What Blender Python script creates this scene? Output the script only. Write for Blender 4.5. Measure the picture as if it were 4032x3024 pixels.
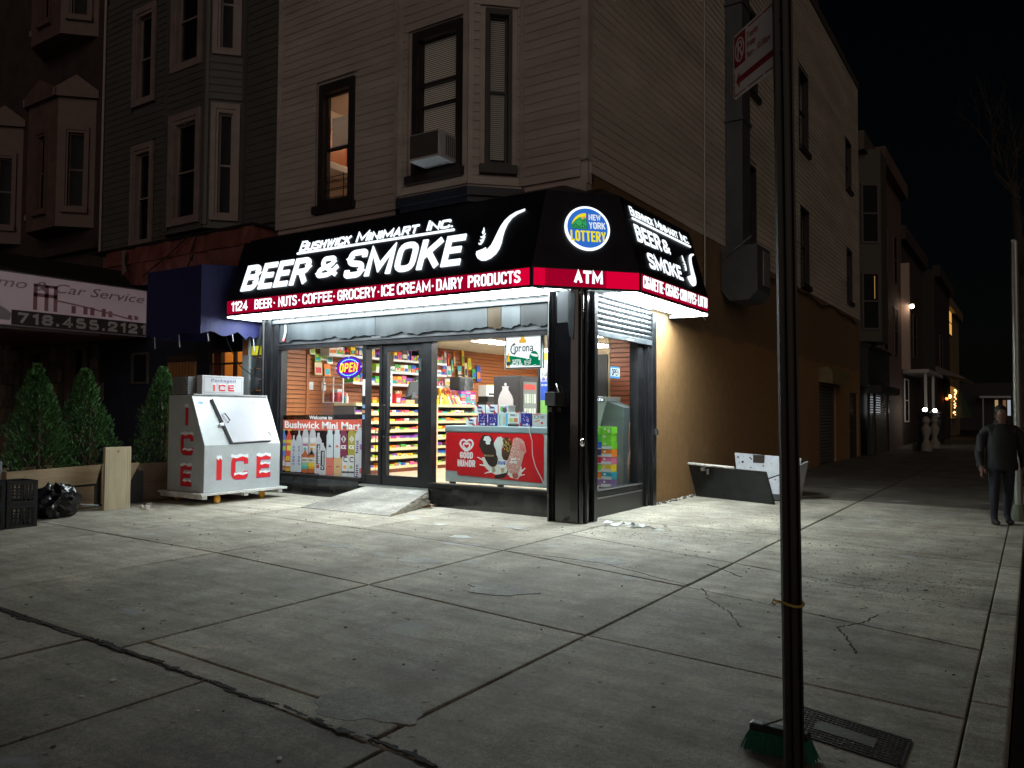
import bpy, bmesh, math, random
from mathutils import Vector, Matrix
RN = random.Random(7)
D = bpy.data
SC = bpy.context.scene
COL = SC.collection
for o in list(D.objects):
    D.objects.remove(o)

# ------------------------------------------------------------------ camera
cam_d = D.cameras.new("camera")
cam = D.objects.new("camera", cam_d)
COL.objects.link(cam)
cam_d.sensor_width = 36.0
cam_d.lens = 27.764
cam_d.clip_start = 0.05
cam_d.clip_end = 2000
yaw, pitch, roll = math.radians(-33.4188), math.radians(2.05118), math.radians(0.38148)
cf = Vector((math.sin(yaw) * math.cos(pitch), math.cos(yaw) * math.cos(pitch), math.sin(pitch)))
cr = Vector((math.cos(yaw), -math.sin(yaw), 0))
cu = cr.cross(cf)
c_r = math.cos(roll) * cr + math.sin(roll) * cu
c_u = -math.sin(roll) * cr + math.cos(roll) * cu
cam.matrix_world = Matrix(((c_r.x, c_u.x, -cf.x, 0), (c_r.y, c_u.y, -cf.y, 0), (c_r.z, c_u.z, -cf.z, 1.6), (0, 0, 0, 1)))
SC.camera = cam

# ------------------------------------------------------------------ sky, moon-weak sun, exposure
world = D.worlds.new("World")
SC.world = world
world.use_nodes = True
wn = world.node_tree
sky = wn.nodes.new("ShaderNodeTexSky")
sky.sky_type = 'NISHITA'
sky.sun_disc = False
sky.sun_elevation = math.radians(11.5)
sky.sun_rotation = math.radians(146)
bg = wn.nodes["Background"]
bg.inputs[1].default_value = 0.0003
wn.links.new(sky.outputs[0], bg.inputs[0])
sun_d = D.lights.new("sun", 'SUN')
sun_d.energy = 0.36
sun_d.angle = math.radians(50)
sun_d.color = (1.0, 0.80, 0.68)
sun = D.objects.new("sun", sun_d)
COL.objects.link(sun)
sdir = Vector((0.55, -0.81, 0.20)).normalized()       # towards the source
sun.rotation_euler = sdir.to_track_quat('Z', 'Y').to_euler()
SC.view_settings.view_transform = 'Standard'
SC.view_settings.look = 'None'
SC.view_settings.exposure = 0
SC.view_settings.gamma = 1
SC.view_settings.use_curve_mapping = False
SC.render.engine = 'CYCLES'
SC.cycles.use_denoising = True
SC.cycles.max_bounces = 8
SC.cycles.diffuse_bounces = 4
SC.cycles.glossy_bounces = 4
SC.cycles.transparent_max_bounces = 16
SC.cycles.sample_clamp_indirect = 8
SC.cycles.blur_glossy = 0.0

# ------------------------------------------------------------------ mesh builder
class MB:
    def __init__(s):
        s.v, s.f, s.m = [], [], []
    def add(s, vs, fs, mi=0):
        b = len(s.v)
        s.v += [Vector(v) for v in vs]
        s.f += [tuple(b + i for i in f) for f in fs]
        s.m += [mi] * len(fs)
        return s
    def hexa(s, p, mi=0):
        return s.add(p, [(3, 2, 1, 0), (4, 5, 6, 7), (0, 1, 5, 4), (1, 2, 6, 5), (2, 3, 7, 6), (3, 0, 4, 7)], mi)
    def box(s, x0, x1, y0, y1, z0, z1, mi=0):
        return s.hexa([(x0, y0, z0), (x1, y0, z0), (x1, y1, z0), (x0, y1, z0), (x0, y0, z1), (x1, y0, z1), (x1, y1, z1), (x0, y1, z1)], mi)
    def obox(s, c, U, V, W, a, b, d, mi=0):
        c, U, V, W = Vector(c), Vector(U).normalized(), Vector(V).normalized(), Vector(W).normalized()
        P = lambda i, j, k: c + U * (a * i) + V * (b * j) + W * (d * k)
        return s.hexa([P(-1, -1, -1), P(1, -1, -1), P(1, 1, -1), P(-1, 1, -1), P(-1, -1, 1), P(1, -1, 1), P(1, 1, 1), P(-1, 1, 1)], mi)
    def quad(s, a, b, c, d, mi=0):
        return s.add([a, b, c, d], [(0, 1, 2, 3)], mi)
    def prism(s, poly, pl, d0, d1, mi=0, cap=True):
        n = len(poly)
        a = [pl(x, y, d0) for x, y in poly]
        b = [pl(x, y, d1) for x, y in poly]
        fs = [(i, (i + 1) % n, n + (i + 1) % n, n + i) for i in range(n)]
        if cap:
            fs += [tuple(reversed(range(n))), tuple(range(n, 2 * n))]
        return s.add(a + b, fs, mi)
    def tube(s, pts, r, n=8, mi=0, radii=None, cap=True):
        pts = [Vector(p) for p in pts]
        rings = []
        for i, p in enumerate(pts):
            t = (pts[min(i + 1, len(pts) - 1)] - pts[max(i - 1, 0)]).normalized()
            a = t.cross(Vector((0, 0, 1)))
            if a.length < 0.05:
                a = t.cross(Vector((1, 0, 0)))
            a.normalize()
            b = t.cross(a)
            rr = radii[i] if radii else r
            rings.append([p + (a * math.cos(2 * math.pi * k / n) + b * math.sin(2 * math.pi * k / n)) * rr for k in range(n)])
        vs = [v for ring in rings for v in ring]
        fs = []
        for i in range(len(pts) - 1):
            for k in range(n):
                fs.append((i * n + k, i * n + (k + 1) % n, (i + 1) * n + (k + 1) % n, (i + 1) * n + k))
        if cap:
            fs += [tuple(reversed(range(n))), tuple((len(pts) - 1) * n + k for k in range(n))]
        return s.add(vs, fs, mi)
    def lathe(s, prof, c, n=12, mi=0, A=(0, 0, 1)):
        A = Vector(A).normalized()
        a = A.cross(Vector((0, 1, 0.01))).normalized()
        b = A.cross(a)
        c = Vector(c)
        vs = [c + A * h + (a * math.cos(2 * math.pi * k / n) + b * math.sin(2 * math.pi * k / n)) * r for r, h in prof for k in range(n)]
        fs = []
        m = len(prof)
        for i in range(m - 1):
            for k in range(n):
                fs.append((i * n + k, i * n + (k + 1) % n, (i + 1) * n + (k + 1) % n, (i + 1) * n + k))
        fs += [tuple(reversed(range(n))), tuple((m - 1) * n + k for k in range(n))]
        return s.add(vs, fs, mi)
    def ball(s, c, rx, ry, rz, n=10, mi=0):
        prof = [(math.sin(math.pi * i / n), -math.cos(math.pi * i / n)) for i in range(n + 1)]
        b = len(s.v)
        s.lathe([(max(r, 0.01), h) for r, h in prof], (0, 0, 0), 12, mi)
        for i in range(b, len(s.v)):
            v = s.v[i]
            s.v[i] = Vector((c[0] + v.x * rx, c[1] + v.y * ry, c[2] + v.z * rz))
        return s

def plane(O, U, V):
    O, U, V = Vector(O), Vector(U).normalized(), Vector(V).normalized()
    N = U.cross(V).normalized()
    return lambda x, y, d=0: O + U * x + V * y + N * d
PX = lambda Y: plane((0, Y, 0), (1, 0, 0), (0, 0, 1))     # x to the right, z up, facing -Y
PY = lambda X: plane((X, 0, 0), (0, 1, 0), (0, 0, 1))     # y to the right, z up, facing +X

ORG = {}
def tag(o, label=None, cat=None, group=None, kind=None):
    if label: o['label'] = label
    if cat: o['category'] = cat
    if group: o['group'] = group
    if kind: o['kind'] = kind
    return o
def thing(name, label, cat, loc=(0, 0, 0), group=None):
    o = D.objects.new(name, None)
    o.empty_display_size = 0.2
    COL.objects.link(o)
    o.location = loc
    ORG[o.name] = Vector(loc)
    return tag(o, label, cat, group)
def root(name, loc=(0, 0, 0)):
    o = D.objects.new(name, None)
    COL.objects.link(o)
    o.location = loc
    ORG[o.name] = Vector(loc)
    o['kind'] = 'structure'
    return o
def obj(name, mb, mats, parent=None, smooth=False, bev=0, kind=None, org=None, recalc=True):
    if not isinstance(mats, (list, tuple)):
        mats = [mats]
    if parent is not None:
        og = ORG[parent.name]
    elif org is not None:
        og = Vector(org)
    else:
        xs = [v.x for v in mb.v]; ys = [v.y for v in mb.v]; zs = [v.z for v in mb.v]
        og = Vector(((min(xs) + max(xs)) / 2, (min(ys) + max(ys)) / 2, min(zs)))
    me = D.meshes.new(name)
    me.from_pydata([tuple(v - og) for v in mb.v], [], mb.f)
    for m in mats:
        me.materials.append(m)
    if len(mats) > 1:
        me.polygons.foreach_set('material_index', mb.m)
    if recalc or bev:
        bm = bmesh.new()
        bm.from_mesh(me)
        bmesh.ops.recalc_face_normals(bm, faces=bm.faces)
        if bev:
            es = [e for e in bm.edges if len(e.link_faces) == 2 and e.calc_face_angle(0) > 0.6]
            bmesh.ops.bevel(bm, geom=es, offset=bev, segments=2, profile=0.6, affect='EDGES', clamp_overlap=True)
        bm.to_mesh(me)
        bm.free()
    if smooth:
        me.shade_smooth()
        me.set_sharp_from_angle(angle=math.radians(40))
    o = D.objects.new(name, me)
    COL.objects.link(o)
    if parent is not None:
        o.parent = parent
    else:
        o.location = og
    ORG[o.name] = og
    if kind: o['kind'] = kind
    return o

# ------------------------------------------------------------------ materials
def mat(name, col, rough=0.6, metal=0.0, var=0.0, vs=3.0, bump=0.0, bs=40.0, spec=0.5, stretch=(1, 1, 1), coat=0.0, col2=None, speck=0.0, emit=None, es=0.0, trans=0.0, sheen=0.0):
    m = D.materials.new(name)
    m.use_nodes = True
    nt = m.node_tree
    p = nt.nodes["Principled BSDF"]
    p.inputs["Base Color"].default_value = (*col, 1)
    p.inputs["Roughness"].default_value = rough
    p.inputs["Metallic"].default_value = metal
    p.inputs["Specular IOR Level"].default_value = spec
    p.inputs["Coat Weight"].default_value = coat
    if emit:
        p.inputs["Emission Color"].default_value = (*emit, 1)
        p.inputs["Emission Strength"].default_value = es
    if var or bump or speck:
        tc = nt.nodes.new("ShaderNodeTexCoord")
        mp = nt.nodes.new("ShaderNodeMapping")
        mp.inputs["Scale"].default_value = stretch
        nt.links.new(tc.outputs["Object"], mp.inputs["Vector"])
    if var:
        n = nt.nodes.new("ShaderNodeTexNoise")
        n.inputs["Scale"].default_value = vs
        n.inputs["Detail"].default_value = 6
        n.inputs["Roughness"].default_value = 0.65
        nt.links.new(mp.outputs[0], n.inputs["Vector"])
        cr_ = nt.nodes.new("ShaderNodeValToRGB")
        a = [max(0, c * (1 - var)) for c in col]
        b = list(col2) if col2 else [min(1, c * (1 + var)) for c in col]
        cr_.color_ramp.elements[0].position = 0.3
        cr_.color_ramp.elements[1].position = 0.7
        cr_.color_ramp.elements[0].color = (*a, 1)
        cr_.color_ramp.elements[1].color = (*b, 1)
        nt.links.new(n.outputs["Fac"], cr_.inputs[0])
        last = cr_.outputs[0]
        if speck:
            n3 = nt.nodes.new("ShaderNodeTexNoise")
            n3.inputs["Scale"].default_value = bs
            n3.inputs["Detail"].default_value = 3
            nt.links.new(mp.outputs[0], n3.inputs["Vector"])
            mr = nt.nodes.new("ShaderNodeMapRange")
            mr.inputs["From Min"].default_value = 0.3
            mr.inputs["From Max"].default_value = 0.7
            mr.inputs["To Min"].default_value = 1 - speck
            mr.inputs["To Max"].default_value = 1 + speck
            nt.links.new(n3.outputs["Fac"], mr.inputs[0])
            mx = nt.nodes.new("ShaderNodeMix")
            mx.data_type = 'RGBA'
            mx.blend_type = 'MULTIPLY'
            mx.inputs[0].default_value = 1
            nt.links.new(last, mx.inputs[6])
            nt.links.new(mr.outputs[0], mx.inputs[7])
            last = mx.outputs[2]
        nt.links.new(last, p.inputs["Base Color"])
        rr = nt.nodes.new("ShaderNodeMapRange")
        rr.inputs["To Min"].default_value = max(0.02, rough - 0.12)
        rr.inputs["To Max"].default_value = min(1, rough + 0.12)
        nt.links.new(n.outputs["Fac"], rr.inputs[0])
        nt.links.new(rr.outputs[0], p.inputs["Roughness"])
    if bump:
        n2 = nt.nodes.new("ShaderNodeTexNoise")
        n2.inputs["Scale"].default_value = bs
        n2.inputs["Detail"].default_value = 4
        nt.links.new(mp.outputs[0], n2.inputs["Vector"])
        bp = nt.nodes.new("ShaderNodeBump")
        bp.inputs["Strength"].default_value = bump
        bp.inputs["Distance"].default_value = 0.02
        nt.links.new(n2.outputs["Fac"], bp.inputs["Height"])
        nt.links.new(bp.outputs[0], p.inputs["Normal"])
    return m
def emis(name, col, s):
    m = D.materials.new(name)
    m.use_nodes = True
    nt = m.node_tree
    nt.nodes.remove(nt.nodes["Principled BSDF"])
    e = nt.nodes.new("ShaderNodeEmission")
    e.inputs[0].default_value = (*col, 1)
    e.inputs[1].default_value = s
    nt.links.new(e.outputs[0], nt.nodes["Material Output"].inputs[0])
    return m
def glass(name, tint=(0.93, 0.97, 0.96), ior=1.42, rough=0.0):
    m = D.materials.new(name)
    m.use_nodes = True
    nt = m.node_tree
    nt.nodes.remove(nt.nodes["Principled BSDF"])
    t = nt.nodes.new("ShaderNodeBsdfTransparent")
    t.inputs[0].default_value = (*tint, 1)
    g = nt.nodes.new("ShaderNodeBsdfGlossy")
    g.inputs["Roughness"].default_value = rough
    g.inputs[0].default_value = (0.9, 0.95, 1, 1)
    fr = nt.nodes.new("ShaderNodeFresnel")
    geo = nt.nodes.new("ShaderNodeNewGeometry")          # one thin sheet: same reflectance from both sides
    io = nt.nodes.new("ShaderNodeMapRange")
    io.inputs["To Min"].default_value = ior
    io.inputs["To Max"].default_value = 1 / ior
    nt.links.new(geo.outputs["Backfacing"], io.inputs[0])
    nt.links.new(io.outputs[0], fr.inputs[0])
    mx = nt.nodes.new("ShaderNodeMixShader")
    nt.links.new(fr.outputs[0], mx.inputs[0])
    nt.links.new(t.outputs[0], mx.inputs[1])
    nt.links.new(g.outputs[0], mx.inputs[2])
    nt.links.new(mx.outputs[0], nt.nodes["Material Output"].inputs[0])
    return m
_pc = {}
def pc(col, rough=0.45, coat=0.0):
    k = (tuple(round(c, 3) for c in col), rough, coat)
    if k not in _pc:
        _pc[k] = mat("paint_%d" % len(_pc), col, rough, coat=coat, var=0.06, vs=14)
    return _pc[k]

BLACKM = mat("black_gloss_metal", (0.008, 0.008, 0.010), 0.16, 0.0, var=0.5, vs=2.5, bump=0.10, bs=3.0, spec=0.7, coat=0.5)
BLACKF = mat("black_frame", (0.012, 0.012, 0.014), 0.35, 0.0, var=0.4, vs=6, bump=0.05, bs=20)
STEEL = mat("old_galvanised_sheet", (0.10, 0.115, 0.125), 0.45, 0.55, var=0.30, vs=3, bump=0.10, bs=6, stretch=(1, 1, 0.25))
SHUT = mat("shutter_steel", (0.055, 0.063, 0.07), 0.28, 0.6, var=0.12, vs=5)
GLASS = glass("shop_glass")
WGLASS = glass("house_window_glass", (0.85, 0.88, 0.88), 1.13)
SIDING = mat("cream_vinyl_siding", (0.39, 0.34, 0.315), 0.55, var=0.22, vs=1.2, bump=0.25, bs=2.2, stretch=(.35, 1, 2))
SIDING_S = mat("cream_vinyl_siding_side", (0.50, 0.45, 0.375), 0.55, var=0.22, vs=0.8, bump=0.25, bs=2.2, stretch=(1, .35, 2))  # side copy painted lighter to make up for weaker sun on that face
GREYSID = mat("grey_green_siding", (0.075, 0.075, 0.068), 0.6, var=0.15, vs=1.5)
TRIMP = mat("pale_pink_trim_paint", (0.21, 0.165, 0.155), 0.55, var=0.2, vs=3)
BRWINF = mat("dark_brown_window_frame", (0.022, 0.018, 0.018), 0.5, var=0.2)
DARKP = mat("dark_pane_room", (0.008, 0.008, 0.010), 0.7, spec=0.15)
WHITEP = mat("white_enamel", (0.50, 0.51, 0.53), 0.30, var=0.05, vs=4, coat=0.2)
RED = pc((0.55, 0.025, 0.02))
WHITE = pc((0.82, 0.84, 0.86))
SIGN_L = emis("lit_letter", (0.86, 0.95, 1.0), 1.5)
PANEL_L = emis("lit_diffuser", (0.85, 0.97, 0.985), 23.0)
PANEL_S = emis("lit_diffuser_side", (0.85, 0.97, 0.985), 64.0)
AWN = mat("black_awning_vinyl", (0.006, 0.006, 0.012), 0.42, var=0.3, vs=2)
BLACK = mat("flat_black", (0.01, 0.01, 0.01), 0.6)
ALU = mat("aluminium", (0.6, 0.62, 0.64), 0.3, 1.0)
CHROME = mat("chrome", (0.8, 0.8, 0.82), 0.1, 1.0)

# ------------------------------------------------------------------ stroke lettering (capitals), used for the cut letters of signs
def _r(pts, closed=False): return (pts, closed, True)
def _s(*pts): return (list(pts), False, False)
GL = {
 'A': (1.0, [_s((0, 0), (.5, 1), (1, 0)), _s((.2, .3), (.8, .3))]),
 'B': (1.0, [_s((0, 0), (0, 1)), _r([(0, 1), (.95, 1), (.95, .53), (0, .53)]), _r([(0, .53), (1, .53), (1, 0), (0, 0)])]),
 'C': (1.0, [_r([(1, .70), (1, 1), (0, 1), (0, 0), (1, 0), (1, .30)])]),
 'D': (1.0, [_s((0, 0), (0, 1)), _r([(0, 1), (1, 1), (1, 0), (0, 0)])]),
 'E': (.82, [_s((1, 1), (0, 1), (0, 0), (1, 0)), _s((0, .52), (.85, .52))]),
 'F': (.8, [_s((1, 1), (0, 1), (0, 0)), _s((0, .52), (.85, .52))]),
 'G': (1.0, [_r([(1, .70), (1, 1), (0, 1), (0, 0), (1, 0), (1, .46)]), _s((.6, .46), (1, .46))]),
 'H': (1.0, [_s((0, 0), (0, 1)), _s((1, 0), (1, 1)), _s((0, .52), (1, .52))]),
 'I': (0.02, [_s((.5, 0), (.5, 1))]),
 'J': (.9, [_r([(1, 1), (1, 0), (0, 0), (0, .35)])]),
 'K': (1.0, [_s((0, 0), (0, 1)), _s((1, 1), (.08, .42)), _s((.34, .6), (1, 0))]),
 'L': (.8, [_s((0, 1), (0, 0), (1, 0))]),
 'M': (1.45, [_s((0, 0), (0, 1), (.5, .2), (1, 1), (1, 0))]),
 'N': (1.05, [_s((0, 0), (0, 1), (1, 0), (1, 1))]),
 'O': (1.0, [_r([(0, 0), (1, 0), (1, 1), (0, 1)], True)]),
 'P': (1.0, [_s((0, 0), (0, 1)), _r([(0, 1), (1, 1), (1, .45), (0, .45)])]),
 'R': (1.0, [_s((0, 0), (0, 1)), _r([(0, 1), (1, 1), (1, .48), (0, .48)]), _s((.5, .48), (1, 0))]),
 'S': (1.0, [_r([(1, .76), (1, 1), (0, 1), (0, .56), (1, .44), (1, 0), (0, 0), (0, .24)])]),
 'T': (.95, [_s((0, 1), (1, 1)), _s((.5, 1), (.5, 0))]),
 'U': (1.0, [_r([(0, 1), (0, 0), (1, 0), (1, 1)])]),
 'V': (1.05, [_s((0, 1), (.5, 0), (1, 1))]),
 'W': (1.5, [_s((0, 1), (.25, 0), (.5, .85), (.75, 0), (1, 1))]),
 'X': (1.0, [_s((0, 0), (1, 1)), _s((0, 1), (1, 0))]),
 'Y': (1.0, [_s((0, 1), (.5, .48), (1, 1)), _s((.5, .48), (.5, 0))]),
 'Z': (.9, [_s((0, 1), (1, 1), (0, 0), (1, 0))]),
 '0': (1.0, [_r([(0, 0), (1, 0), (1, 1), (0, 1)], True)]),
 '1': (.42, [_s((0, .82), (1, 1), (1, 0))]),
 '2': (1.0, [_r([(0, .7), (0, 1), (1, 1), (1, .58), (.05, .12)]), _s((0, 0), (1, 0))]),
 '4': (1.0, [_s((.75, 0), (.75, 1), (0, .26), (1, .26))]),
 '5': (1.0, [_r([(.9, 1), (0, 1), (0, .56), (1, .56), (1, 0), (0, 0), (0, .25)])]),
 '7': (.95, [_s((0, 1), (1, 1), (.3, 0))]),
 '8': (1.0, [_r([(0.04, .53), (.96, .53), (.96, 1), (.04, 1)], True), _r([(0, 0), (1, 0), (1, .53), (0, .53)], True)]),
 '&': (1.15, [_r([(1, 0), (.12, .66), (.12, 1), (.72, 1), (.72, .64), (0, .34), (0, 0), (.66, 0), (1, .42)])]),
 '.': (0.02, [_s((.5, 0), (.5, .02))]),
 '-': (.6, [_s((0, .5), (1, .5))]),
}
def _round(pts, rad, closed):
    n = len(pts)
    out = []
    for i, p in enumerate(pts):
        if not closed and i in (0, n - 1):
            out.append(p)
            continue
        a, b = pts[i - 1], pts[(i + 1) % n]
        da, db = (Vector(a) - Vector(p)), (Vector(b) - Vector(p))
        r = min(rad, da.length * 0.5, db.length * 0.5)
        p0, p1 = Vector(p) + da.normalized() * r, Vector(p) + db.normalized() * r
        for k in range(5):
            t = k / 4
            q = p0 * (1 - t) ** 2 + Vector(p) * 2 * t * (1 - t) + p1 * t * t
            out.append(q)
    return [Vector(q) for q in out]
def _stroke(mb, pts, t, closed, pl, d0, d1, mi, soft=False):
    pts = [Vector(p) for p in pts]
    n = len(pts)
    if not closed:
        e0 = (pts[0] - pts[1]).normalized(); e1 = (pts[-1] - pts[-2]).normalized()
        x0 = 0 if soft else t / 2 * (1 if min(abs(e0.x), abs(e0.y)) < .02 else .62)
        x1 = 0 if soft else t / 2 * (1 if min(abs(e1.x), abs(e1.y)) < .02 else .62)
        pts[0] = pts[0] + e0 * x0
        pts[-1] = pts[-1] + e1 * x1
    L, Rr = [], []
    for i in range(n):
        if closed or 0 < i < n - 1:
            d0_ = (pts[i] - pts[i - 1]).normalized(); d1_ = (pts[(i + 1) % n] - pts[i]).normalized()
        elif i == 0:
            d0_ = d1_ = (pts[1] - pts[0]).normalized()
        else:
            d0_ = d1_ = (pts[-1] - pts[-2]).normalized()
        n0 = Vector((-d0_.y, d0_.x)); n1 = Vector((-d1_.y, d1_.x))
        mdir = n0 + n1
        if mdir.length < 1e-4: mdir = n0
        mdir.normalize()
        k = 1 / max(mdir.dot(n0), 0.55)
        L.append(pts[i] + mdir * (t / 2 * k)); Rr.append(pts[i] - mdir * (t / 2 * k))
    vs, fs = [], []
    for i in range(n):
        for q in (L[i], Rr[i]):
            vs.append(pl(q.x, q.y, d1)); vs.append(pl(q.x, q.y, d0))
    m = n if closed else n - 1
    for i in range(m):
        a, b = i * 4, ((i + 1) % n) * 4
        fs += [(a, a + 2, b + 2, b), (a + 1, b + 1, b + 3, a + 3), (a, b, b + 1, a + 1), (a + 2, a + 3, b + 3, b + 2)]
    if not closed:
        fs += [(0, 1, 3, 2), ((n - 1) * 4, (n - 1) * 4 + 2, (n - 1) * 4 + 3, (n - 1) * 4 + 1)]
    mb.add(vs, fs, mi)
_eps = [0]
def caps(mb, txt, pl, x0, x1, y0, y1, t, d=0.02, base=0.0, gap=0.55, sp=0.9, shear=0.0, mi=0, rad=1.0):
    """Condensed bold capitals between x0..x1 and y0..y1; lower case letters are small capitals; * is a round dot."""
    H = y1 - y0
    tot_w = 0.0; fixed = 0.0
    items = []
    for i, ch in enumerate(txt):
        if ch == ' ':
            items.append((' ', sp, 0)); tot_w += sp; continue
        if ch == '*':
            items.append(('*', 0, t * 1.15)); fixed += t * 1.15 + gap * t; continue
        sc = 1.0 if not ch.islower() else 0.8
        w, st = GL[ch.upper()]
        items.append((ch, w * sc, t)); tot_w += w * sc; fixed += t + gap * t
    fixed -= gap * t
    cw = max((x1 - x0 - abs(shear) * H - fixed) / max(tot_w, 0.01), 0.01)
    x = x0
    for ch, w, tt in items:
        if ch == ' ':
            x += w * cw; continue
        _eps[0] = (_eps[0] + 1) % 7
        if ch == '*':
            c = (x + tt / 2, y0 + H * 0.46)
            mb.prism([(c[0] + tt / 2 * math.cos(a * math.pi / 5), c[1] + tt / 2 * math.sin(a * math.pi / 5)) for a in range(10)], pl, base, base + d, mi)
            x += tt + gap * t; continue
        sc = 1.0 if not ch.islower() else 0.8
        hh = H * sc
        for k, (pts, closed, rnd) in enumerate(GL[ch.upper()][1]):
            P = [(x + t / 2 + px * w * cw, y0 + t / 2 + py * (hh - t)) for px, py in pts]
            if rnd:
                P = _round(P, min(w * cw * 0.5, hh * 0.25) * rad, closed)
            else:
                P = [Vector(q) for q in P]
            P = [Vector((q.x + shear * (q.y - y0), q.y)) for q in P]
            _stroke(mb, P, t, closed, pl, base, base + d + 0.0004 * (k + 1), mi, rnd and ch.upper() in 'CSG5')
        x += w * cw + t + gap * t
    return mb
# mixed-case lettering from Blender's built-in outline font
def ftext(mb, txt, pl, x0, x1, y0, y1, d=0.002, base=0.0, bold=0.0, shear=0.0, mi=0, cap=0.73, keep=False):
    cu_ = D.curves.new("t", 'FONT')
    cu_.body = txt
    cu_.offset = bold
    cu_.shear = shear
    cu_.resolution_u = 3
    ob = D.objects.new("t", cu_)
    COL.objects.link(ob)
    dg = bpy.context.evaluated_depsgraph_get()
    me = D.meshes.new_from_object(ob.evaluated_get(dg))
    xs = [v.co.x for v in me.vertices]
    mnx, mxx = min(xs), max(xs)
    sx = (x1 - x0) / (mxx - mnx)
    sy = (y1 - y0) / cap
    vs = [pl(x0 + (v.co.x - mnx) * sx, y0 + v.co.y * sy, base + d) for v in me.vertices]
    mb.add(vs, [tuple(p.vertices) for p in me.polygons], mi)
    D.objects.remove(ob); D.curves.remove(cu_); D.meshes.remove(me)
    return mb
def rrect(x0, x1, y0, y1, r, n=4):
    out = []
    for cx, cy, a0 in ((x1 - r, y0 + r, -90), (x1 - r, y1 - r, 0), (x0 + r, y1 - r, 90), (x0 + r, y0 + r, 180)):
        for k in range(n + 1):
            a = math.radians(a0 + 90 * k / n)
            out.append((cx + r * math.cos(a), cy + r * math.sin(a)))
    return out
def ell(cx, cy, rx, ry, n=24, a0=0, a1=360):
    return [(cx + rx * math.cos(math.radians(a0 + (a1 - a0) * k / (n if a1 - a0 >= 360 else n - 1))), cy + ry * math.sin(math.radians(a0 + (a1 - a0) * k / (n if a1 - a0 >= 360 else n - 1)))) for k in range(n)]
# ------------------------------------------------------------------ ground, road, kerb, sidewalk slabs
def concrete(name, base, warm, stain=1.0):
    m = D.materials.new(name)
    m.use_nodes = True
    nt = m.node_tree
    N, Lk = nt.nodes, nt.links
    p = N["Principled BSDF"]
    tc = N.new("ShaderNodeTexCoord")
    def noise(scale, det=5, rough=0.6, stretch=None):
        n = N.new("ShaderNodeTexNoise")
        n.inputs["Scale"].default_value = scale
        n.inputs["Detail"].default_value = det
        n.inputs["Roughness"].default_value = rough
        if stretch:
            mp = N.new("ShaderNodeMapping")
            mp.inputs["Scale"].default_value = stretch
            Lk.new(tc.outputs["Object"], mp.inputs[0]); Lk.new(mp.outputs[0], n.inputs["Vector"])
        else:
            Lk.new(tc.outputs["Object"], n.inputs["Vector"])
        return n.outputs["Fac"]
    def ramp(x, a, b, ca, cb):
        r = N.new("ShaderNodeValToRGB")
        r.color_ramp.elements[0].position = a
        r.color_ramp.elements[1].position = b
        r.color_ramp.elements[0].color = (*ca, 1)
        r.color_ramp.elements[1].color = (*cb, 1)
        Lk.new(x, r.inputs[0])
        return r.outputs[0]
    def mul(a, b, f=1.0, mode='MULTIPLY'):
        x = N.new("ShaderNodeMix")
        x.data_type = 'RGBA'
        x.blend_type = mode
        if isinstance(f, float): x.inputs[0].default_value = f
        else: Lk.new(f, x.inputs[0])
        Lk.new(a, x.inputs[6])
        if isinstance(b, tuple): x.inputs[7].default_value = (*b, 1)
        else: Lk.new(b, x.inputs[7])
        return x.outputs[2]
    c = ramp(noise(0.55, 6, 0.7), 0.32, 0.68, tuple(v * 0.72 for v in base), tuple(v * 1.18 for v in warm))
    c = mul(c, ramp(noise(2.2, 5, 0.7, (1.0, 3.0, 1)), 0.3, 0.6, (0.72, 0.71, 0.70), (1.06, 1.05, 1.04)))
    c = mul(c, ramp(noise(30, 4, 0.7), 0.30, 0.62, (0.70, 0.69, 0.67), (1.10, 1.10, 1.10)))
    c = mul(c, ramp(noise(150, 2, 0.5), 0.34, 0.66, (0.62, 0.61, 0.60), (1.25, 1.25, 1.25)))
    big = ramp(noise(0.9, 7, 0.72, (1.4, 0.8, 1)), 0.36, 0.60, (1 - .36 * stain, 1 - .37 * stain, 1 - .39 * stain), (1.05, 1.05, 1.04))
    c = mul(c, big)
    drag = ramp(noise(1.6, 6, 0.7, (0.35, 3.2, 1)), 0.34, 0.56, (1 - .22 * stain, 1 - .22 * stain, 1 - .23 * stain), (1.03, 1.03, 1.03))
    c = mul(c, drag)
    oi = N.new("ShaderNodeObjectInfo")
    rt = N.new("ShaderNodeValToRGB")
    rt.color_ramp.elements[0].color = (0.86, 0.85, 0.83, 1)
    rt.color_ramp.elements[1].color = (1.10, 1.10, 1.08, 1)
    Lk.new(oi.outputs["Random"], rt.inputs[0])
    c = mul(c, rt.outputs[0])
    spots = ramp(noise(9.5, 2, 0.5), 0.70, 0.73, (0, 0, 0), (.8, .8, .8))
    c = mul(c, (0.05, 0.047, 0.04), spots, 'MIX')
    pale = ramp(noise(1.1, 3, 0.45, (1, 1.7, 1)), 0.66, 0.72, (0, 0, 0), (0.55, 0.55, 0.55))
    c = mul(c, (0.36, 0.38, 0.40), pale, 'MIX')
    Lk.new(c, p.inputs["Base Color"])
    p.inputs["Roughness"].default_value = 0.82
    bp = N.new("ShaderNodeBump")
    bp.inputs["Strength"].default_value = 0.35
    bp.inputs["Distance"].default_value = 0.004
    Lk.new(noise(90, 4, 0.7), bp.inputs["Height"])
    Lk.new(bp.outputs[0], p.inputs["Normal"])
    return m
CONC = concrete("sidewalk_concrete", (0.43, 0.41, 0.36), (0.50, 0.465, 0.395))
CONC_DIM = concrete("dimmed_far_concrete", (0.14, 0.13, 0.11), (0.19, 0.17, 0.14))  # far slabs darkened in colour where the awning light dies away
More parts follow.
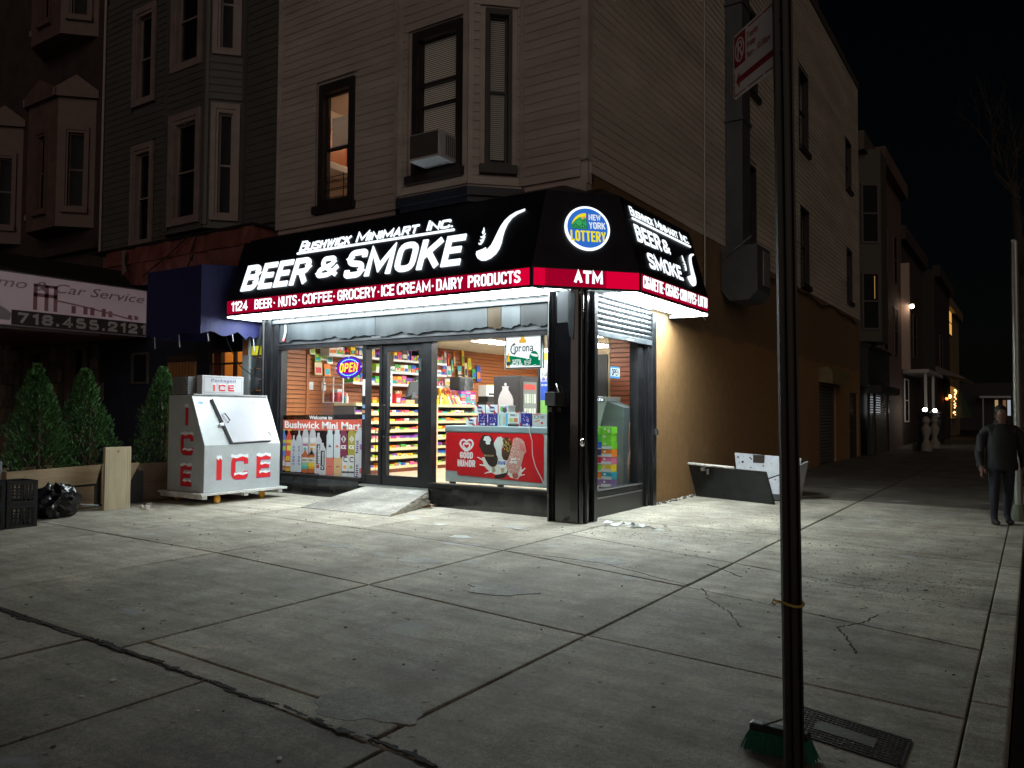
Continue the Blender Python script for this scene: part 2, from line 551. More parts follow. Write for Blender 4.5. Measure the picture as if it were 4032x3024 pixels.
CONC_NEAR = concrete("near_brown_concrete", (0.29, 0.27, 0.235), (0.35, 0.32, 0.27))  # darker, browner concrete for the foreground rows
CPATCH = concrete("cement_patch", (0.40, 0.405, 0.395), (0.47, 0.475, 0.46), .6)
CONC2 = concrete("pale_ramp_concrete", (0.31, 0.31, 0.295), (0.37, 0.36, 0.34))
DIRT = mat("joint_dirt", (0.018, 0.016, 0.013), 0.9, var=0.5, vs=8)
ASPH = mat("asphalt", (0.030, 0.030, 0.032), 0.85, var=0.3, vs=2, bump=0.5, bs=60)
obj("ground", MB().box(-90, 120, -90, 260, -0.6, -0.2), DIRT, kind='structure', org=(0, 0, 0))
obj("road", MB().box(-0.12, 11, -60, 200, -0.3, -0.13).box(-70, -0.12, -14, -2.25, -0.3, -0.13), ASPH, kind='structure', org=(0, 0, 0))
walk = root("sidewalk")
obj("joint_bed", MB().box(-24, -0.30, -2.2, 120, -0.18, -0.105), BLACK, walk)
def slab(q, w=0.013, h=0.0, m=None):
    c = sum((Vector((*p, 0)) for p in q), Vector()) / 4
    n = len(q)
    ins = []
    for i, p in enumerate(q):                       # inset by half a joint
        a, b = Vector(q[i - 1]), Vector(q[(i + 1) % n]); p = Vector(p)
        u, v = (a - p).normalized(), (b - p).normalized()
        ins.append(p + u * w + v * w)
    mb = MB()
    t = 0.006
    top = []
    for i, p in enumerate(ins):
        d = (Vector((c.x, c.y)) - p)
        top.append(p + d.normalized() * t * 1.4)
    z = [h + RN.uniform(-0.003, 0.003) for _ in ins]
    vs = [(p.x, p.y, -0.10) for p in ins] + [(p.x, p.y, zz - 0.006) for p, zz in zip(ins, z)] + [(p.x, p.y, zz) for p, zz in zip(top, z)]
    fs = [(8, 9, 10, 11)]
    for k in (0, 4):
        for i in range(4):
            fs.append((k + i, k + (i + 1) % 4, k + 4 + (i + 1) % 4, k + 4 + i))
    mb.add(vs, fs)
    obj("paving_slab", mb, m or CONC, walk)
ex = [-20, -17.5, -15, -12.6, -10.1, -7.68, -5.15, -2.71, -0.31]
yE = [3.25, 3.22, 3.2, 3.17, 3.14, 3.12, 3.03, 2.85, 2.75]
yA = [6.0, 5.95, 5.9, 5.76, 5.70, 5.64, 5.42, 5.10, 4.85]
yB = [8.6, 8.5, 8.4, 8.15, 8.05, 7.93, 7.64, 7.04, 6.30]
xt = {0: 0, 1: .0}
for i in range(8):
    a, b = ex[i], ex[i + 1]
    e0 = yE[i], yE[i + 1]
    if 5 <= i <= 6:                                   # the narrow strip with the worn joint
        if i == 6:
            slab([(a, e0[0]), (b, e0[1]), (b, e0[1] + .26), (a, e0[0] + .19)])
            e0 = (e0[0] + .19, e0[1] + .26)
    slab([(a, e0[0]), (b, e0[1]), (b, yA[i + 1]), (a, yA[i])])
    slab([(a, yA[i]), (b, yA[i + 1]), (b, yB[i + 1]), (a, yB[i])])
    if i < 6:
        slab([(a, yB[i]), (b, yB[i + 1]), (b, 10.75), (a, 10.75)])
slab([(-5.15, 7.64), (-2.71, 7.04), (-2.71, 8.45), (-5.15, 9.15)])
slab([(-2.71, 7.04), (-0.31, 6.30), (-0.31, 7.60), (-2.71, 8.45)])
slab([(-5.15, 9.15), (-2.71, 8.45), (-2.71, 10.75), (-5.15, 10.75)])
slab([(-2.71, 8.45), (-0.31, 7.60), (-0.31, 10.1), (-2.71, 10.75)])
y0 = 10.75
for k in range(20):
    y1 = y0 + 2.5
    mm = CONC_DIM if k > 1 else None
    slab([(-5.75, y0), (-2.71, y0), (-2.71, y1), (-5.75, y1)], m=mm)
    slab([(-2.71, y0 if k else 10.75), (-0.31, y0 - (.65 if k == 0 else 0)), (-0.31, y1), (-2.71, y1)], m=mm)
    y0 = y1
xl = [-20, -16, -13, -10.5, -8.6, -7.0, -5.56, -4.12, -2.6, -1.3, -0.31]
fE = lambda x: 3.25 + (x + 20) * 0 if x < -15 else (3.2 + (x + 15) / 9.85 * (3.03 - 3.2) if x < -5.15 else 3.03 + (x + 5.15) / 4.84 * (2.75 - 3.03))
for i in range(10):
    a, b = xl[i], xl[i + 1]
    slab([(a, .55), (b, .55), (b, fE(b)), (a, fE(a))], h=-0.004, m=CONC_NEAR)
    slab([(a, -2.1), (b, -2.1), (b, .55), (a, .55)], h=-0.004, m=CONC_NEAR)
kerb = root("kerb")
yk = -2.0
while yk < 60:
    obj("kerb_stone", MB().box(-0.315, -0.13, yk, yk + 2.38, -0.2, -0.004), CONC, kerb, bev=0.012)
    yk += 2.4
# worn joint: crumbled dark dirt and broken edges along the lower joint
wj = MB()
for k in range(520):
    x = RN.uniform(-7.1, -2.3)
    y = fE(x) + RN.gauss(0, 0.010) + .012 * math.sin(x * 9)
    s = RN.uniform(0.006, 0.022)
    wj.prism([(x + 2.2 * s * math.cos(a) * RN.uniform(.5, 1.4), y + s * math.sin(a) * RN.uniform(.4, .9)) for a in (0, 1.2, 2.5, 3.7, 5)], lambda a, b, d: Vector((a, b, d)), -0.004, RN.uniform(0.0005, 0.004))
tag(obj("joint_dirt", wj, DIRT), kind='stuff')
cr1 = MB()
def crack(pts, w=0.006):
    for a, b in zip(pts, pts[1:]):
        n = 5
        for k in range(n):
            p = Vector(a).lerp(Vector(b), k / n); q = Vector(a).lerp(Vector(b), (k + 1) / n)
            p += Vector((RN.gauss(0, .008), RN.gauss(0, .008))); q += Vector((RN.gauss(0, .004), RN.gauss(0, .004)))
            d = (q - p); nn = Vector((-d.y, d.x)).normalized() * w * RN.uniform(.4, 1)
            cr1.prism([(p - nn), (q - nn), (q + nn), (p + nn)] and [tuple(p - nn), tuple(q - nn), tuple(q + nn), tuple(p + nn)], lambda a_, b_, d_: Vector((a_, b_, d_)), 0.0015, 0.0042)
crack([(-2.55, 7.05), (-2.38, 6.72), (-2.05, 6.3), (-1.85, 5.95)])
crack([(-1.05, 6.95), (-1.12, 6.6), (-1.25, 6.35), (-1.1, 6.0), (-1.02, 5.75)])
crack([(-2.9, 8.2), (-2.4, 7.75)])
crack([(-5.1, 7.6), (-3.9, 7.62), (-2.71, 7.1)], .004)
tag(obj("pavement_cracks", cr1, DIRT), kind='stuff')
# chewing gum, leaf bits and litter too many to count
gm = MB()
for k in range(300):
    x = RN.uniform(-11, -.4); y = RN.uniform(1.6, 11.5) if x < -5.7 else RN.uniform(1.6, 15)
    if x < -5.7 and y > 10.2: continue
    s = RN.uniform(0.004, 0.013) * (1.5 if RN.random() < .1 else 1)
    gm.prism([(x + s * math.cos(a) * RN.uniform(.7, 1.2), y + s * math.sin(a) * RN.uniform(.6, 1.2)) for a in (0, 1, 2.1, 3.1, 4.2, 5.2)], lambda a, b, d: Vector((a, b, d)), -0.002, RN.uniform(.0035, .006), 0 if RN.random() < .80 else 1)
tag(obj("gum_spots", gm, [mat("dark_gum", (0.03, 0.028, 0.025), .7), mat("pale_gum", (0.55, 0.54, 0.5), .7)]), kind='stuff')
lf = MB()
for k in range(1500):
    if k < 950:
        x = RN.uniform(-5.2, -.5); y = 9.5 + (x + 3) * .15 + abs(RN.gauss(0, 2.0))
    else:
        x = -1.1 + RN.gauss(0, .45); y = 8.4 + RN.gauss(0, .55)
    if x > -.35 or (x < -5.4): continue
    s = RN.uniform(0.008, 0.026); a = RN.uniform(0, 6.28)
    u = Vector((math.cos(a), math.sin(a))); v = Vector((-u.y, u.x)) * RN.uniform(.25, .5)
    z = RN.uniform(.004, .012)
    c = Vector((x, y))
    P = [c - u * s, c - v * s, c + u * s, c + v * s]
    lf.add([(P[0].x, P[0].y, z), (P[1].x, P[1].y, z + RN.uniform(-.002, .006)), (P[2].x, P[2].y, z + RN.uniform(-.001, .01)), (P[3].x, P[3].y, z)], [(0, 1, 2, 3)], RN.choice((0, 0, 1)))
tag(obj("fallen_leaves", lf, [mat("dry_leaf", (0.09, 0.065, 0.035), .8), mat("pale_dry_leaf", (0.17, 0.14, 0.09), .8)], recalc=False), kind='stuff')

# ------------------------------------------------------------------ helpers for house fronts
def siding(par, pl, x0, x1, z0, z1, pitch, m, holes=(), cnt=None):
    n = int(round((z1 - z0) / pitch))
    for k in range(n):
        a = z0 + k * pitch; b = a + pitch; mid = (a + b) / 2
        seg = [(x0, x1)]
        for hx0, hx1, hz0, hz1 in holes:
            if hz0 < mid < hz1:
                out = []
                for s0, s1 in seg:
                    if hx1 <= s0 or hx0 >= s1: out.append((s0, s1)); continue
                    if hx0 > s0 + .02: out.append((s0, hx0))
                    if hx1 < s1 - .02: out.append((hx1, s1))
                seg = out
        for s0, s1 in seg:
            P = [pl(s0, a, 0), pl(s1, a, 0), pl(s1, b, 0), pl(s0, b, 0)]
            j = RN.uniform(-.001, .001)
            Q = [pl(s0, a, .021 + j), pl(s1, a, .021 + j), pl(s1, b - pitch * .28, .016 + j), pl(s0, b - pitch * .28, .016 + j)]
            T = [pl(s0, b, .004), pl(s1, b, .004)]
            mb = MB()
            mb.add(P + Q + T, [(3, 2, 1, 0), (0, 1, 5, 4), (4, 5, 6, 7), (7, 6, 9, 8), (8, 9, 2, 3), (0, 4, 7, 8, 3), (1, 2, 9, 6, 5)])
            obj("siding_plank", mb, m, par, recalc=False)
def wallpieces(mb, pl, x0, x1, z0, z1, d0, d1, holes=()):
    """wall slab with rectangular openings, butted pieces"""
    zs = sorted({z0, z1, *[h[2] for h in holes], *[h[3] for h in holes]})
    zs = [z for z in zs if z0 <= z <= z1]
    for a, b in zip(zs, zs[1:]):
        seg = [(x0, x1)]
        for hx0, hx1, hz0, hz1 in holes:
            if hz0 < (a + b) / 2 < hz1:
                out = []
                for s0, s1 in seg:
                    if hx1 <= s0 or hx0 >= s1: out.append((s0, s1)); continue
                    if hx0 > s0: out.append((s0, hx0))
                    if hx1 < s1: out.append((hx1, s1))
                seg = out
        for s0, s1 in seg:
            mb.prism([(s0, a), (s1, a), (s1, b), (s0, b)], pl, d0, d1)
    return mb
def pbox(mb, pl, x0, x1, z0, z1, d0, d1, mi=0):
    return mb.prism([(x0, z0), (x1, z0), (x1, z1), (x0, z1)], pl, d0, d1, mi)
def window(par, pl, x0, x1, z0, z1, fm, pane, fw=.07, dep=.13, proud=.03, rail=.5, sill=True, sillm=None, blind=None, name="window", case=None, room=True):
    """double-hung window in an opening: frame with sashes and sill; the panes are its sub-parts"""
    mb = MB()
    pbox(mb, pl, x0, x0 + fw, z0, z1, -dep, proud); pbox(mb, pl, x1 - fw, x1, z0, z1, -dep, proud)
    pbox(mb, pl, x0 + fw, x1 - fw, z1 - fw * 1.5, z1, -dep, proud - .003); pbox(mb, pl, x0 + fw, x1 - fw, z0, z0 + fw, -dep, proud - .003)
    zm = z0 + (z1 - z0) * rail
    a, b = x0 + fw, x1 - fw
    s = .035
    for (q0, q1, dd) in ((z0 + fw, zm + s / 2, -.06), (zm - s / 2, z1 - fw * 1.5, -.085)):
        pbox(mb, pl, a, a + s, q0, q1, -dep + .012, dd); pbox(mb, pl, b - s, b, q0, q1, -dep + .012, dd)
        pbox(mb, pl, a + s, b - s, q0, q0 + s, -dep + .012, dd - .002); pbox(mb, pl, a + s, b - s, q1 - s, q1, -dep + .012, dd - .002)
    w = obj(name, mb, fm, par)
    for (q0, q1, dd) in ((z0 + fw + s, zm - s / 2, -.08), (zm + s / 2, z1 - fw * 1.5 - s, -.10)):
        obj("pane", MB().quad(pl(a + s, q0, dd), pl(b - s, q0, dd), pl(b - s, q1, dd), pl(a + s, q1, dd)), pane, w, recalc=False)
    if sill:
        obj("sill", pbox(MB(), pl, x0 - .09, x1 + .09, z0 - .13, z0 + .012, -.05, proud + .07), sillm or fm, w, bev=.006)
    if case:
        cb = MB(); cw, cm = case
        pbox(cb, pl, x0 - cw, x0 - .004, z0 - cw, z1 + cw * 1.2, .0, proud + .025); pbox(cb, pl, x1 + .004, x1 + cw, z0 - cw, z1 + cw * 1.2, 0, proud + .025)
        pbox(cb, pl, x0 - .004, x1 + .004, z1 + .004, z1 + cw * 1.2, 0, proud + .022); pbox(cb, pl, x0 - .004, x1 + .004, z0 - cw, z0 - .004, 0, proud + .022)
        obj("casing", cb, cm, w)
    if blind:
        bm_, (bz0, bz1) = blind
        k = MB(); zz = bz0
        while zz < bz1:
            P = lambda x, z, d: pl(x, z, d)
            k.hexa([P(a + s, zz, -.128), P(b - s, zz, -.128), P(b - s, zz + .004, -.128), P(a + s, zz + .004, -.128), P(a + s, zz + .028, -.146), P(b - s, zz + .028, -.146), P(b - s, zz + .032, -.146), P(a + s, zz + .032, -.146)])
            zz += .033
        obj("blind", k, bm_, w, recalc=False)
    if room:
        obj("room_dark", MB().quad(pl(x0, z0, -.22), pl(x1, z0, -.22), pl(x1, z1, -.22), pl(x0, z1, -.22)), DARKP, w, recalc=False)
    return w

# ------------------------------------------------------------------ the corner building
bld = thing("corner_building", "three storey corner building in cream siding over a lit corner shop, brown stucco side wall", "building", (-9, 10.5, 0))
Yf, Xs = 10.5, -5.6
F, S_ = PX(Yf), PY(Xs)
win1 = (-11.42, -10.5, 5.5, 7.87)
bayx = (-9.40, -6.77)
wb = MB()
wallpieces(wb, PX(Yf + .03), -12.6, -9.40, 5.1, 14.5, -.2, 0, [win1])
wallpieces(wb, PX(Yf + .03), -6.77, -5.6, 5.1, 14.5, -.2, 0)
wb.box(-12.6, -5.62, Yf + .02, Yf + .2, 3.40, 5.1)
obj("front_wall", wb, SIDING, bld)
siding(bld, F, -12.50, -9.46, 5.2, 11.0, .145, SIDING, [(-11.50, -10.42, 5.36, 7.95)])
siding(bld, F, -6.72, -5.70, 5.2, 11.0, .145, SIDING)
tr = MB()
pbox(tr, F, -12.60, -12.50, 5.2, 12, 0, .04); pbox(tr, F, -5.70, -5.575, 5.45, 12, 0, .035)
pbox(tr, S_, 10.47, 10.62, 5.45, 12, 0, .035)
tr.box(-9.46, -9.36, Yf - .045, Yf, 5.2, 12)
tr.box(-6.79, -6.72, Yf - .045, Yf, 5.2, 12)
obj("corner_trim", tr, SIDING, bld)
# bay: front face and two slanted cheeks
BY = 9.9
A0, A1, A2, A3 = Vector((-9.40, Yf, 0)), Vector((-8.83, BY, 0)), Vector((-7.40, BY, 0)), Vector((-6.77, Yf, 0))
def facepl(a, b): return plane(a, b - a, (0, 0, 1))
FL, FC, FR = facepl(A0, A1), facepl(A1, A2), facepl(A2, A3)
wC = (.28, 1.30, 5.47, 7.90)      # in the front face's own x
LR = (A3 - A2).length
wR = (.27, .70, 5.50, 8.05)
bb = MB()
wallpieces(bb, FC, 0, (A2 - A1).length, 5.2, 12, -.12, -.024, [wC])
wallpieces(bb, FR, .0, LR, 5.2, 12, -.12, -.024, [wR])
wallpieces(bb, FL, 0, (A1 - A0).length, 5.2, 12, -.12, -.024)
bb.prism([(A0.x, A0.y), (A1.x, A1.y), (A2.x, A2.y), (A3.x, A3.y)], lambda x, y, d: Vector((x, y, d)), 5.16, 5.2)
obj("bay_wall", bb, SIDING, bld)
siding(bld, FC, .08, (A2 - A1).length - .08, 5.2, 10.5, .145, SIDING, [(wC[0] - .1, wC[1] + .1, wC[2] - .18, wC[3] + .1)])
siding(bld, FR, .08, LR - .05, 5.2, 10.5, .145, SIDING, [(wR[0] - .09, wR[1] + .09, wR[2] - .18, wR[3] + .08)])
siding(bld, FL, .05, (A1 - A0).length - .08, 5.2, 10.5, .145, SIDING)
bt = MB()
for pl, a, b in ((FC, -.01, .08), (FC, (A2 - A1).length - .08, (A2 - A1).length + .01), (FR, 0, .08), (FL, (A1 - A0).length - .08, (A1 - A0).length)):
    pbox(bt, pl, a, b, 5.2, 11, -.02, .035)
pbox(bt, FC, .08, (A2 - A1).length - .08, 5.2, 5.32, -.02, .03); pbox(bt, FR, .08, LR - .05, 5.2, 5.32, -.02, .03)
obj("bay_trim", bt, SIDING, bld)
co = MB()
for z0_, z1_, g in ((5.02, 5.155, .05), (4.93, 5.02, -.02)):
    co.prism([(A0.x - g, Yf + .01), (A1.x - g * .6, BY - g), (A2.x + g * .6, BY - g), (A3.x + g, Yf + .01)], lambda x, y, d: Vector((x, y, d)), z0_, z1_)
obj("bay_corbel", co, mat("dark_blue_corbel_paint", (0.02, 0.025, 0.04), .5), bld)
BLIND = mat("pale_glow_blind", (0.80, 0.72, 0.64), .6, emit=(1, .84, .72), es=.022)  # weak emission stands in for room light behind the slats
window(bld, FC, *wC[:2], *wC[2:], BRWINF, WGLASS, fw=.10, dep=.12, rail=.48, blind=(BLIND, (6.0, 7.72)))
window(bld, FR, *wR[:2], *wR[2:], BRWINF, WGLASS, fw=.06, dep=.12, rail=.48, blind=(mat("grey_glow_blind", (.50, .45, .42), .6, emit=(1, .84, .72), es=.012), (5.65, 7.9)))  # grey slats carry the same stand-in glow, fainter
mid = MB(); pbox(mid, FC, .385, 1.195, 6.98, 7.03, -.12, -.05); obj("sash_rail", mid, BRWINF, bld)
w1 = window(bld, F, *win1[:2], *win1[2:], BRWINF, WGLASS, fw=.12, dep=.16, rail=.47, room=False)
k = MB(); zz = 6.68
while zz < 7.25:
    k.hexa([F(-11.26, zz, -.20), F(-10.66, zz, -.20), F(-10.66, zz + .004, -.20), F(-11.26, zz + .004, -.20), F(-11.26, zz + .026, -.178), F(-10.66, zz + .026, -.178), F(-10.66, zz + .03, -.178), F(-11.26, zz + .03, -.178)])
    zz += .042
obj("blind", k, BLIND, w1, recalc=False)
g = MB()
for x in (-11.16, -10.78): g.tube([F(x, 5.62, -.03), F(x, 6.1, -.03)], .009, 6)
for z in (5.66, 5.80, 5.83, 5.95, 5.98, 6.06): g.tube([F(-11.30, z, -.03), F(-10.62, z, -.03)], .007, 6)
obj("window_guard", g, BRWINF, w1)
# the lit kitchen behind that window
rm = MB(); KX0, KX1, KY0, KY1, KZ0, KZ1 = -12.3, -9.7, 10.76, 13.6, 5.2, 7.95
rm.quad((KX0, KY1, KZ0), (KX1, KY1, KZ0), (KX1, KY1, KZ1), (KX0, KY1, KZ1)); rm.quad((KX0, KY0, KZ0), (KX0, KY1, KZ0), (KX0, KY1, KZ1), (KX0, KY0, KZ1))
rm.quad((KX1, KY0, KZ0), (KX1, KY1, KZ0), (KX1, KY1, KZ1), (KX1, KY0, KZ1)); rm.quad((KX0, KY0, KZ1), (KX1, KY0, KZ1), (KX1, KY1, KZ1), (KX0, KY1, KZ1))
rm.quad((KX0, KY0, KZ0), (KX1, KY0, KZ0), (KX1, KY1, KZ0), (KX0, KY1, KZ0))
obj("kitchen_walls", rm, mat("kitchen_wall", (.55, .48, .42), .7), bld, recalc=False)
cab = thing("kitchen_cabinet", "orange wood wall cabinet with white range hood seen through the lit upstairs window", "cabinet", (-12.1, 11.6, 6.4))
WOODO = mat("orange_oak", (.50, .16, .05), .4, var=.15, vs=6, stretch=(1, 1, .2))
obj("carcass", MB().box(-12.28, -11.95, 10.9, 12.6, 6.68, 7.4), WOODO, cab, bev=.008)
obj("door", MB().box(-11.945, -11.925, 10.93, 11.7, 6.71, 7.36), WOODO, cab, bev=.008)
obj("door", MB().box(-11.945, -11.925, 11.76, 12.55, 6.71, 7.36), WOODO, cab, bev=.008)
obj("range_hood", MB().box(-12.28, -11.8, 11.0, 12.4, 6.52, 6.66), WHITE, cab, bev=.01)
kl = D.lights.new("kitchen_lamp", 'POINT'); kl.energy = 26; kl.color = (1, .66, .42); kl.shadow_soft_size = .12
klo = D.objects.new("kitchen_lamp", kl); COL.objects.link(klo); klo.location = (-11.0, 12.3, 7.6)

# side wall
STUC = D.materials.new("brown_stucco"); STUC.use_nodes = True
nt = STUC.node_tree; p_ = nt.nodes["Principled BSDF"]; p_.inputs["Roughness"].default_value = .75
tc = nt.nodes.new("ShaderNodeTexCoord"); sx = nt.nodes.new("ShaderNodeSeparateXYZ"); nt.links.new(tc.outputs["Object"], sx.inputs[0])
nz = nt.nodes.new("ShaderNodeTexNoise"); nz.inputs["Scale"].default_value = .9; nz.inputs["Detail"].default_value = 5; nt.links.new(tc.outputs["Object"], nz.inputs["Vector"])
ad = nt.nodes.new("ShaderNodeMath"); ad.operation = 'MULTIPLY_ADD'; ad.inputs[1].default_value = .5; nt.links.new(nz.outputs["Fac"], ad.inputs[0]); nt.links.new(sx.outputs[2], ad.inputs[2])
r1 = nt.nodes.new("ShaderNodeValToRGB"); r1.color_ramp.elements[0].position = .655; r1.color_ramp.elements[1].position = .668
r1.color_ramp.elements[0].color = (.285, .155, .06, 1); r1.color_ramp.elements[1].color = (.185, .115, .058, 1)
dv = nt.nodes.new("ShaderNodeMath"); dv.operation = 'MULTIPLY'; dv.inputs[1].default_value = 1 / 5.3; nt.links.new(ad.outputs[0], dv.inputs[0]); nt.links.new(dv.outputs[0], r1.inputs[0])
n5 = nt.nodes.new("ShaderNodeTexNoise"); n5.inputs["Scale"].default_value = 5; n5.inputs["Detail"].default_value = 8; nt.links.new(tc.outputs["Object"], n5.inputs["Vector"])
mr = nt.nodes.new("ShaderNodeMapRange"); mr.inputs["To Min"].default_value = .72; mr.inputs["To Max"].default_value = 1.25; nt.links.new(n5.outputs["Fac"], mr.inputs[0])
mx = nt.nodes.new("ShaderNodeMix"); mx.data_type = 'RGBA'; mx.blend_type = 'MULTIPLY'; mx.inputs[0].default_value = 1; nt.links.new(r1.outputs[0], mx.inputs[6]); nt.links.new(mr.outputs[0], mx.inputs[7]); nt.links.new(mx.outputs[2], p_.inputs["Base Color"])
bp = nt.nodes.new("ShaderNodeBump"); bp.inputs["Strength"].default_value = .55; bp.inputs["Distance"].default_value = .012
n6 = nt.nodes.new("ShaderNodeTexNoise"); n6.inputs["Scale"].default_value = 14; n6.inputs["Detail"].default_value = 7; nt.links.new(tc.outputs["Object"], n6.inputs["Vector"]); nt.links.new(n6.outputs["Fac"], bp.inputs["Height"]); nt.links.new(bp.outputs[0], p_.inputs["Normal"])
sw = MB()
wallpieces(sw, S_, 12.93, 33.0, -.1, 5.33, -.2, 0, [(26.0, 28.5, -.1, 2.5), (30.9, 32.6, -.1, 2.4)])
pbox(sw, S_, 10.68, 12.93, 3.42, 5.33, -.2, 0)
obj("stucco_wall", sw, STUC, bld)
sideW = [(18.2, 19.25, 5.38, 7.60), (23.72, 24.7, 5.42, 7.72), (30.55, 31.5, 5.74, 7.66), (23.6, 24.7, 9.45, 11.8), (30.46, 31.5, 9.92, 11.73), (18.3, 19.4, 9.38, 11.4)]
su = MB()
wallpieces(su, PY(Xs - .02), 10.62, 33.0, 5.33, 14.55, -.2, 0, sideW)
obj("side_wall", su, SIDING_S, bld)
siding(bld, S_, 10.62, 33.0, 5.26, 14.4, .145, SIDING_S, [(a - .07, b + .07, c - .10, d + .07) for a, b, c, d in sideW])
for a, b, c, d in sideW:
    window(bld, S_, a, b, c, d, BRWINF, WGLASS, fw=.06, dep=.14, rail=.5)
sh = MB(); sh.box(-12.6, -5.62, 10.72, 10.9, 14.4, 14.6); sh.box(-12.6, -12.5, 10.55, 33, 3.4, 14.4); sh.box(-12.6, -5.62, 32.8, 33, 0, 14.5); sh.box(-12.6, -5.62, 10.75, 33, 14.5, 14.6)
obj("roof", sh, BLACK, bld)
pr = MB()
for a, b, z in ((10.5, 16, 14.9), (16, 22, 14.85), (22, 26, 14.75), (26, 30.2, 14.65), (30.2, 33.0, 14.6)): pbox(pr, S_, a, b, 14.38, z, -.15, .06)
obj("parapet", pr, mat("dark_coping", (.06, .055, .05), .6), bld)
# dark conduit and cable runs on the side wall
cbm = MB()
pts = [Vector((Xs + .05, y, 5.20 + .05 * math.sin(y * 2.1) - .10 * abs(math.sin(y * .55)))) for y in [19.4 + .4 * i for i in range(33)]]
cbm.tube(pts, .018, 6); cbm.tube([p + Vector((.02, .1, -.05 - .05 * math.sin(p.y * 1.3))) for p in pts], .012, 6)
tag(obj("cable_run", cbm, BLACK), "black cables sagging along the lower edge of the side siding", "cable")
cd = MB(); cd.tube([(Xs + .04, 15.55, 0.9 + 2.6), (Xs + .04, 15.55, 14)], .022, 8)
tag(obj("conduit_pipe", cd, mat("grey_conduit", (.25, .25, .24), .4, .6)), "thin grey vertical conduit beside the exhaust duct on the side wall", "pipe")
du = thing("exhaust_duct", "tall grey sheet metal exhaust duct running up the side wall", "duct", (Xs, 16.9, 4))
DUC = mat("duct_grey", (.085, .095, .10), .5, .3, var=.2, vs=3)
obj("riser", MB().box(Xs + .03, Xs + .40, 16.9, 17.5, 5.2, 14.2), DUC, du, bev=.01)
obj("elbow", MB().prism([(Xs + .03, 4.25), (Xs + .20, 4.02), (Xs + .62, 4.02), (Xs + .80, 4.2), (Xs + .80, 5.19), (Xs + .03, 5.19)], plane((0, 16.6, 0), (1, 0, 0), (0, 0, 1)), 0, -1.0), DUC, du, bev=.01)
obj("inspection_plate", MB().box(Xs + .805, Xs + .825, 17.0, 17.45, 4.35, 5.1), mat("pale_plate", (.28, .27, .25), .45, .4), du, bev=.004)
for z in (8, 10.6): obj("strap", MB().box(Xs + .01, Xs + .43, 16.85, 17.53, z, z + .06), DUC, du)
obj("brace", MB().tube([(Xs + .03, 16.55, 4.9), (Xs + .7, 16.55, 5.35)], .03, 6), DUC, du)
# doors of the stucco wall
GALV = mat("dull_galvanised", (.16, .16, .15), .5, .5, var=.2, vs=4)
rd = thing("roller_door", "dull grey roller door closed in the brown stucco wall under its housing", "roller door", (Xs, 27.2, 0))
for i in range(24):
    z = .02 + i * .103
    obj("slat", MB().prism([(0, 0), (.028, .02), (.034, .05), (.028, .085), (0, .1)], lambda x, y, d, z=z: Vector((Xs - .08 + x, d, z + y)), 26.02, 28.48), GALV, rd)
obj("housing", MB().prism([(0, 2.62), (.42, 2.55), (.42, 2.95), (.30, 3.08), (0, 3.08)], lambda x, y, d: Vector((Xs + x, d, y)), 25.9, 28.7), mat("yellow_brown_housing", (.20, .16, .07), .6, var=.3, vs=4), rd, bev=.01)
sd = thing("steel_door", "plain dark brown steel door at the far end of the stucco wall", "door", (Xs, 31.7, 0))
obj("leaf", MB().box(Xs - .12, Xs - .06, 30.92, 32.58, 0, 2.39), mat("dark_brown_door", (.05, .038, .028), .5, var=.2), sd)
obj("handle", MB().tube([(Xs - .06, 31.1, 1.0), (Xs - .01, 31.1, 1.0), (Xs - .01, 31.25, 1.0)], .012, 6), ALU, sd)
# ------------------------------------------------------------------ the shopfront
sf = thing("shopfront", "black framed glass shopfront of the minimart with dented steel fascia above the windows", "shopfront", (-9.3, 10.5, 0))
fr = MB()
def fbox(x0, x1, z0, z1, y0=10.475, y1=10.63): fr.box(x0, x1, y0, y1, z0, z1)
fbox(-12.56, -12.42, .33, 3.36, 10.44); fbox(-12.42, -12.37, .39, 2.80); fbox(-12.42, -6.02, 2.80, 2.90, 10.45)
fbox(-12.42, -10.17, .325, .395, 10.45); fbox(-10.17, -10.085, .30, 2.80); fbox(-9.76, -9.70, .30, 2.80); fbox(-8.76, -8.56, .30, 2.80)
fbox(-8.56, -6.02, .325, .395, 10.45); fbox(-6.26, -6.02, .395, 2.80)
fbox(-10.085, -9.76, .30, .46, 10.49); fbox(-10.085, -9.76, 2.74, 2.80, 10.49)
obj("frame", fr, BLACKF, sf)
st = MB(); st.box(-12.42, -10.17, 10.43, 10.449, .385, .40); st.box(-8.56, -6.02, 10.43, 10.449, .385, .40); st.box(-12.42, -6.02, 10.435, 10.449, 2.885, 2.90)
obj("bright_bead", st, mat("scuffed_bead", (.10, .10, .11), .3, .6), sf)
kb = MB()
for a, b in ((-12.56, -10.2), (-8.55, -6.02)):
    kb = MB(); n = 16
    for i in range(n):
        x0, x1 = a + (b - a) * i / n, a + (b - a) * (i + 1) / n
        f = lambda x: 10.44 + .012 * math.sin(x * 5.1) + .008 * math.sin(x * 13)
        kb.hexa([(x0, f(x0) - .012, -.03), (x1, f(x1) - .012, -.03), (x1, 10.6, -.03), (x0, 10.6, -.03), (x0, f(x0), .324), (x1, f(x1), .324), (x1, 10.6, .324), (x0, 10.6, .324)])
    obj("kick_panel", kb, BLACKM, sf, smooth=True)
for a, b, c, d in ((-12.37, -10.17, .395, 2.80), (-10.085, -9.76, .46, 2.74), (-8.56, -6.26, .395, 2.80)):
    obj("glass_pane", MB().quad((a, 10.56, c), (b, 10.56, c), (b, 10.56, d), (a, 10.56, d)), GLASS, sf, recalc=False)
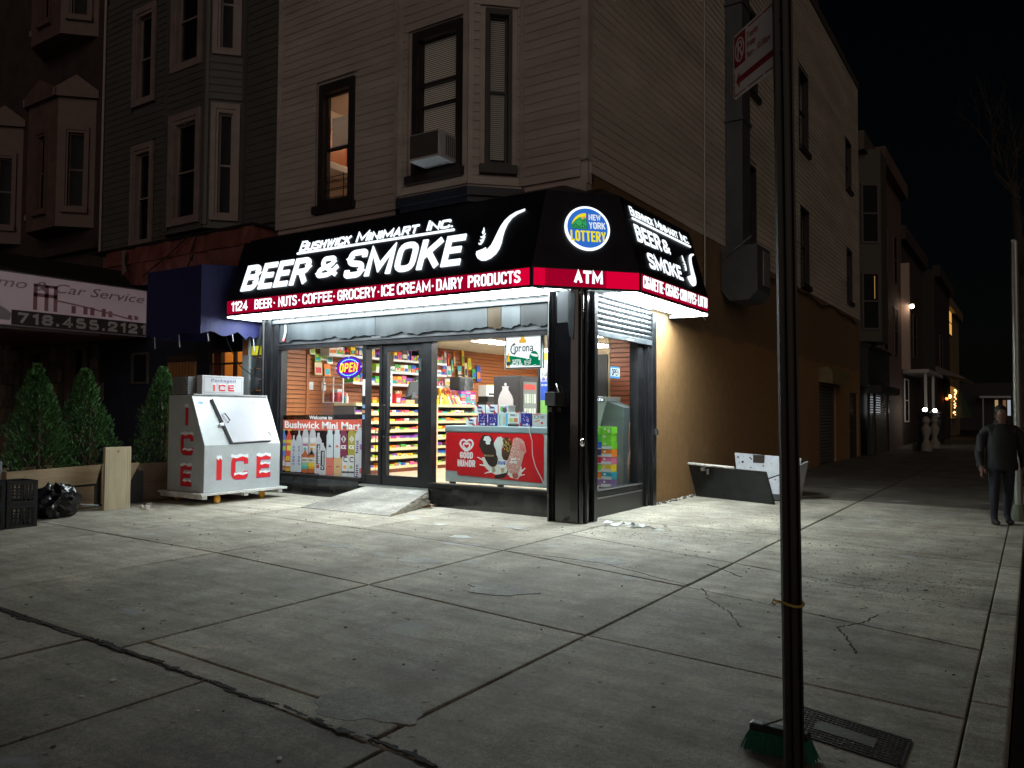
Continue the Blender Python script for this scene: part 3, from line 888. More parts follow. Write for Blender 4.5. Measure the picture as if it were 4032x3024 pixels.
tp = MB(); tp.box(-12.30, -10.3, 10.452, 10.46, 2.86, 2.885)
cols = [((-12.42, -9.87), (.060, .070, .078)), ((-9.86, -7.39), (.050, .056, .060)), ((-7.38, -7.12), (.045, .03, .016)), ((-7.11, -6.76), (.075, .084, .09)), ((-6.75, -6.26), (.034, .036, .038))]
for (a, b), c in cols:
    n = 20; mb = MB()
    m = mat("fascia_sheet", c, .38, .45, var=.28, vs=2.4, bump=.15, bs=5, stretch=(1, 1, .22))
    for i in range(n):                                   # ragged torn lower edge
        x0, x1 = a + (b - a) * i / n, a + (b - a) * (i + 1) / n
        g_ = lambda x: 2.965 + .018 * math.sin(x * 7.3) + .016 * math.sin(x * 23 + 1) + .01 * math.sin(x * 61)
        w_ = lambda x: 10.462 + .007 * math.sin(x * 4 + 2)
        mb.hexa([(x0, w_(x0), g_(x0)), (x1, w_(x1), g_(x1)), (x1, 10.5, g_(x1)), (x0, 10.5, g_(x0)), (x0, w_(x0), 3.30), (x1, w_(x1), 3.30), (x1, 10.5, 3.30), (x0, 10.5, 3.30)])
    obj("fascia_panel", mb, m, sf, smooth=True)
obj("fascia_backing", MB().box(-12.42, -6.02, 10.505, 10.62, 2.90, 3.42), mat("dark_grey_board", (.055, .06, .065), .55, var=.3), sf)
hr = MB(); hr.box(-12.62, -6.05, 10.40, 10.50, 3.305, 3.375)
obj("shutter_head_rail", hr, STEEL, sf, bev=.012)
hs = MB(); hs.box(-12.62, -6.05, 10.425, 10.5, 3.376, 3.41)
for i in range(14): hs.lathe([(.012, 0), (.012, .012)], (-12.4 + i * .46, 10.425, 3.395), 6, 0, (0, -1, 0))
obj("head_strip", hs, BLACKF, sf)
obj("latch_tab", MB().box(-9.93, -9.72, 10.445, 10.46, 2.925, 2.945), ALU, sf)
tb = MB(); tb.tube([(-12.22, 10.44, 3.28), (-12.21, 10.43, 3.12), (-12.26, 10.43, 2.98)], .018, 6)
obj("hanging_strap", tb, pc((.55, .55, .55)), sf); obj("strap_tip", MB().box(-12.28, -12.235, 10.42, 10.44, 2.965, 3.02), RED, sf)
# door leaf
dl = thing("glass_door", "black framed glass shop door with a black pull handle at the top of the ramp", "door", (-9.23, 10.5, .29))
dm = MB(); dm.box(-9.69, -9.585, 10.49, 10.58, .295, 2.795); dm.box(-8.86, -8.77, 10.49, 10.58, .295, 2.795); dm.box(-9.585, -8.86, 10.492, 10.578, .295, .47); dm.box(-9.585, -8.86, 10.492, 10.578, 2.67, 2.795)
obj("stile", dm, BLACKF, dl)
obj("glass_pane", MB().quad((-9.585, 10.545, .47), (-8.86, 10.545, .47), (-8.86, 10.545, 2.67), (-9.585, 10.545, 2.67)), GLASS, dl, recalc=False)
obj("handle", MB().box(-9.675, -9.60, 10.43, 10.488, 1.28, 1.72), BLACKF, dl, bev=.015)
obj("lock", MB().lathe([(.022, 0), (.022, .02)], (-9.63, 10.49, 1.16), 10, 0, (0, -1, 0)), CHROME, dl)
obj("hinge", MB().tube([(-8.81, 10.48, 2.30), (-8.81, 10.48, 2.52)], .02, 6), STEEL, dl)
obj("threshold", MB().box(-10.17, -8.56, 10.41, 10.63, .262, .294), ALU, dl)
obj("closer", MB().box(-9.10, -8.87, 10.582, 10.64, 2.58, 2.66), BLACK, dl)
stk = MB()
for z, h, c in ((1.88, .30, 0), (1.66, .06, 1), (1.57, .05, 2), (1.46, .08, 3)):
    stk.box(-10.155, -10.10, 10.468, 10.4745, z, z + h, c)
tag(obj("door_sticker", stk, [pc((.75, .75, .73)), pc((.2, .35, .6)), pc((.6, .25, .15)), pc((.25, .4, .7))]), "column of small paper stickers on the black frame beside the narrow pane", "sticker")
# concrete ramp
rp = MB(); rp.add([(-10.02, 10.42, -.01), (-8.55, 10.42, -.01), (-8.55, 10.42, .262), (-10.02, 10.42, .262), (-9.55 - .6, 9.05, -.01), (-8.20, 9.08, -.01), (-8.20, 9.08, .008), (-10.15, 9.05, .008)], [(0, 1, 2, 3), (3, 2, 6, 7), (1, 5, 6, 2), (4, 0, 3, 7), (4, 5, 1, 0), (7, 6, 5, 4)])
rpo = obj("ramp", rp, CONC2, bev=.012)
tag(rpo, "pale concrete wedge ramp leading up to the glass shop door", "ramp")
rs = MB()
for i in range(60):
    t = RN.random(); x = -8.545 + t * .34; y = 10.4 - t * 1.3; z = RN.uniform(.01, .01 + .22 * (1 - t))
    s = RN.uniform(.02, .07)
    rs.hexa([(x, y - s, z - .02), (x + .012, y - s * .9, z - .018), (x + .012, y + s * .8, z - .02), (x, y + s, z - .015), (x, y - s * .8, z + s * .4), (x + .01, y - s, z + s * .3), (x + .01, y + s, z + s * .35), (x, y + s * .7, z + s * .4)])
# left edge: shutter guide, pilaster of steel slats
pl_ = thing("metal_pilaster", "narrow pilaster of stacked grey steel strips with yellow sticker left of the shopfront", "pilaster", (-13.0, 10.5, 0))
for i in range(15):
    z = .02 + i * .222
    obj("plank", MB().box(-13.22, -12.80, 10.42 + RN.uniform(-.006, .006), 10.5, z, z + .205), STEEL, pl_, bev=.008)
obj("sheet_edge", MB().box(-13.44, -13.23, 10.38, 10.5, 0, 3.12), mat("pale_sheet", (.42, .46, .48), .4, .5, var=.2, vs=3, stretch=(1, 1, .2)), pl_)
obj("sticker", MB().box(-13.19, -12.86, 10.405, 10.4135, 2.72, 2.9), pc((.75, .65, .03)), pl_)
obj("switch_box", MB().box(-13.1, -12.95, 10.34, 10.41, 2.02, 2.26), STEEL, pl_, bev=.01)
obj("rust_patch", MB().box(-13.40, -13.26, 10.372, 10.3795, 2.72, 3.02), mat("rust", (.25, .09, .03), .8, var=.5, vs=20), pl_)
cw = MB(); cw.tube([(-13.62, 10.1, 3.1), (-13.6, 10.25, 2.8), (-13.4, 10.3, 2.5), (-13.05, 10.33, 2.3)], .009, 6)
cw.tube([(-13.03, 10.33, 2.02), (-12.95, 10.36, 1.9), (-13.12, 10.37, 1.7), (-12.98, 10.37, 1.5), (-13.1, 10.37, 1.3)], .008, 6)
cw.tube([(-12.80, 10.35, 3.2), (-13.02, 10.36, 2.3)], .016, 6)
obj("wiring", cw, BLACK, pl_)
sg = MB(); sg.box(-12.78, -12.70, 10.36, 10.5, 0, 3.40); sg.box(-12.685, -12.57, 10.38, 10.5, 0, 3.40)
sg.tube([(-12.74, 10.33, 0), (-12.74, 10.33, 3.35)], .03, 8)
tag(obj("shutter_guide", sg, BLACKF), "black steel shutter guide rail at the left end of the shopfront", "rail")

# corner column
cc = thing("corner_column", "glossy black clad steel column at the shop corner", "column", (-5.75, 10.3, 0))
def extr(poly, z0, z1): return MB().prism(poly, lambda x, y, d: Vector((x, y, d)), z0, z1)
obj("core", extr([(-5.93, 10.10), (-5.86, 10.055), (-5.60, 10.03), (-5.50, 10.07), (-5.46, 10.16), (-5.45, 10.40), (-5.52, 10.68), (-5.95, 10.68)], 0.0, 3.41), BLACKM, cc, bev=.01)
obj("edge_strip", extr([(-6.03, 10.44), (-6.02, 10.10), (-5.95, 10.07), (-5.935, 10.10), (-5.955, 10.44)], 0, 3.40), BLACKF, cc)
obj("edge_strip", extr([(-5.99, 10.085), (-5.985, 10.03), (-5.955, 10.02), (-5.94, 10.06)], 0, 3.40), BLACKM, cc, bev=.006)
obj("guide_tube", MB().tube([(-5.46, 10.10, 0), (-5.46, 10.10, 3.4)], .032, 10), BLACKM, cc, smooth=True)
obj("guide_tube", MB().tube([(-5.435, 10.20, 0), (-5.435, 10.20, 3.4)], .022, 8), BLACKF, cc, smooth=True)
obj("guide_rail", extr([(-5.53, 10.46), (-5.40, 10.40), (-5.40, 10.50), (-5.53, 10.60)], 0, 3.40), mat("worn_black_rail", (.05, .05, .055), .3, .5), cc)
obj("bare_plate", extr([(-5.84, 10.05), (-5.60, 10.02), (-5.60, 10.03), (-5.84, 10.06)], 2.92, 3.38), mat("grey_primer", (.055, .06, .07), .5), cc)
obj("torn_flap", MB().add([(-5.64, 10.005, 2.95), (-5.54, 10.02, 2.95), (-5.54, 9.99, 2.66), (-5.60, 9.985, 2.72), (-5.64, 10.02, 3.35), (-5.53, 10.03, 3.35)], [(0, 1, 5, 4), (0, 3, 2, 1)]), STEEL, cc)
fb = MB(); fb.tube([(-5.70, 10.02, .02), (-5.66, 9.99, .09), (-5.62, 10.0, .05)], .008, 5)
obj("bent_wire", fb, BLACK, cc)
lb = thing("lock_box", "small grey metal box with a padlock on the corner column", "box", (-5.9, 10.0, 1.63))
obj("body", MB().box(-5.97, -5.80, 9.92, 10.05, 1.70, 1.90), mat("grey_box", (.16, .17, .18), .45, .4, var=.15), lb, bev=.008)
obj("side", MB().box(-5.797, -5.70, 9.95, 10.05, 1.70, 1.89), BLACKF, lb)
obj("padlock", MB().box(-5.92, -5.87, 9.93, 9.955, 1.61, 1.675), ALU, lb, bev=.006)
obj("wire", MB().tube([(-5.78, 10.0, 1.9), (-5.80, 9.99, 1.97), (-5.84, 10.03, 2.02)], .008, 5), ALU, lb)
rk = MB(); rk.ball((-5.42, 10.06, 1.17), .035, .045, .06, 8)
tag(obj("round_lock", rk, CHROME, smooth=True), "shiny round shutter lock on the right edge of the corner column", "lock")
# side window under the half open shutter
sfw = thing("side_shop_window", "tall dark framed side window of the shop under a half lowered shutter", "window", (Xs, 11.7, 0))
m_ = MB(); m_.box(-5.72, -5.56, 12.30, 12.46, .37, 3.4); m_.box(-5.70, -5.57, 10.66, 12.30, .365, .42); m_.box(-5.70, -5.57, 10.66, 12.30, 2.86, 2.95); m_.box(-5.73, -5.63, 10.66, 10.72, .42, 2.86)
m_.box(-5.70, -5.585, 12.46, 12.60, .0, 3.38)
obj("frame", m_, BLACKF, sfw)
gm_ = MB(); gm_.box(-5.568, -5.552, 10.68, 12.46, .40, .416); gm_.box(-5.575, -5.555, 10.68, 12.46, .285, .30)
obj("bead", gm_, mat("grey_bead", (.30, .30, .31), .35, .6), sfw)
obj("kick_panel", MB().box(-5.70, -5.58, 10.68, 12.46, -.02, .364), mat("black_kick", (.022, .022, .024), .4, var=.4, vs=4), sfw)
obj("glass_pane", MB().quad((-5.63, 10.7, .42), (-5.63, 12.30, .42), (-5.63, 12.30, 2.9), (-5.63, 10.7, 2.9)), GLASS, sfw, recalc=False)
gr = MB(); gr.box(-5.60, -5.50, 12.78, 12.93, 0, 3.35); gr.box(-5.62, -5.56, 12.61, 12.70, 0, 2.75); gr.tube([(-5.53, 12.66, .1), (-5.53, 12.66, 2.75)], .012, 6)
obj("shutter_track", gr, BLACKF, sfw)
obj("white_seal", MB().box(-5.575, -5.56, 12.705, 12.725, .5, 2.75), mat("pale_seal", (.5, .5, .5), .5), sfw)
obj("latch", MB().box(-5.50, -5.47, 12.86, 12.95, 1.22, 1.32), ALU, sfw, bev=.006)
sr = thing("roll_shutter", "steel roll shutter half lowered over the side window", "shutter", (Xs, 11.7, 2.78))
sl_prof = [(0, .002), (.010, .004), (.0165, .010), (.0195, .016), (.0205, .038), (.019, .060), (.0165, .066), (.010, .070), (.006, .073), (.010, .077), (.004, .082), (.0, .084)]
for i in range(7):
    z = 2.865 + i * .086
    poly = [(-.012, .002)] + sl_prof + [(-.012, .084)]
    obj("slat", MB().prism([(q[0], q[1]) for q in poly], lambda x, y, d, z=z: Vector((-5.545 + x, d, z + y)), 10.56, 12.80), SHUT, sr, smooth=True)
obj("bottom_bar", MB().box(-5.57, -5.515, 10.56, 12.81, 2.775, 2.862), STEEL, sr, bev=.006)
obj("lift_hook", MB().tube([(-5.51, 11.75, 2.80), (-5.47, 11.8, 2.79), (-5.47, 11.9, 2.80), (-5.51, 11.95, 2.81)], .008, 6), ALU, sr)

# ------------------------------------------------------------------ awning with lit lettering
AX0, AX1, AY = -12.85, -5.97, 9.54          # front box
BX = -4.85                                     # side face
zb, zt, zz_ = 3.41, 3.69, 4.90
aw = thing("shop_awning", "large black shop awning with glowing white letters and red strip wrapping the corner", "awning", (-8.5, 10.0, 3.41))
pf0, pf1 = Vector((AX0, AY, zt)), Vector((AX1, AY, zt))
ps0, ps1 = Vector((BX, 10.79, zt)), Vector((BX, 13.735, zt))
tf0, tf1 = Vector((AX0, 9.94, zz_)), Vector((AX1, 9.94, zz_))
ts0, ts1 = Vector((-5.21, 10.80, zz_)), Vector((-5.21, 13.735, zz_))
mb = MB()
W = lambda p, z: Vector((p.x, p.y, z))
mb.quad(pf0, pf1, tf1, tf0); mb.quad(pf1, ps0, ts0, tf1); mb.quad(ps0, ps1, ts1, ts0)
b0, b1, b2, b3 = Vector((AX0, 10.48, 5.10)), Vector((-6.0, 10.48, 5.10)), Vector((-5.58, 10.95, 5.10)), Vector((-5.58, 13.735, 5.10))
mb.quad(tf0, tf1, b1, b0); mb.quad(tf1, ts0, b2, b1); mb.quad(ts0, ts1, b3, b2)
mb.add([W(pf0, zb), pf0, tf0, b0, Vector((AX0, 10.48, zb))], [(0, 1, 2, 3, 4)])
mb.add([W(ps1, zb), ps1, ts1, b3, Vector((-5.58, 13.735, zb))], [(4, 3, 2, 1, 0)])
obj("canopy", mb, AWN, aw, recalc=False)
# red strip: boxes with brighter bare ends
RB1 = emis("red_strip_lit", (.60, .0, .035), .55)
RB2 = emis("red_strip_bare", (.85, .0, .045), .80)
FB, SB = PX(AY), PY(BX)
u_c = (ps0 - pf1); Lc = u_c.length
CB = plane(W(pf1, 0), u_c, (0, 0, 1))
for pl, a, b, mtl in ((FB, AX0 + .02, -6.30, RB1), (FB, -6.297, AX1 - .03, RB2), (CB, .03, .20, RB2), (CB, .203, 1.14, RB1), (CB, 1.143, Lc - .02, RB2), (SB, 10.81, 13.72, RB1)):
    obj("strip_panel", pbox(MB(), pl, a, b, zb + .02, zt - .012, -.01, .004), mtl, aw)
rim = MB()
for pl, a, b in ((FB, AX0, AX1), (CB, 0, Lc), (SB, 10.79, 13.735)):
    pbox(rim, pl, a, b, zb - .012, zb + .018, -.05, .012); pbox(rim, pl, a, b, zt - .010, zt + .006, -.02, .008)
for pl, a in ((FB, AX0), (FB, AX1 - .03), (CB, 0.0), (SB, 10.79), (SB, 13.72)):
    pbox(rim, pl, a, a + .028, zb + .018, zt - .010, -.03, .007)
obj("rim", rim, mat("dark_rim", (.03, .03, .04), .4, .4), aw)
# lettering on the strips
STRL = emis("strip_letter", (.84, .94, 1.0), 1.6)
t_ = .030
for s_, a, b in (("1124", -12.69, -12.22), ("BEER", -12.015, -11.538), ("*", -11.49, -11.40), ("NUTS", -11.36, -10.88), ("*", -10.83, -10.75), ("COFFEE", -10.727, -9.99), ("*", -9.96, -9.89), ("GROCERY", -9.86, -8.98), ("*", -8.94, -8.88), ("ICE", -8.86, -8.58), ("CREAM", -8.52, -7.83), ("*", -7.80, -7.74), ("DAIRY", -7.71, -7.20), ("PRODUCTS", -7.10, -6.16)):
    obj('strip_lettering', caps(MB(), s_, FB, a, b, 3.475, 3.655, t_, .006, base=.005, gap=.5, rad=.9), STRL, aw)
obj('strip_lettering', caps(MB(), 'ATM', CB, .640, 1.085, 3.485, 3.672, .042, .006, base=.005, gap=.3), STRL, aw)
for s_, a, b in (("CIGARETTE", 10.89, 11.65), ("*", 11.68, 11.73), ("CIGARS", 11.757, 12.29), ("*", 12.31, 12.36), ("CBD", 12.38, 12.66), ("PIPES", 12.71, 13.10), ("*", 13.13, 13.18), ("LOTTO", 13.21, 13.665)):
    obj('strip_lettering', caps(MB(), s_, SB, a, b, 3.478, 3.662, .024, .006, base=.005, gap=.45, rad=.9), STRL, aw)
FS = plane(pf0, (1, 0, 0), tf0 - pf0)
SS = plane((BX, 0, zt), (0, 1, 0), ts1 - ps1)
for s_, a, b in (("BEER", .36, 2.14), ("&", 2.36, 2.88), ("SMOKE", 3.06, 5.56)):
    obj("lettering", caps(MB(), s_, FS, a, b, .165 if s_ != "&" else .245, .70 if s_ != "&" else .655, .105 if s_ != "&" else .085, .022, base=.004, gap=.62, shear=.02), SIGN_L, aw)
for s_, a, b, z0_ in (("Bushwick", 1.715, 3.00, .85), ("Minimart", 3.13, 4.53, .855), ("Inc.", 4.70, 5.25, .865)):
    obj("lettering", caps(MB(), s_, FS, a, b, z0_, 1.06, .034, .015, base=.004, gap=.75, shear=.08, rad=.35), SIGN_L, aw)
obj("underline", FS and MB().prism(rrect(1.667, 5.293, .795, .835, .019), FS, .004, .018), SIGN_L, aw)
def pipe(mb, pl, ox, oy, sx, sy):
    P = lambda x, y: (ox + x * sx, oy + y * sy)
    # bowl outline continues into the curved stem (x right, y up; unit size)
    o = [(0, .20), (.0, .13), (.06, .04), (.16, -.02), (.28, -.03), (.40, .01), (.50, .09), (.56, .20), (.585, .32), (.585, .46), (.60, .60), (.64, .74), (.72, .86), (.83, .93), (1.0, .985)]
    i = [(1.0, 1.025), (.80, .985), (.66, .92), (.55, .82), (.48, .70), (.43, .56), (.385, .42), (.34, .30), (.27, .22), (.235, .20), (.215, .265), (.15, .235), (.03, .205)]
    mb.prism([P(*q) for q in o + i], pl, .004, .02)
def steam(mb, pl, ox, oy, sx, sy):
    P = lambda x, y: (ox + x * sx, oy + y * sy)
    for dx, dy, s in ((0, 0, 1), (.03, .12, .95), (.02, .25, .9)):
        mb.prism([P(dx + x * s, dy + y * s) for x, y in ((-.10, .02), (-.02, .0), (.06, .06), (.12, .14), (.10, .06), (.03, -.05), (-.06, -.05))], pl, .004, .018)
    mb.prism([P(.02, .34), P(.06, .40), P(.05, .50), P(.0, .62), P(-.01, .50), P(-.04, .42)], pl, .004, .018)
pm = MB(); pipe(pm, FS, 5.83, .21, .74, .76); steam(pm, FS, 5.87, .50, .42, .44)
obj("pipe_emblem", pm, SIGN_L, aw)
for s_, a, b, c, d, t in (("BEER", .262, 1.245, .56, .855, .056), ("&", 1.32, 1.62, .58, .82, .046), ("SMOKE", .468, 1.875, .15, .42, .054)):
    obj("lettering", caps(MB(), s_, SS, 10.79 + a, 10.79 + b, c, d, t, .005, base=.003, gap=.75, shear=.06), SIGN_L, aw)
for s_, a, b in (("Bushwick", .29, 1.17), ("Minimart", 1.27, 2.25), ("Inc.", 2.37, 2.75)):
    obj("lettering", caps(MB(), s_, SS, 10.79 + a, 10.79 + b, 1.0, 1.16, .020, .005, base=.003, gap=1.0, shear=.02, rad=.35), SIGN_L, aw)
obj("underline", MB().prism(rrect(10.79 + .276, 10.79 + 2.77, .93, .962, .015), SS, .004, .018), SIGN_L, aw)
pm = MB(); pipe(pm, SS, 10.79 + 2.11, .135, .68, .66); steam(pm, SS, 10.79 + 2.13, .40, .36, .42)
obj("pipe_emblem", pm, SIGN_L, aw)
# round lottery sign on the corner face
CS = plane(pf1, u_c, (tf1 + ts0) / 2 - (pf1 + ps0) / 2)
lo = thing("lottery_sign", "round glowing blue lottery sign on the corner of the awning", "sign", (-5.4, 10.15, 4.0))
LCX, LCY, LR_ = .872, .648, .352
obj("ring", MB().prism(ell(LCX, LCY, LR_, LR_, 48), CS, .003, .03), SIGN_L, lo)
obj("face", MB().prism(ell(LCX, LCY, LR_ * .90, LR_ * .90, 48), CS, .0305, .034), emis("lottery_blue", (.03, .16, .62), .95), lo)
EY, EG, EW, EO, ER = emis("lot_yellow", (.85, .75, .02), 1.0), emis("lot_green", (.04, .42, .13), .9), emis("lot_white", (.75, .82, .9), 1.0), emis("lot_orange", (.9, .35, .12), .9), emis("lot_red", (.85, .12, .06), .9)
px0, px1, py0, py1 = .615, .857, .625, .885
B_ = .0345
for k, (m, r) in enumerate(((EY, 1.0), (EO, .80), (ER, .62))):
    arc = ell(px1, py0, (px1 - px0) * r, (py1 - py0) * r, 12, 90, 180)
    obj("rainbow", MB().prism([(px1, py0)] + arc, CS, B_ - .001, B_ + .001 + .001 * k), m, lo)
hm = MB(); hm.prism([(px0, py0), (px1, py0), (px1, .79), (.83, .81), (.80, .78), (.76, .82), (.72, .79), (.68, .76), (.64, .70), (px0, .68)], CS, B_, B_ + .004)
obj("hills", hm, EG, lo)
bk = MB()
for q in ([(px0, .66), (.68, .70), (.735, .66), (.79, .70), (px1, .66)], [(px0, .645), (px1, .645)], [(.69, .64), (.69, .72)], [(.79, .64), (.79, .72)], [(.64, .645), (.64, .675)], [(.665, .645), (.665, .69)], [(.72, .645), (.72, .67)], [(.75, .645), (.75, .67)], [(.82, .645), (.82, .69)], [(.80, .72), (.80, .76), (.83, .76), (.83, .72)], [(px0, .68), (.66, .73), (.735, .79), (.79, .75), (.857, .79)], [(px0, py0), (px1, py0), (px1, py1)]):
    _stroke(bk, q, .006, False, CS, B_ + .004, B_ + .0055, 0)
obj("bridge_lines", bk, BLACK, lo)
nw = MB(); obj("lettering", caps(MB(), "NEW", CS, .893, 1.085, .778, .872, .018, .003, base=B_, gap=.4), EW, lo); caps(nw, "YORK", CS, .893, 1.150, .640, .748, .018, .003, base=B_, gap=.4)
obj("lettering", nw, EW, lo)
obj("lettering", caps(MB(), "LOTTERY", CS, .60, 1.150, .43, .60, .026, .003, base=B_, gap=.4), EY, lo)
# lit panels under the awning
def upan(poly, name="light_panel", m=PANEL_L):
    return obj(name, MB().prism(poly, lambda x, y, d: Vector((x, y, d)), zb + .006, zb + .012), m, aw)
n = 7
for i in range(n):
    a = AX0 + .10 + i * (AX1 - AX0 - .1) / n; b = AX0 + .10 + (i + 1) * (AX1 - AX0 - .1) / n - .022
    upan([(a, 9.59), (b, 9.59), (b, 10.36), (a, 10.36)])
upan([(-5.93, 9.66), (-4.95, 10.72), (-5.56, 10.02 + .22), (-5.92, 10.02)])
n = 5
for i in range(n):
    a = 10.86 + i * 2.80 / n; b = 10.86 + (i + 1) * 2.80 / n - .02
    upan([(-5.47, a), (-4.90, a), (-4.90, b), (-5.47, b)], m=PANEL_S)
sof = MB().prism([(AX0 + .01, AY + .012), (AX1, AY + .012), (BX - .012, 10.79), (BX - .012, 13.72), (-5.61, 13.72), (-5.61, 10.45), (AX0 + .01, 10.45)], lambda x, y, d: Vector((x, y, d)), zb + .014, zb + .03)
obj("soffit", sof, mat("white_soffit", (.7, .72, .74), .5), aw)
br_ = MB(); br_.box(AX0 - .012, AX0 + .04, AY, 10.46, zb - .05, zb + .004); br_.box(-5.58, BX, 13.70, 13.75, zb - .06, zb + .004)
br_.tube([Vector((-5.97, 9.60, zb)), Vector((-5.85, 10.05, zb - .01))], .02, 6); br_.tube([(-5.94, 9.62, zb + .002), (-5.55, 10.2, zb + .002)], .016, 6); br_.tube([(-4.98, 10.72, zb + .002), (-5.55, 10.2, zb + .002)], .016, 6)
obj("edge_rail", br_, mat("pale_metal", (.62, .66, .68), .3, .7), aw)
obj("broken_edge", rs, CONC, rpo, kind="stuff")
# ------------------------------------------------------------------ inside of the shop
FZ, CZ = 0.30, 3.20
obj("shop_floor", MB().box(-12.5, -5.65, 10.64, 21, .10, FZ), mat("pale_vinyl_floor", (.50, .42, .31), .35, var=.15, vs=3, stretch=(1, .2, 1)), kind='structure', org=(-9, 15, .1))
ceil = root("shop_ceiling", (-9, 15, CZ))
CT = mat("ceiling_tile", (.66, .62, .52), .85, var=.04, vs=20)
for i in range(11):
    for j in range(17):
        x, y = -12.45 + i * .615, 10.66 + j * .61
        obj("ceiling_tile", MB().box(x, x + .605, y, y + .60, CZ + RN.uniform(0, .003), CZ + .02), CT, ceil, recalc=False)
obj("ceiling_grid", MB().box(-12.5, -5.7, 10.64, 21, CZ + .012, CZ + .03), mat("grid_dark", (.25, .23, .18), .7), ceil)
LITE = emis("ceiling_tube_panel", (1.0, .97, .92), 52.0)
for k, (x, y) in enumerate([(-7.45, 14.25), (-8.55, 16.6), (-10.2, 12.2), (-10.2, 14.8), (-10.4, 17.6), (-7.6, 11.9), (-8.3, 19.2)]):
    c = thing("ceiling_light", ["flush white ceiling panel light nearest the side window partition", "flush ceiling panel light seen above the blue drinks machine", "ceiling panel light over the front of the counter", "ceiling panel light over the middle of the counter", "ceiling panel light above the black beer fridge", "ceiling panel light just inside the freezer window", "ceiling panel light at the back of the shop"][k], "ceiling light", (x, y, CZ), "lit ceiling panels in the shop")
    obj("diffuser", MB().box(x - .29, x + .29, y - .58, y + .58, CZ - .012, CZ - .004), LITE, c)
    f_ = MB()
    for q in ((x - .31, x - .292, y - .6, y + .6), (x + .292, x + .31, y - .6, y + .6), (x - .292, x + .292, y - .6, y - .582), (x - .292, x + .292, y + .582, y + .6)): f_.box(*q, CZ - .018, CZ - .001)
    obj("trim", f_, WHITE, c)
SLAT = mat("orange_slatwall", (.40, .135, .045), .38, var=.16, vs=5, stretch=(1, .15, 1.5))
SLATX = mat("red_brown_slatwall", (.34, .105, .045), .42, var=.16, vs=5, stretch=(.15, 1, 1.5))
slw = root("shop_wall", (-12.5, 15, FZ))
obj("backing", MB().box(-12.55, -12.47, 10.6, 21, FZ, CZ), mat("slat_groove_brown", (.12, .04, .015), .6), slw)
for j in range(32):
    z = FZ + .01 + j * .0905
    for a, b in ((10.64, 11.19), (11.27, 16.1), (16.12, 21)):
        obj("plank", MB().hexa([(-12.47, a, z), (-12.45, a, z + .006), (-12.45, b, z + .006), (-12.47, b, z), (-12.47, a, z + .080), (-12.45, a, z + .076), (-12.45, b, z + .076), (-12.47, b, z + .080)]), SLAT, slw)
obj("seam_batten", MB().box(-12.46, -12.432, 11.195, 11.265, FZ, CZ), SLAT, slw)
obj("rear_wall", MB().box(-12.5, -5.7, 21, 21.1, FZ, CZ), mat("cream_wall", (.6, .56, .48), .7), slw)
obj("right_wall", MB().box(-5.78, -5.70, 12.5, 21, FZ, CZ), mat("cream_wall_2", (.6, .56, .48), .7), slw)
pt = root("partition_wall", (-6.2, 13.7, FZ))
obj("backing", MB().box(-6.80, -5.70, 13.72, 13.8, FZ, CZ), BLACK, pt)
for j in range(32):
    z = FZ + .01 + j * .0905
    obj("plank", MB().hexa([(-6.78, 13.70, z + .006), (-5.72, 13.70, z + .006), (-5.72, 13.72, z), (-6.78, 13.72, z), (-6.78, 13.70, z + .076), (-5.72, 13.70, z + .076), (-5.72, 13.72, z + .08), (-6.78, 13.72, z + .08)]), SLATX, pt)
obj("edge_trim", MB().box(-6.82, -6.785, 13.69, 13.8, FZ, CZ), mat("pale_trim", (.45, .36, .2), .5), pt)
swm = WHITE
for k, (y, z, lab) in enumerate(((11.32, 2.12, "white wall switch plate nearest the seam of the orange slat wall"), (11.66, 2.115, "white wall outlet plate near the clear counter shield"))):
    o = thing("wall_plate", lab, "wall plate", (-12.44, y, z), "white plates on the slat wall")
    obj("plate", MB().box(-12.445, -12.43, y - .055, y + .055, z - .085, z + .085), WHITE, o, bev=.005)
    obj("rocker", MB().box(-12.43, -12.424, y - .02, y + .02, z - .04, z + .04), WHITE, o)
# counter with its tiers of sweets
RX = -11.40
ct = thing("candy_counter", "long pale wood shop counter faced with tiers of sweet shelves", "counter", (-11.8, 14, FZ))
PALEW = mat("pale_birch_edge", (.78, .62, .36), .4, var=.08, vs=5, stretch=(1, .2, 1))
SHBK = mat("dark_shelf_back", (.035, .03, .028), .6)
YA, YB = 11.55, 15.95
tiers = [1.755, 1.575, 1.395, 1.21, 1.022, .825, .64, .44]
obj("counter_top", MB().box(-12.0, RX + .02, YA, YB, 1.71, 1.77), PALEW, ct, bev=.006)
obj("back_panel", MB().box(-12.02, -11.70, YA + .01, YB, FZ, 1.71), SHBK, ct)
for k, z in enumerate(tiers[1:]):
    lip = MB(); lip.box(RX - .014, RX, YA, YB, z - .058, z); lip.box(-11.69, RX - .014, YA, YB, z - .058, z - .045)
    obj("shelf", lip, PALEW, ct)
obj("kick_board", MB().box(RX - .05, RX - .03, YA, YB, FZ, .385), mat("red_brown_kick", (.22, .06, .03), .5), ct)
obj("end_panel", MB().box(-12.0, RX + .005, YA - .03, YA, FZ, 1.70), mat("grey_end_panel", (.10, .095, .09), .5, var=.2), ct)
obj("divider", MB().box(-11.69, RX + .003, 14.16, 14.20, FZ, 1.71), PALEW, ct)
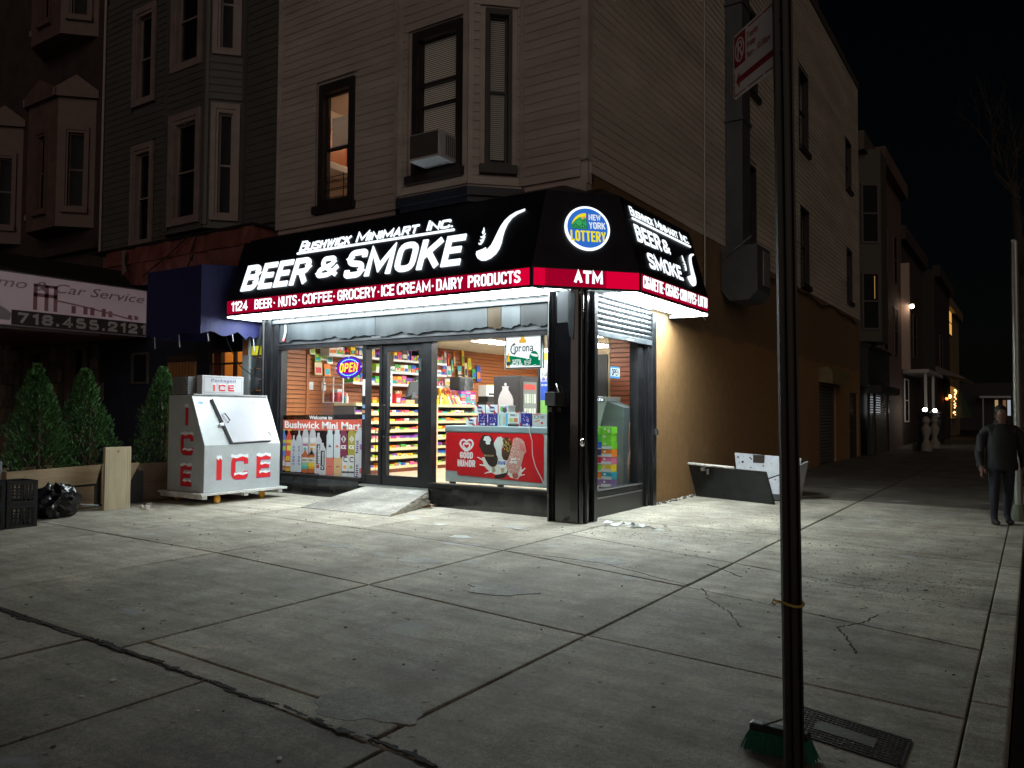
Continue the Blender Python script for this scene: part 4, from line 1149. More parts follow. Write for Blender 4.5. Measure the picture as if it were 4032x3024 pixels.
# the goods
GOODCOL = {"red": (.62, .02, .025), "yellow": (.85, .58, .02), "orange": (.85, .22, .02), "blue": (.03, .10, .55), "green": (.06, .42, .06), "white": (.8, .8, .78), "pink": (.75, .12, .28), "purple": (.22, .05, .42), "teal": (.03, .42, .45), "black": (.03, .03, .03), "lime": (.35, .62, .05), "cream": (.75, .66, .42)}
ORDN = ["first", "second", "third", "fourth", "fifth", "sixth", "seventh", "eighth", "ninth", "tenth", "eleventh", "twelfth", "thirteenth", "fourteenth", "fifteenth", "sixteenth", "seventeenth", "eighteenth", "nineteenth", "twentieth", "twenty-first", "twenty-second", "twenty-third", "twenty-fourth", "twenty-fifth", "twenty-sixth", "twenty-seventh", "twenty-eighth", "twenty-ninth", "thirtieth", "thirty-first", "thirty-second"]
names = list(GOODCOL)
def box_good(name, lab, cat, grp, x0, x1, y0, y1, z0, z1, c1, c2, tilt=0.0, open_=False):
    mb = MB()
    mb.box(x0, x1, y0, y1, z0, z1, 0)
    h = z1 - z0; w = y1 - y0
    a = RN.choice((.25, .35, .5))
    mb.quad((x1 + .0012, y0 + w * .06, z0 + h * a * .4), (x1 + .0012, y1 - w * .06, z0 + h * a * .4), (x1 + .0012, y1 - w * .06, z0 + h * (a * .4 + .42)), (x1 + .0012, y0 + w * .06, z0 + h * (a * .4 + .42)), 1)
    if w > .09 and RN.random() < .6:
        mb.prism(ell(y0 + w * .5, z0 + h * .45, w * .22, h * .2, 8), lambda p, q, d: Vector((x1 + .0014 + d, p, q)), 0, .001, 2)
    o = obj(name, mb, [pc(GOODCOL[c1]), pc(GOODCOL[c2]), pc(GOODCOL[RN.choice(names)])], recalc=False)
    return tag(o, lab, cat, grp)
tname = ["top", "second", "third", "fourth", "fifth", "sixth", "lowest"]
for k, z in enumerate(tiers[1:]):
    y = YA + .05; i = 0
    while y < YB - .15:
        w = RN.uniform(.105, .185); h = RN.uniform(.055, .10)
        if 14.10 < y + w and y < 14.24: y = 14.24
        c1 = RN.choice(names); c2 = RN.choice([q for q in names if q != c1])
        d = RN.uniform(.10, .16)
        box_good("sweet_box", "%s and %s sweet box, %s from the left on the %s tier of the counter" % (c1, c2, ORDN[i], tname[k]), "sweet box", "sweet boxes on the counter tiers", RX - .03 - d, RX - .03 + RN.uniform(-.01, .008), y, y + w, z - .044, z - .044 + h + .02, c1, c2)
        y += w + RN.uniform(.004, .02); i += 1
# shelves on the wall behind the counter
wsx = -12.12
for lab, a, b, z in (("upper", 11.5, 15.42, 2.78), ("lower", 12.9, 15.42, 2.50), ("topmost", 11.75, 15.45, 3.02), ("lowest", 12.2, 15.3, 2.22)):
    if lab == "topmost": a, b = 11.8, 13.2
    s_ = thing("wall_shelf", "white %s shelf of goods on the wall behind the counter" % lab, "shelf", (-12.3, (a + b) / 2, z))
    obj("board", MB().box(-12.44, wsx, a, b, z - .03, z), WHITE, s_)
    obj("front_lip", MB().box(wsx, wsx + .008, a, b, z - .04, z + .012), WHITE, s_)
    y = a + .03; i = 0
    while y < b - .12 and i < 32:
        if lab in ("upper", "topmost", "lower", "lowest"):
            bottle = RN.random() < .5 and lab == "upper"
            w = RN.uniform(.07, .12) if bottle else RN.uniform(.08, .2)
            h = RN.uniform(.15, .26) if lab in ("upper",) else RN.uniform(.10, .22)
            if lab == "topmost": h = RN.uniform(.08, .15)
            c1 = RN.choice(names); c2 = RN.choice([q for q in names if q != c1])
            L_ = "%s and %s %s, %s from the left on the %s shelf behind the counter" % (c1, c2, "bottle" if bottle else "packet", ORDN[i], lab)
            if bottle:
                mb = MB(); r = w / 2
                mb.lathe([(r, 0), (r, h * .62), (r * .75, h * .72), (r * .4, h * .80), (r * .4, h)], (-12.20, y + r, z), 10, 0)
                mb.lathe([(r + .002, h * .15), (r + .002, h * .5)], (-12.20, y + r, z), 10, 1)
                tag(obj("goods_bottle", mb, [pc(GOODCOL[c1]), pc(GOODCOL[c2])], smooth=True), L_, "bottle", "goods on the shelves behind the counter")
            else:
                box_good("goods_packet", L_, "packet", "goods on the shelves behind the counter", -12.40, wsx - .02, y, y + w, z + .001, z + h, c1, c2)
            y += w + RN.uniform(.004, .02); i += 1
# packets hanging on the slat wall
hang = [(11.36, 2.35, .20, .26, "cream"), (11.62, 2.33, .18, .26, "orange"), (11.22, 2.76, .14, .2, "white"), (11.36, 2.62, .16, .16, "lime"), (11.52, 2.66, .15, .24, "white"), (11.70, 2.60, .15, .22, "white"),
        (15.55, 2.78, .06, .34, "red"), (15.67, 2.78, .07, .34, "white"), (15.80, 2.76, .06, .32, "red"), (15.60, 2.55, .16, .22, "blue"), (15.78, 2.50, .16, .26, "white"), (15.95, 2.62, .08, .30, "teal"), (16.05, 2.78, .06, .36, "orange"), (16.40, 2.80, .09, .42, "yellow"), (16.22, 2.45, .16, .34, "teal"), (16.52, 2.50, .12, .38, "cream"), (16.66, 2.72, .14, .30, "yellow"), (16.85, 2.48, .16, .26, "green"), (17.05, 2.42, .18, .42, "blue"), (15.70, 2.26, .30, .18, "white"), (16.05, 2.22, .34, .22, "blue"), (16.50, 2.24, .16, .20, "white"), (16.75, 2.24, .16, .18, "cream"),
        (15.40, 2.12, .22, .14, "orange"), (15.64, 2.12, .22, .14, "cream"), (15.9, 2.02, .2, .2, "yellow")]
for i, (y, z, w, h, c) in enumerate(hang):
    c2 = RN.choice([q for q in names if q != c]); mb = MB(); x = -12.40
    mb.hexa([(x, y, z), (x + .03, y, z), (x + .03, y + w, z), (x, y + w, z), (x, y, z + h), (x + .008, y, z + h), (x + .008, y + w, z + h), (x, y + w, z + h)], 0)
    mb.quad((x + .0275, y + w * .12, z + h * .15), (x + .0275, y + w * .88, z + h * .15), (x + .02, y + w * .88, z + h * .6), (x + .02, y + w * .12, z + h * .6), 1)
    mb.tube([(-12.45, y + w / 2, z + h + .01), (x + .04, y + w / 2, z + h + .012)], .005, 5, 2)
    where = "on the slat wall near the window" if i < 6 else "on the slat wall beyond the counter"
    tag(obj("hanging_packet", mb, [pc(GOODCOL[c]), pc(GOODCOL[c2]), ALU]), "%s packet with %s print hanging %s, %s from left" % (c, c2, where, ORDN[i if i < 6 else i - 6]), "packet", "packets hanging on the slat wall")
# on the counter top
CTZ = 1.771
def prod(name, lab, cat, mb, mats, smooth=False): return tag(obj(name, mb, mats, smooth=smooth), lab, cat)
sp = thing("loudspeaker", "black moulded party loudspeaker standing on stacked boxes on the counter", "loudspeaker", (-11.75, 15.6, 2.13))
SPK = mat("black_moulded_plastic", (.035, .04, .045), .45)
obj("cabinet", MB().box(-11.95, -11.62, 15.32, 15.88, 2.13, 2.46), SPK, sp, bev=.04)
PS = PY(-11.618)
obj("horn", MB().lathe([(.09, 0), (.085, .012), (.05, .006), (.03, -.004), (.001, -.002)], (-11.618, 15.58, 2.34), 16, 0, (1, 0, 0)), mat("grey_cone", (.10, .11, .12), .4), sp, smooth=True)
obj("horn", MB().lathe([(.12, 0), (.115, .012), (.07, .006), (.001, .0)], (-11.618, 15.58, 2.17), 16, 0, (1, 0, 0)), mat("grey_cone2", (.08, .09, .10), .4), sp, smooth=True)
obj("handle", MB().tube([(-11.8, 15.45, 2.45), (-11.8, 15.48, 2.51), (-11.8, 15.70, 2.51), (-11.8, 15.73, 2.45)], .018, 6), SPK, sp)
sv = MB()
for q in range(5):
    sv.box(-11.62, -11.612, 15.34, 15.46, 2.22 + q * .025, 2.23 + q * .025); sv.box(-11.62, -11.612, 15.74, 15.86, 2.22 + q * .025, 2.23 + q * .025)
obj("vents", sv, BLACK, sp)
k = 0
for col in range(3):
    z = CTZ
    while z < 2.10:
        h = RN.uniform(.07, .10); c1 = RN.choice(["white", "pink", "purple", "teal", "red", "white"]); c2 = RN.choice([q for q in ("white", "pink", "purple", "teal", "red") if q != c1])
        y = 15.34 + col * .20
        box_good("medicine_box", "%s and %s small carton in the %s column under the loudspeaker, %s from bottom" % (c1, c2, ("left", "middle", "right")[col], ORDN[int((z - CTZ) / .075)]), "carton", "cartons stacked under the loudspeaker", -11.85, -11.60, y, y + .19, z, min(z + h - .003, 2.128), c1, c2)
        z += h
for i in range(7):
    y = 14.62 + i * .098
    c1 = ["yellow", "yellow", "orange", "red", "yellow", "purple", "orange"][i]; c2 = ["orange", "lime", "cream", "black", "red", "yellow", "white"][i]
    h = RN.uniform(.26, .42)
    mb = MB(); mb.hexa([(-11.72, y, CTZ), (-11.54, y, CTZ), (-11.54, y + .088, CTZ), (-11.72, y + .088, CTZ), (-11.72, y, CTZ + h), (-11.70, y, CTZ + h), (-11.70, y + .088, CTZ + h), (-11.72, y + .088, CTZ + h)], 0)
    for q in range(3): mb.box(-11.66, -11.645, y + .012 + q * .025, y + .028 + q * .025, CTZ + h * .4, CTZ + h * .4 + .2, 2)
    mb.quad((-11.538, y + .01, CTZ + .02), (-11.538, y + .078, CTZ + .02), (-11.62, y + .078, CTZ + h * .5), (-11.62, y + .01, CTZ + h * .5), 1)
    prod("stick_display", "%s tall snack stick display with %s print, %s from the left on the counter" % (c1, c2, ORDN[i]), "display box", mb, [pc(GOODCOL[c1]), pc(GOODCOL[c2]), pc((.25, .05, .02))])
for i in range(10):
    y = 14.02 + i * .058 + (.05 if i > 4 else 0); r = .022; c = ["green", "black", "green", "red", "green", "yellow", "yellow", "orange", "white", "yellow"][i]; h = RN.uniform(.14, .2)
    mb = MB(); mb.lathe([(r, 0), (r, h * .6), (r * .5, h * .75), (r * .5, h)], (-11.58, y, CTZ), 8, 0); mb.lathe([(r * .6, h * .9), (r * .6, h + .015)], (-11.58, y, CTZ), 8, 1)
    prod("shot_bottle", "small %s bottle, %s from the left in the row on the counter" % (c, ORDN[i]), "bottle", mb, [pc(GOODCOL[c]), pc(GOODCOL["red" if i % 2 else "white"])], True)
rg = thing("cash_register", "dark grey cash register screen on the counter behind the door", "cash register", (-11.75, 13.75, CTZ))
REG = mat("register_grey", (.10, .115, .13), .5)
obj("screen", MB().obox((-11.72, 13.72, 2.12), (0, 1, .1), (.35, 0, 1), (1, 0, -.35), .20, .17, .025), REG, rg, bev=.012)
obj("base", MB().box(-11.9, -11.6, 13.5, 13.9, CTZ, 1.93), mat("register_black", (.03, .03, .035), .5), rg, bev=.02)
obj("neck", MB().box(-11.85, -11.72, 13.66, 13.80, 1.93, 2.05), REG, rg)
ws = thing("phone_card_stand", "tall white display stand of phone accessories on the counter behind the door", "display stand", (-11.6, 12.75, CTZ))
obj("board", MB().box(-11.63, -11.60, 12.62, 12.86, CTZ, 2.47), WHITE, ws)
for q in range(6): obj("card", MB().box(-11.598, -11.592, 12.65, 12.83, CTZ + .03 + q * .115, CTZ + .11 + q * .115), pc([(.25, .55, .75), (.2, .22, .25), (.55, .6, .62), (.3, .4, .65), (.3, .6, .5), (.5, .5, .55)][q]), ws)
bk_ = thing("basket", "tan open box of small goods beside the cash register", "box", (-11.6, 13.4, CTZ))
obj("tray", MB().box(-11.72, -11.52, 13.22, 13.52, CTZ, CTZ + .09), pc((.55, .38, .2)), bk_, bev=.006)
pens = MB()
for q in range(14): pens.tube([(-11.6 + RN.uniform(-.05, .05), 13.05 + RN.uniform(-.07, .07), CTZ), (-11.6 + RN.uniform(-.06, .06), 13.05 + RN.uniform(-.09, .09), CTZ + .28)], .008, 5, q % 3)
prod("lighter_rack", "clear rack bristling with lighters and pens on the counter", "rack", pens, [pc((.8, .8, .8)), pc((.3, .6, .05)), pc((.6, .05, .05))])
for i, (y, c1, c2, h) in enumerate(((13.95, "blue", "teal", .16), (13.10, "purple", "orange", .12), (13.92, "purple", "red", .1), (12.95, "red", "white", .22), (12.52, "yellow", "orange", .1), (12.2, "orange", "yellow", .12))):
    box_good("counter_carton", "%s and %s little carton standing on the counter, %s in the row beside the register" % (c1, c2, ORDN[i]), "carton", "small cartons beside the register", -11.7, -11.55, y, y + .13, CTZ, CTZ + h, c1, c2)
# clear shield with the red machine behind it
sh_ = thing("clear_shield", "clear plastic counter shield in a white frame behind the neon sign", "shield", (-12.1, 11.62, CTZ))
s2 = MB()
for q in ((-12.40, -12.375, CTZ, 2.32), (-12.10, -12.085, CTZ, 2.32), (-11.83, -11.805, CTZ, 2.32)): s2.box(q[0], q[1], 11.60, 11.62, q[2], q[3])
for z in (CTZ, 2.14, 2.30): s2.box(-12.375, -11.83, 11.60, 11.618, z, z + .018)
obj("frame", s2, WHITE, sh_)
obj("sheet", MB().quad((-12.38, 11.612, CTZ), (-11.82, 11.612, CTZ), (-11.82, 11.612, 2.31), (-12.38, 11.612, 2.31)), GLASS, sh_, recalc=False)
rm_ = thing("red_machine", "red rounded counter machine behind the clear shield", "machine", (-12.2, 11.8, CTZ))
obj("body", MB().box(-12.33, -12.08, 11.72, 11.95, CTZ, 2.0), pc((.55, .04, .06), .3), rm_, bev=.04)
obj("dial", MB().lathe([(.05, 0), (.05, .015)], (-12.2, 11.72, 1.9), 12, 0, (0, -1, 0)), pc((.7, .15, .2)), rm_)
obj("lid", MB().box(-12.30, -12.12, 11.75, 11.92, 2.0, 2.06), pc((.6, .62, .65)), rm_, bev=.02)
for i, (x, c, h) in enumerate(((-12.02, "blue", .22), (-11.95, "teal", .16), (-11.89, "white", .20))):
    mb = MB(); mb.lathe([(.03, 0), (.03, h * .6), (.012, h * .75), (.012, h)], (x, 11.8, CTZ), 8)
    prod("cleaning_bottle", "%s spray bottle behind the right half of the clear shield" % c, "bottle", mb, [pc(GOODCOL[c])], True)
st_ = thing("paper_notice", "small orange edged paper notice hanging behind the narrow glass pane", "notice", (-10.0, 11.0, 2.5))
obj("paper", MB().box(-10.06, -9.92, 11.0, 11.004, 2.46, 2.66), pc((.85, .75, .6)), st_); obj("edge", MB().box(-10.075, -9.905, 11.005, 11.008, 2.44, 2.68), pc((.8, .3, .05)), st_)
gd = MB()
for q in range(5): gd.tube([(-10.06 + q * .07, 10.72, .35), (-10.06 + q * .07, 10.72, 1.25)], .006, 5)
for z in (.36, .8, 1.24): gd.tube([(-10.07, 10.72, z), (-9.77, 10.72, z)], .006, 5)
prod("wire_rack", "thin black wire rack inside the narrow glass pane", "rack", gd, [BLACK])
# chest freezer in the window
fz = thing("chest_freezer", "pale grey chest freezer with a big red ice cream panel in the shop window", "freezer", (-7.4, 11.1, FZ))
FG = mat("pale_grey_freezer", (.42, .50, .51), .35, var=.05, vs=5)
obj("body", MB().box(-8.50, -6.10, 10.80, 11.45, .40, 1.255), FG, fz, bev=.02)
obj("lid", MB().box(-8.51, -6.09, 10.785, 11.46, 1.258, 1.365), mat("blue_grey_lid", (.27, .34, .37), .4), fz, bev=.02)
for x in (-8.40, -7.4, -6.3): obj("leg", MB().box(x - .04, x + .04, 10.85, 10.93, FZ, .40), BLACK, fz)
FP = PX(10.798)
fx = lambda px: -8.50 + (px - 12) * (2.02 / 2090)          # photo crop columns to metres along the front
fzv = lambda x, y: 1.365 - (y - 180 - (x - 10) * .01) * (.96 / 1195)
def fpoly(pts, d, m, nm="print"):
    return obj(nm, MB().prism([(fx(x), fzv(x, y)) for x, y in pts], FP, d - .0008, d), m, fz)
def rr(x0, x1, y0, y1, r=45):
    return [(x, y) for x, y in rrect(x0, x1, y0, y1, r)]
REDP = pc((.62, .012, .018), .35)
obj("red_panel", MB().prism([(fx(x), fzv(x, y)) for x, y in ([(30, 1135), (30, 370), (60, 330), (1990, 330), (2050, 345), (2075, 400), (2075, 1255), (2050, 1300), (2000, 1305), (290, 1225), (290, 1150)])], FP, .0005, .003), REDP, fz)
WP, CHOC, CREAMP, PINKP = pc((.85, .87, .88)), pc((.035, .02, .018)), pc((.75, .73, .68)), pc((.60, .25, .22))
def heart(cx, cy, s, t, mb):
    pts = [(cx, cy - s * .35), (cx - s * .2, cy - s * .62), (cx - s * .55, cy - s * .62), (cx - s * .78, cy - s * .35), (cx - s * .78, cy), (cx - s * .5, cy + s * .4), (cx, cy + s * .75), (cx + s * .5, cy + s * .4), (cx + s * .78, cy), (cx + s * .78, cy - s * .35), (cx + s * .55, cy - s * .62), (cx + s * .2, cy - s * .62)]
    P = _round([(fx(x), fzv(x, y)) for x, y in pts], .04, True)
    _stroke(mb, P, t, True, FP, .003, .0042, 0)
hm_ = MB(); heart(490, 590, 175, .032, hm_); heart(490, 610, 90, .028, hm_)
obj("heart_emblem", hm_, WP, fz)
gh = caps(MB(), "GOOD", FP, fx(345), fx(628), fzv(345, 870), fzv(345, 735), .024, .0015, base=.003, gap=.3)
caps(gh, "HUMOR", FP, fx(295), fx(680), fzv(295, 1045), fzv(295, 900), .025, .0015, base=.003, gap=.3)
obj("lettering", gh, WP, fz)
fpoly([(820, 840), (860, 980), (900, 1050), (1000, 1130), (1100, 1180), (1240, 1180), (1330, 1130), (1420, 1230), (1560, 1260), (1640, 1150), (1640, 1010), (1500, 700), (1100, 800)], .0042, CREAMP, "cream_splash")
for pts in ([(715, 840), (740, 830), (850, 880), (850, 910)], [(770, 1000), (780, 985), (880, 990), (890, 1020)], [(865, 1180), (900, 1150), (1010, 1110), (1030, 1140)], [(1620, 1080), (1710, 1015), (1720, 1030), (1640, 1120)], [(1620, 1160), (1700, 1145), (1705, 1160), (1620, 1185)]): fpoly(pts, .0044, WP, "cream_drop")
fpoly([(830, 380), (900, 365), (980, 380), (1040, 430), (1080, 520), (1110, 640), (1160, 860), (1150, 960), (1100, 1020), (1030, 1030), (960, 980), (900, 880), (840, 740), (760, 610), (760, 560), (790, 460)], .006, CHOC, "ice_cream_bar")
fpoly([(880, 400), (960, 390), (1000, 430), (1020, 480), (990, 520), (1000, 560), (930, 570), (900, 540), (910, 500), (850, 480)], .0068, WP, "bite")
mg = ftext(MB(), "MAGNUM", FP, fx(872), fx(1068), fzv(870, 815), fzv(870, 775), d=.0072, bold=.01); obj("lettering", mg, pc((.55, .42, .22)), fz)
fpoly([(1045, 1030), (1090, 1030), (1120, 1110), (1060, 1150), (1040, 1100)], .0066, pc((.42, .34, .24)), "stick")
fpoly([(1270, 420), (1330, 405), (1390, 440), (1430, 520), (1440, 620), (1420, 720), (1360, 870), (1330, 890), (1250, 850), (1230, 760), (1260, 640), (1250, 520)], .0062, pc((.075, .035, .02)), "chocolate_cone")
fpoly([(1110, 470), (1150, 410), (1230, 400), (1260, 450), (1270, 560), (1230, 660), (1240, 800), (1270, 850), (1200, 860), (1130, 780), (1120, 680), (1075, 580), (1075, 530)], .0070, pc((.72, .74, .74)), "vanilla")
nuts = MB()
for q in range(26):
    x, y = RN.uniform(1240, 1420), RN.uniform(440, 700)
    nuts.prism(ell(fx(x), fzv(x, y), .011 * RN.uniform(.7, 1.2), .014, 6), FP, .0064, .0078)
obj("nut_pieces", nuts, pc((.65, .42, .09)), fz)
fpoly([(1215, 1040), (1300, 1040), (1280, 1130), (1240, 1150)], .0062, pc((.5, .38, .2)), "cone_tip")
fpoly([(1160, 890), (1250, 860), (1330, 890), (1320, 1000), (1240, 1050), (1170, 1000)], .0080, WP, "shield_badge")
kg = caps(MB(), "KING", FP, fx(1172), fx(1318), fzv(1172, 975), fzv(1172, 900), .014, .001, base=.0082, gap=.3); obj("lettering", kg, pc((.02, .12, .5)), fz)
fpoly([(1470, 440), (1540, 410), (1620, 430), (1690, 490), (1710, 560), (1735, 700), (1690, 740), (1650, 900), (1600, 1090), (1560, 1150), (1420, 1140), (1350, 1060), (1330, 960), (1400, 760), (1440, 600)], .0064, pc((.62, .33, .29)), "strawberry_bar")
cb_ = MB()
for q in range(150):
    t = RN.random(); y = 440 + t * 690; x = 1580 - t * 120 + RN.uniform(-125, 110) * (1 - .25 * t)
    cb_.prism(ell(fx(x), fzv(x, y), .006 * RN.uniform(.5, 1.5), .010 * RN.uniform(.5, 1.3), 5), FP, .0066, .0074 + q * .000004, q % 2)
obj("crumb_coating", cb_, [pc((.80, .74, .66)), pc((.55, .12, .10))], fz, kind='stuff')
fpoly([(1600, 540), (1640, 520), (1690, 600), (1720, 700), (1640, 690), (1610, 640)], .0086, pc((.70, .20, .2)), "bite")
g2 = caps(MB(), "GOOD", FP, fx(1420), fx(1530), fzv(1420, 868), fzv(1420, 830), .010, .001, base=.0086, gap=.25); caps(g2, "HUMOR", FP, fx(1408), fx(1545), fzv(1408, 935), fzv(1408, 885), .010, .001, base=.0086, gap=.25)
heart2 = MB(); obj("lettering", g2, WP, fz)
fpoly([(1450, 1170), (1490, 1110), (1540, 1110), (1580, 1170), (1560, 1240), (1480, 1240)], .0070, pc((.5, .12, .08)), "strawberry")
fpoly([(1100, 1195), (1340, 1130), (1370, 1060), (1375, 1120), (1300, 1230), (1180, 1265), (1090, 1250)], .0050, CHOC, "chocolate_pool")
cdm = MB(); cdm.tube([(fx(1800), 10.77, fzv(1800, 150)), (fx(1815), 10.765, fzv(1815, 300)), (fx(1860), 10.768, fzv(1860, 480)), (fx(1870), 10.768, fzv(1870, 760)), (fx(1930), 10.765, fzv(1930, 980)), (fx(2060), 10.765, fzv(2060, 1240)), (fx(2100), 10.77, fzv(2100, 1330))], .008, 6)
prod("power_cord", "pale grey power cord hanging down the front of the red freezer", "cord", cdm, [pc((.55, .55, .55))])
# beer cartons on the freezer
BY0 = 11.0
def carton(x0, x1, z0, z1, c, lab, deco, y0=BY0, dep=.22):
    o = thing("beer_carton", lab, "drink carton", ((x0 + x1) / 2, y0 + dep / 2, z0), "drink cartons on the freezer")
    obj("box", MB().box(x0, x1, y0, y0 + dep, z0, z1), pc(c, .4), o, bev=.004)
    P = PX(y0 - .0012)
    w, h = x1 - x0, z1 - z0
    q = lambda u, v: (x0 + u * w, z0 + v * h)
    deco(o, P, q, w, h)
    return o
def pp(o, P, q, pts, c, d=.0008, nm="print"): obj(nm, MB().prism([q(*p) for p in pts], P, d - .0006, d), pc(c), o)
def d_rib(o, P, q, w, h):
    pp(o, P, q, [(.10, 1), (.30, 1), (.86, 0), (.64, 0)], (.55, .04, .04)); pp(o, P, q, ell(.48, .48, .24, .33, 16), (.03, .06, .22), .0016); pp(o, P, q, [(.2, .42), (.76, .42), (.76, .56), (.2, .56)], (.7, .72, .75), .0022); pp(o, P, q, [(.93, 0), (1, 0), (1, 1), (.93, 1)], (.55, .04, .04), .0010)
    obj("lettering", ftext(MB(), "PBR", P, *[q(.3, 0)[0], q(.66, 0)[0]], q(0, .3)[1], q(0, .4)[1], d=.0026, bold=.02), pc((.7, .72, .75)), o)
def d_blue(o, P, q, w, h):
    pp(o, P, q, [(.02, 0), (.12, 0), (.12, .28), (.02, .28)], (.65, .05, .06)); pp(o, P, q, [(.02, .3), (.12, .3), (.12, .95), (.02, .95)], (.6, .6, .68)); pp(o, P, q, ell(.72, .15, .1, .1, 10), (.7, .7, .75))
    for i in range(16):
        u, v = RN.uniform(.25, .85), RN.uniform(.28, .92); pp(o, P, q, [(u, v), (u + .12, v - .03), (u + .1, v + .07)], RN.choice(((.5, .45, .6), (.6, .15, .2), (.25, .25, .6), (.65, .4, .25))), .0008 + i * .00003)
    pp(o, P, q, [(.3, .08), (.58, .08), (.58, .2), (.3, .2)], (.4, .4, .52))
def d_green(o, P, q, w, h):
    pp(o, P, q, ell(.3, .5, .2, .35, 10), (.15, .5, .08)); pp(o, P, q, ell(.62, .42, .25, .38, 12), (.10, .07, .12), .0014); pp(o, P, q, [(.55, .65), (.95, .75), (.9, .9), (.5, .8)], (.25, .3, .6), .0018)
def d_pale(o, P, q, w, h):
    pp(o, P, q, [(.82, 0), (1, 0), (1, 1), (.82, 1)], (.10, .42, .65)); pp(o, P, q, [(.55, .15), (.78, .15), (.78, .75), (.55, .75)], (.75, .45, .12)); pp(o, P, q, [(.62, .10), (.7, .1), (.7, .8), (.62, .8)], (.2, .5, .6), .0014)
    V = plane(P(q(.18, .05)[0], q(.18, .05)[1], 0), (0, 0, 1), (-1, 0, 0))
    obj("lettering", ftext(MB(), "Corona", V, 0, h * .8, -.018, .004, d=.001, bold=.02), pc((.05, .06, .12)), o)
def d_truly(o, P, q, w, h):
    pp(o, P, q, [(0, 0), (1, 0), (1, .16), (0, .16)], (.02, .02, .02)); pp(o, P, q, [(.1, .2), (.9, .2), (.9, .24), (.1, .24)], (.15, .16, .17)); pp(o, P, q, [(.12, .3), (.5, .3), (.5, .58), (.12, .58)], (.45, .55, .2)); pp(o, P, q, [(.54, .3), (.9, .3), (.9, .58), (.54, .58)], (.6, .18, .1)); pp(o, P, q, [(.7, .92), (1, .92), (1, 1), (.7, 1)], (.7, .12, .1))
    obj("lettering", caps(MB(), "TRULY", P, q(.2, 0)[0], q(.8, 0)[0], q(0, .70)[1], q(0, .86)[1], .008, .0008, base=.001), pc((.05, .1, .14)), o)
def d_grey(o, P, q, w, h):
    pp(o, P, q, [(.08, .9), (.6, .9), (.6, .97), (.08, .97)], (.6, .1, .08)); pp(o, P, q, [(.15, .3), (.5, .45), (.52, .55), (.2, .42)], (.6, .2, .05)); pp(o, P, q, ell(.68, .28, .1, .1, 8), (.6, .05, .08)); pp(o, P, q, ell(.3, .72, .18, .13, 12), (.18, .2, .22)); pp(o, P, q, ell(.7, .72, .16, .12, 12), (.25, .27, .28)); pp(o, P, q, ell(.3, .72, .1, .07, 12), (.6, .62, .63), .0014)
T0 = 1.366
B0 = (.62, .70, .73)
carton(-8.21, -7.975, T0, 1.50, (.72, .78, .82), "white carton with red stripe and blue seal, lowest at the left end of the freezer", d_rib, dep=.3)
carton(-7.955, -7.775, T0, 1.575, (.02, .02, .22), "dark blue seltzer carton, leftmost of the three blue ones on the freezer", d_blue)
carton(-7.765, -7.56, T0, 1.575, (.02, .02, .22), "dark blue seltzer carton beside the pale carton with sideways lettering", d_blue)
carton(-7.545, -7.345, T0, 1.58, (.50, .62, .64), "pale carton with sideways lettering and a blue edge on the freezer", d_pale)
carton(-7.335, -7.115, T0, 1.605, (.72, .76, .77), "white carton reading TRULY over a black band on the freezer", d_truly)
carton(-7.10, -6.90, T0, 1.585, (.02, .02, .22), "dark blue seltzer carton between the white one and the grey one at right", d_blue)
carton(-6.855, -6.58, T0, 1.585, (.48, .50, .50), "grey carton with red fruit print at the right end of the freezer", d_grey)
carton(-8.03, -7.79, 1.578, 1.725, (.72, .78, .82), "left white carton with red stripe and blue seal on the upper layer", d_rib)
carton(-7.78, -7.525, 1.578, 1.725, (.72, .78, .82), "right white carton with red stripe and blue seal on the upper layer", d_rib)
carton(-7.51, -7.33, 1.583, 1.715, (.70, .74, .74), "white carton with green leaf print on the upper layer", d_green)
# things behind the freezer
dt = thing("lottery_terminal", "black desk printer with a white box behind the beer cartons", "printer", (-11.2, 16.6, CTZ))
obj("body", MB().box(-11.75, -11.45, 16.25, 17.05, 1.86, 2.0), BLACK, dt, bev=.01)
obj("paper_box", MB().box(-11.75, -11.50, 16.26, 16.66, 2.0, 2.28), pc((.62, .63, .62)), dt)
obj("yellow_box", MB().box(-11.78, -11.52, 16.68, 16.86, 2.0, 2.32), pc((.75, .68, .1)), dt)
obj("print", MB().prism([(16.36, 2.03), (16.62, 2.03), (16.62, 2.08), (16.36, 2.08)], PY(-11.498), 0, .001), BLACK, dt)
obj("stand", MB().box(-11.75, -11.45, 16.2, 17.1, FZ, 1.86), SHBK, dt)
bf = thing("beer_fridge", "tall black drinks fridge with glass doors deep in the shop", "fridge", (-10.3, 15.6, FZ))
BFM = mat("worn_black_fridge", (.022, .022, .026), .55, var=.4, vs=12)
obj("case", MB().box(-10.42, -9.72, 15.02, 16.4, FZ, 2.43), BFM, bf, bev=.01)
obj("door_frame", MB().box(-9.715, -9.66, 15.02, 16.4, FZ + .1, 2.42), BFM, bf)
for q in range(2):
    y = 15.10 + q * .66
    d_ = obj("door", MB().box(-9.655, -9.65, y, y + .56, 1.0, 2.30), mat("fridge_glass_%d" % q, (.20, .24, .24), .15), bf)
    obj("badge", MB().box(-9.648, -9.644, y + .03, y + .5, 2.12, 2.24), pc((.5, .06, .05)), d_)
    for r_ in range(3):
        for c_ in range(5): obj("fridge_can", MB().box(-9.648, -9.640, y + .04 + c_ * .1, y + .11 + c_ * .1, 1.15 + r_ * .33, 1.36 + r_ * .33), pc(RN.choice(((.6, .65, .62), (.4, .5, .45), (.7, .72, .7), (.25, .3, .3)))), d_)
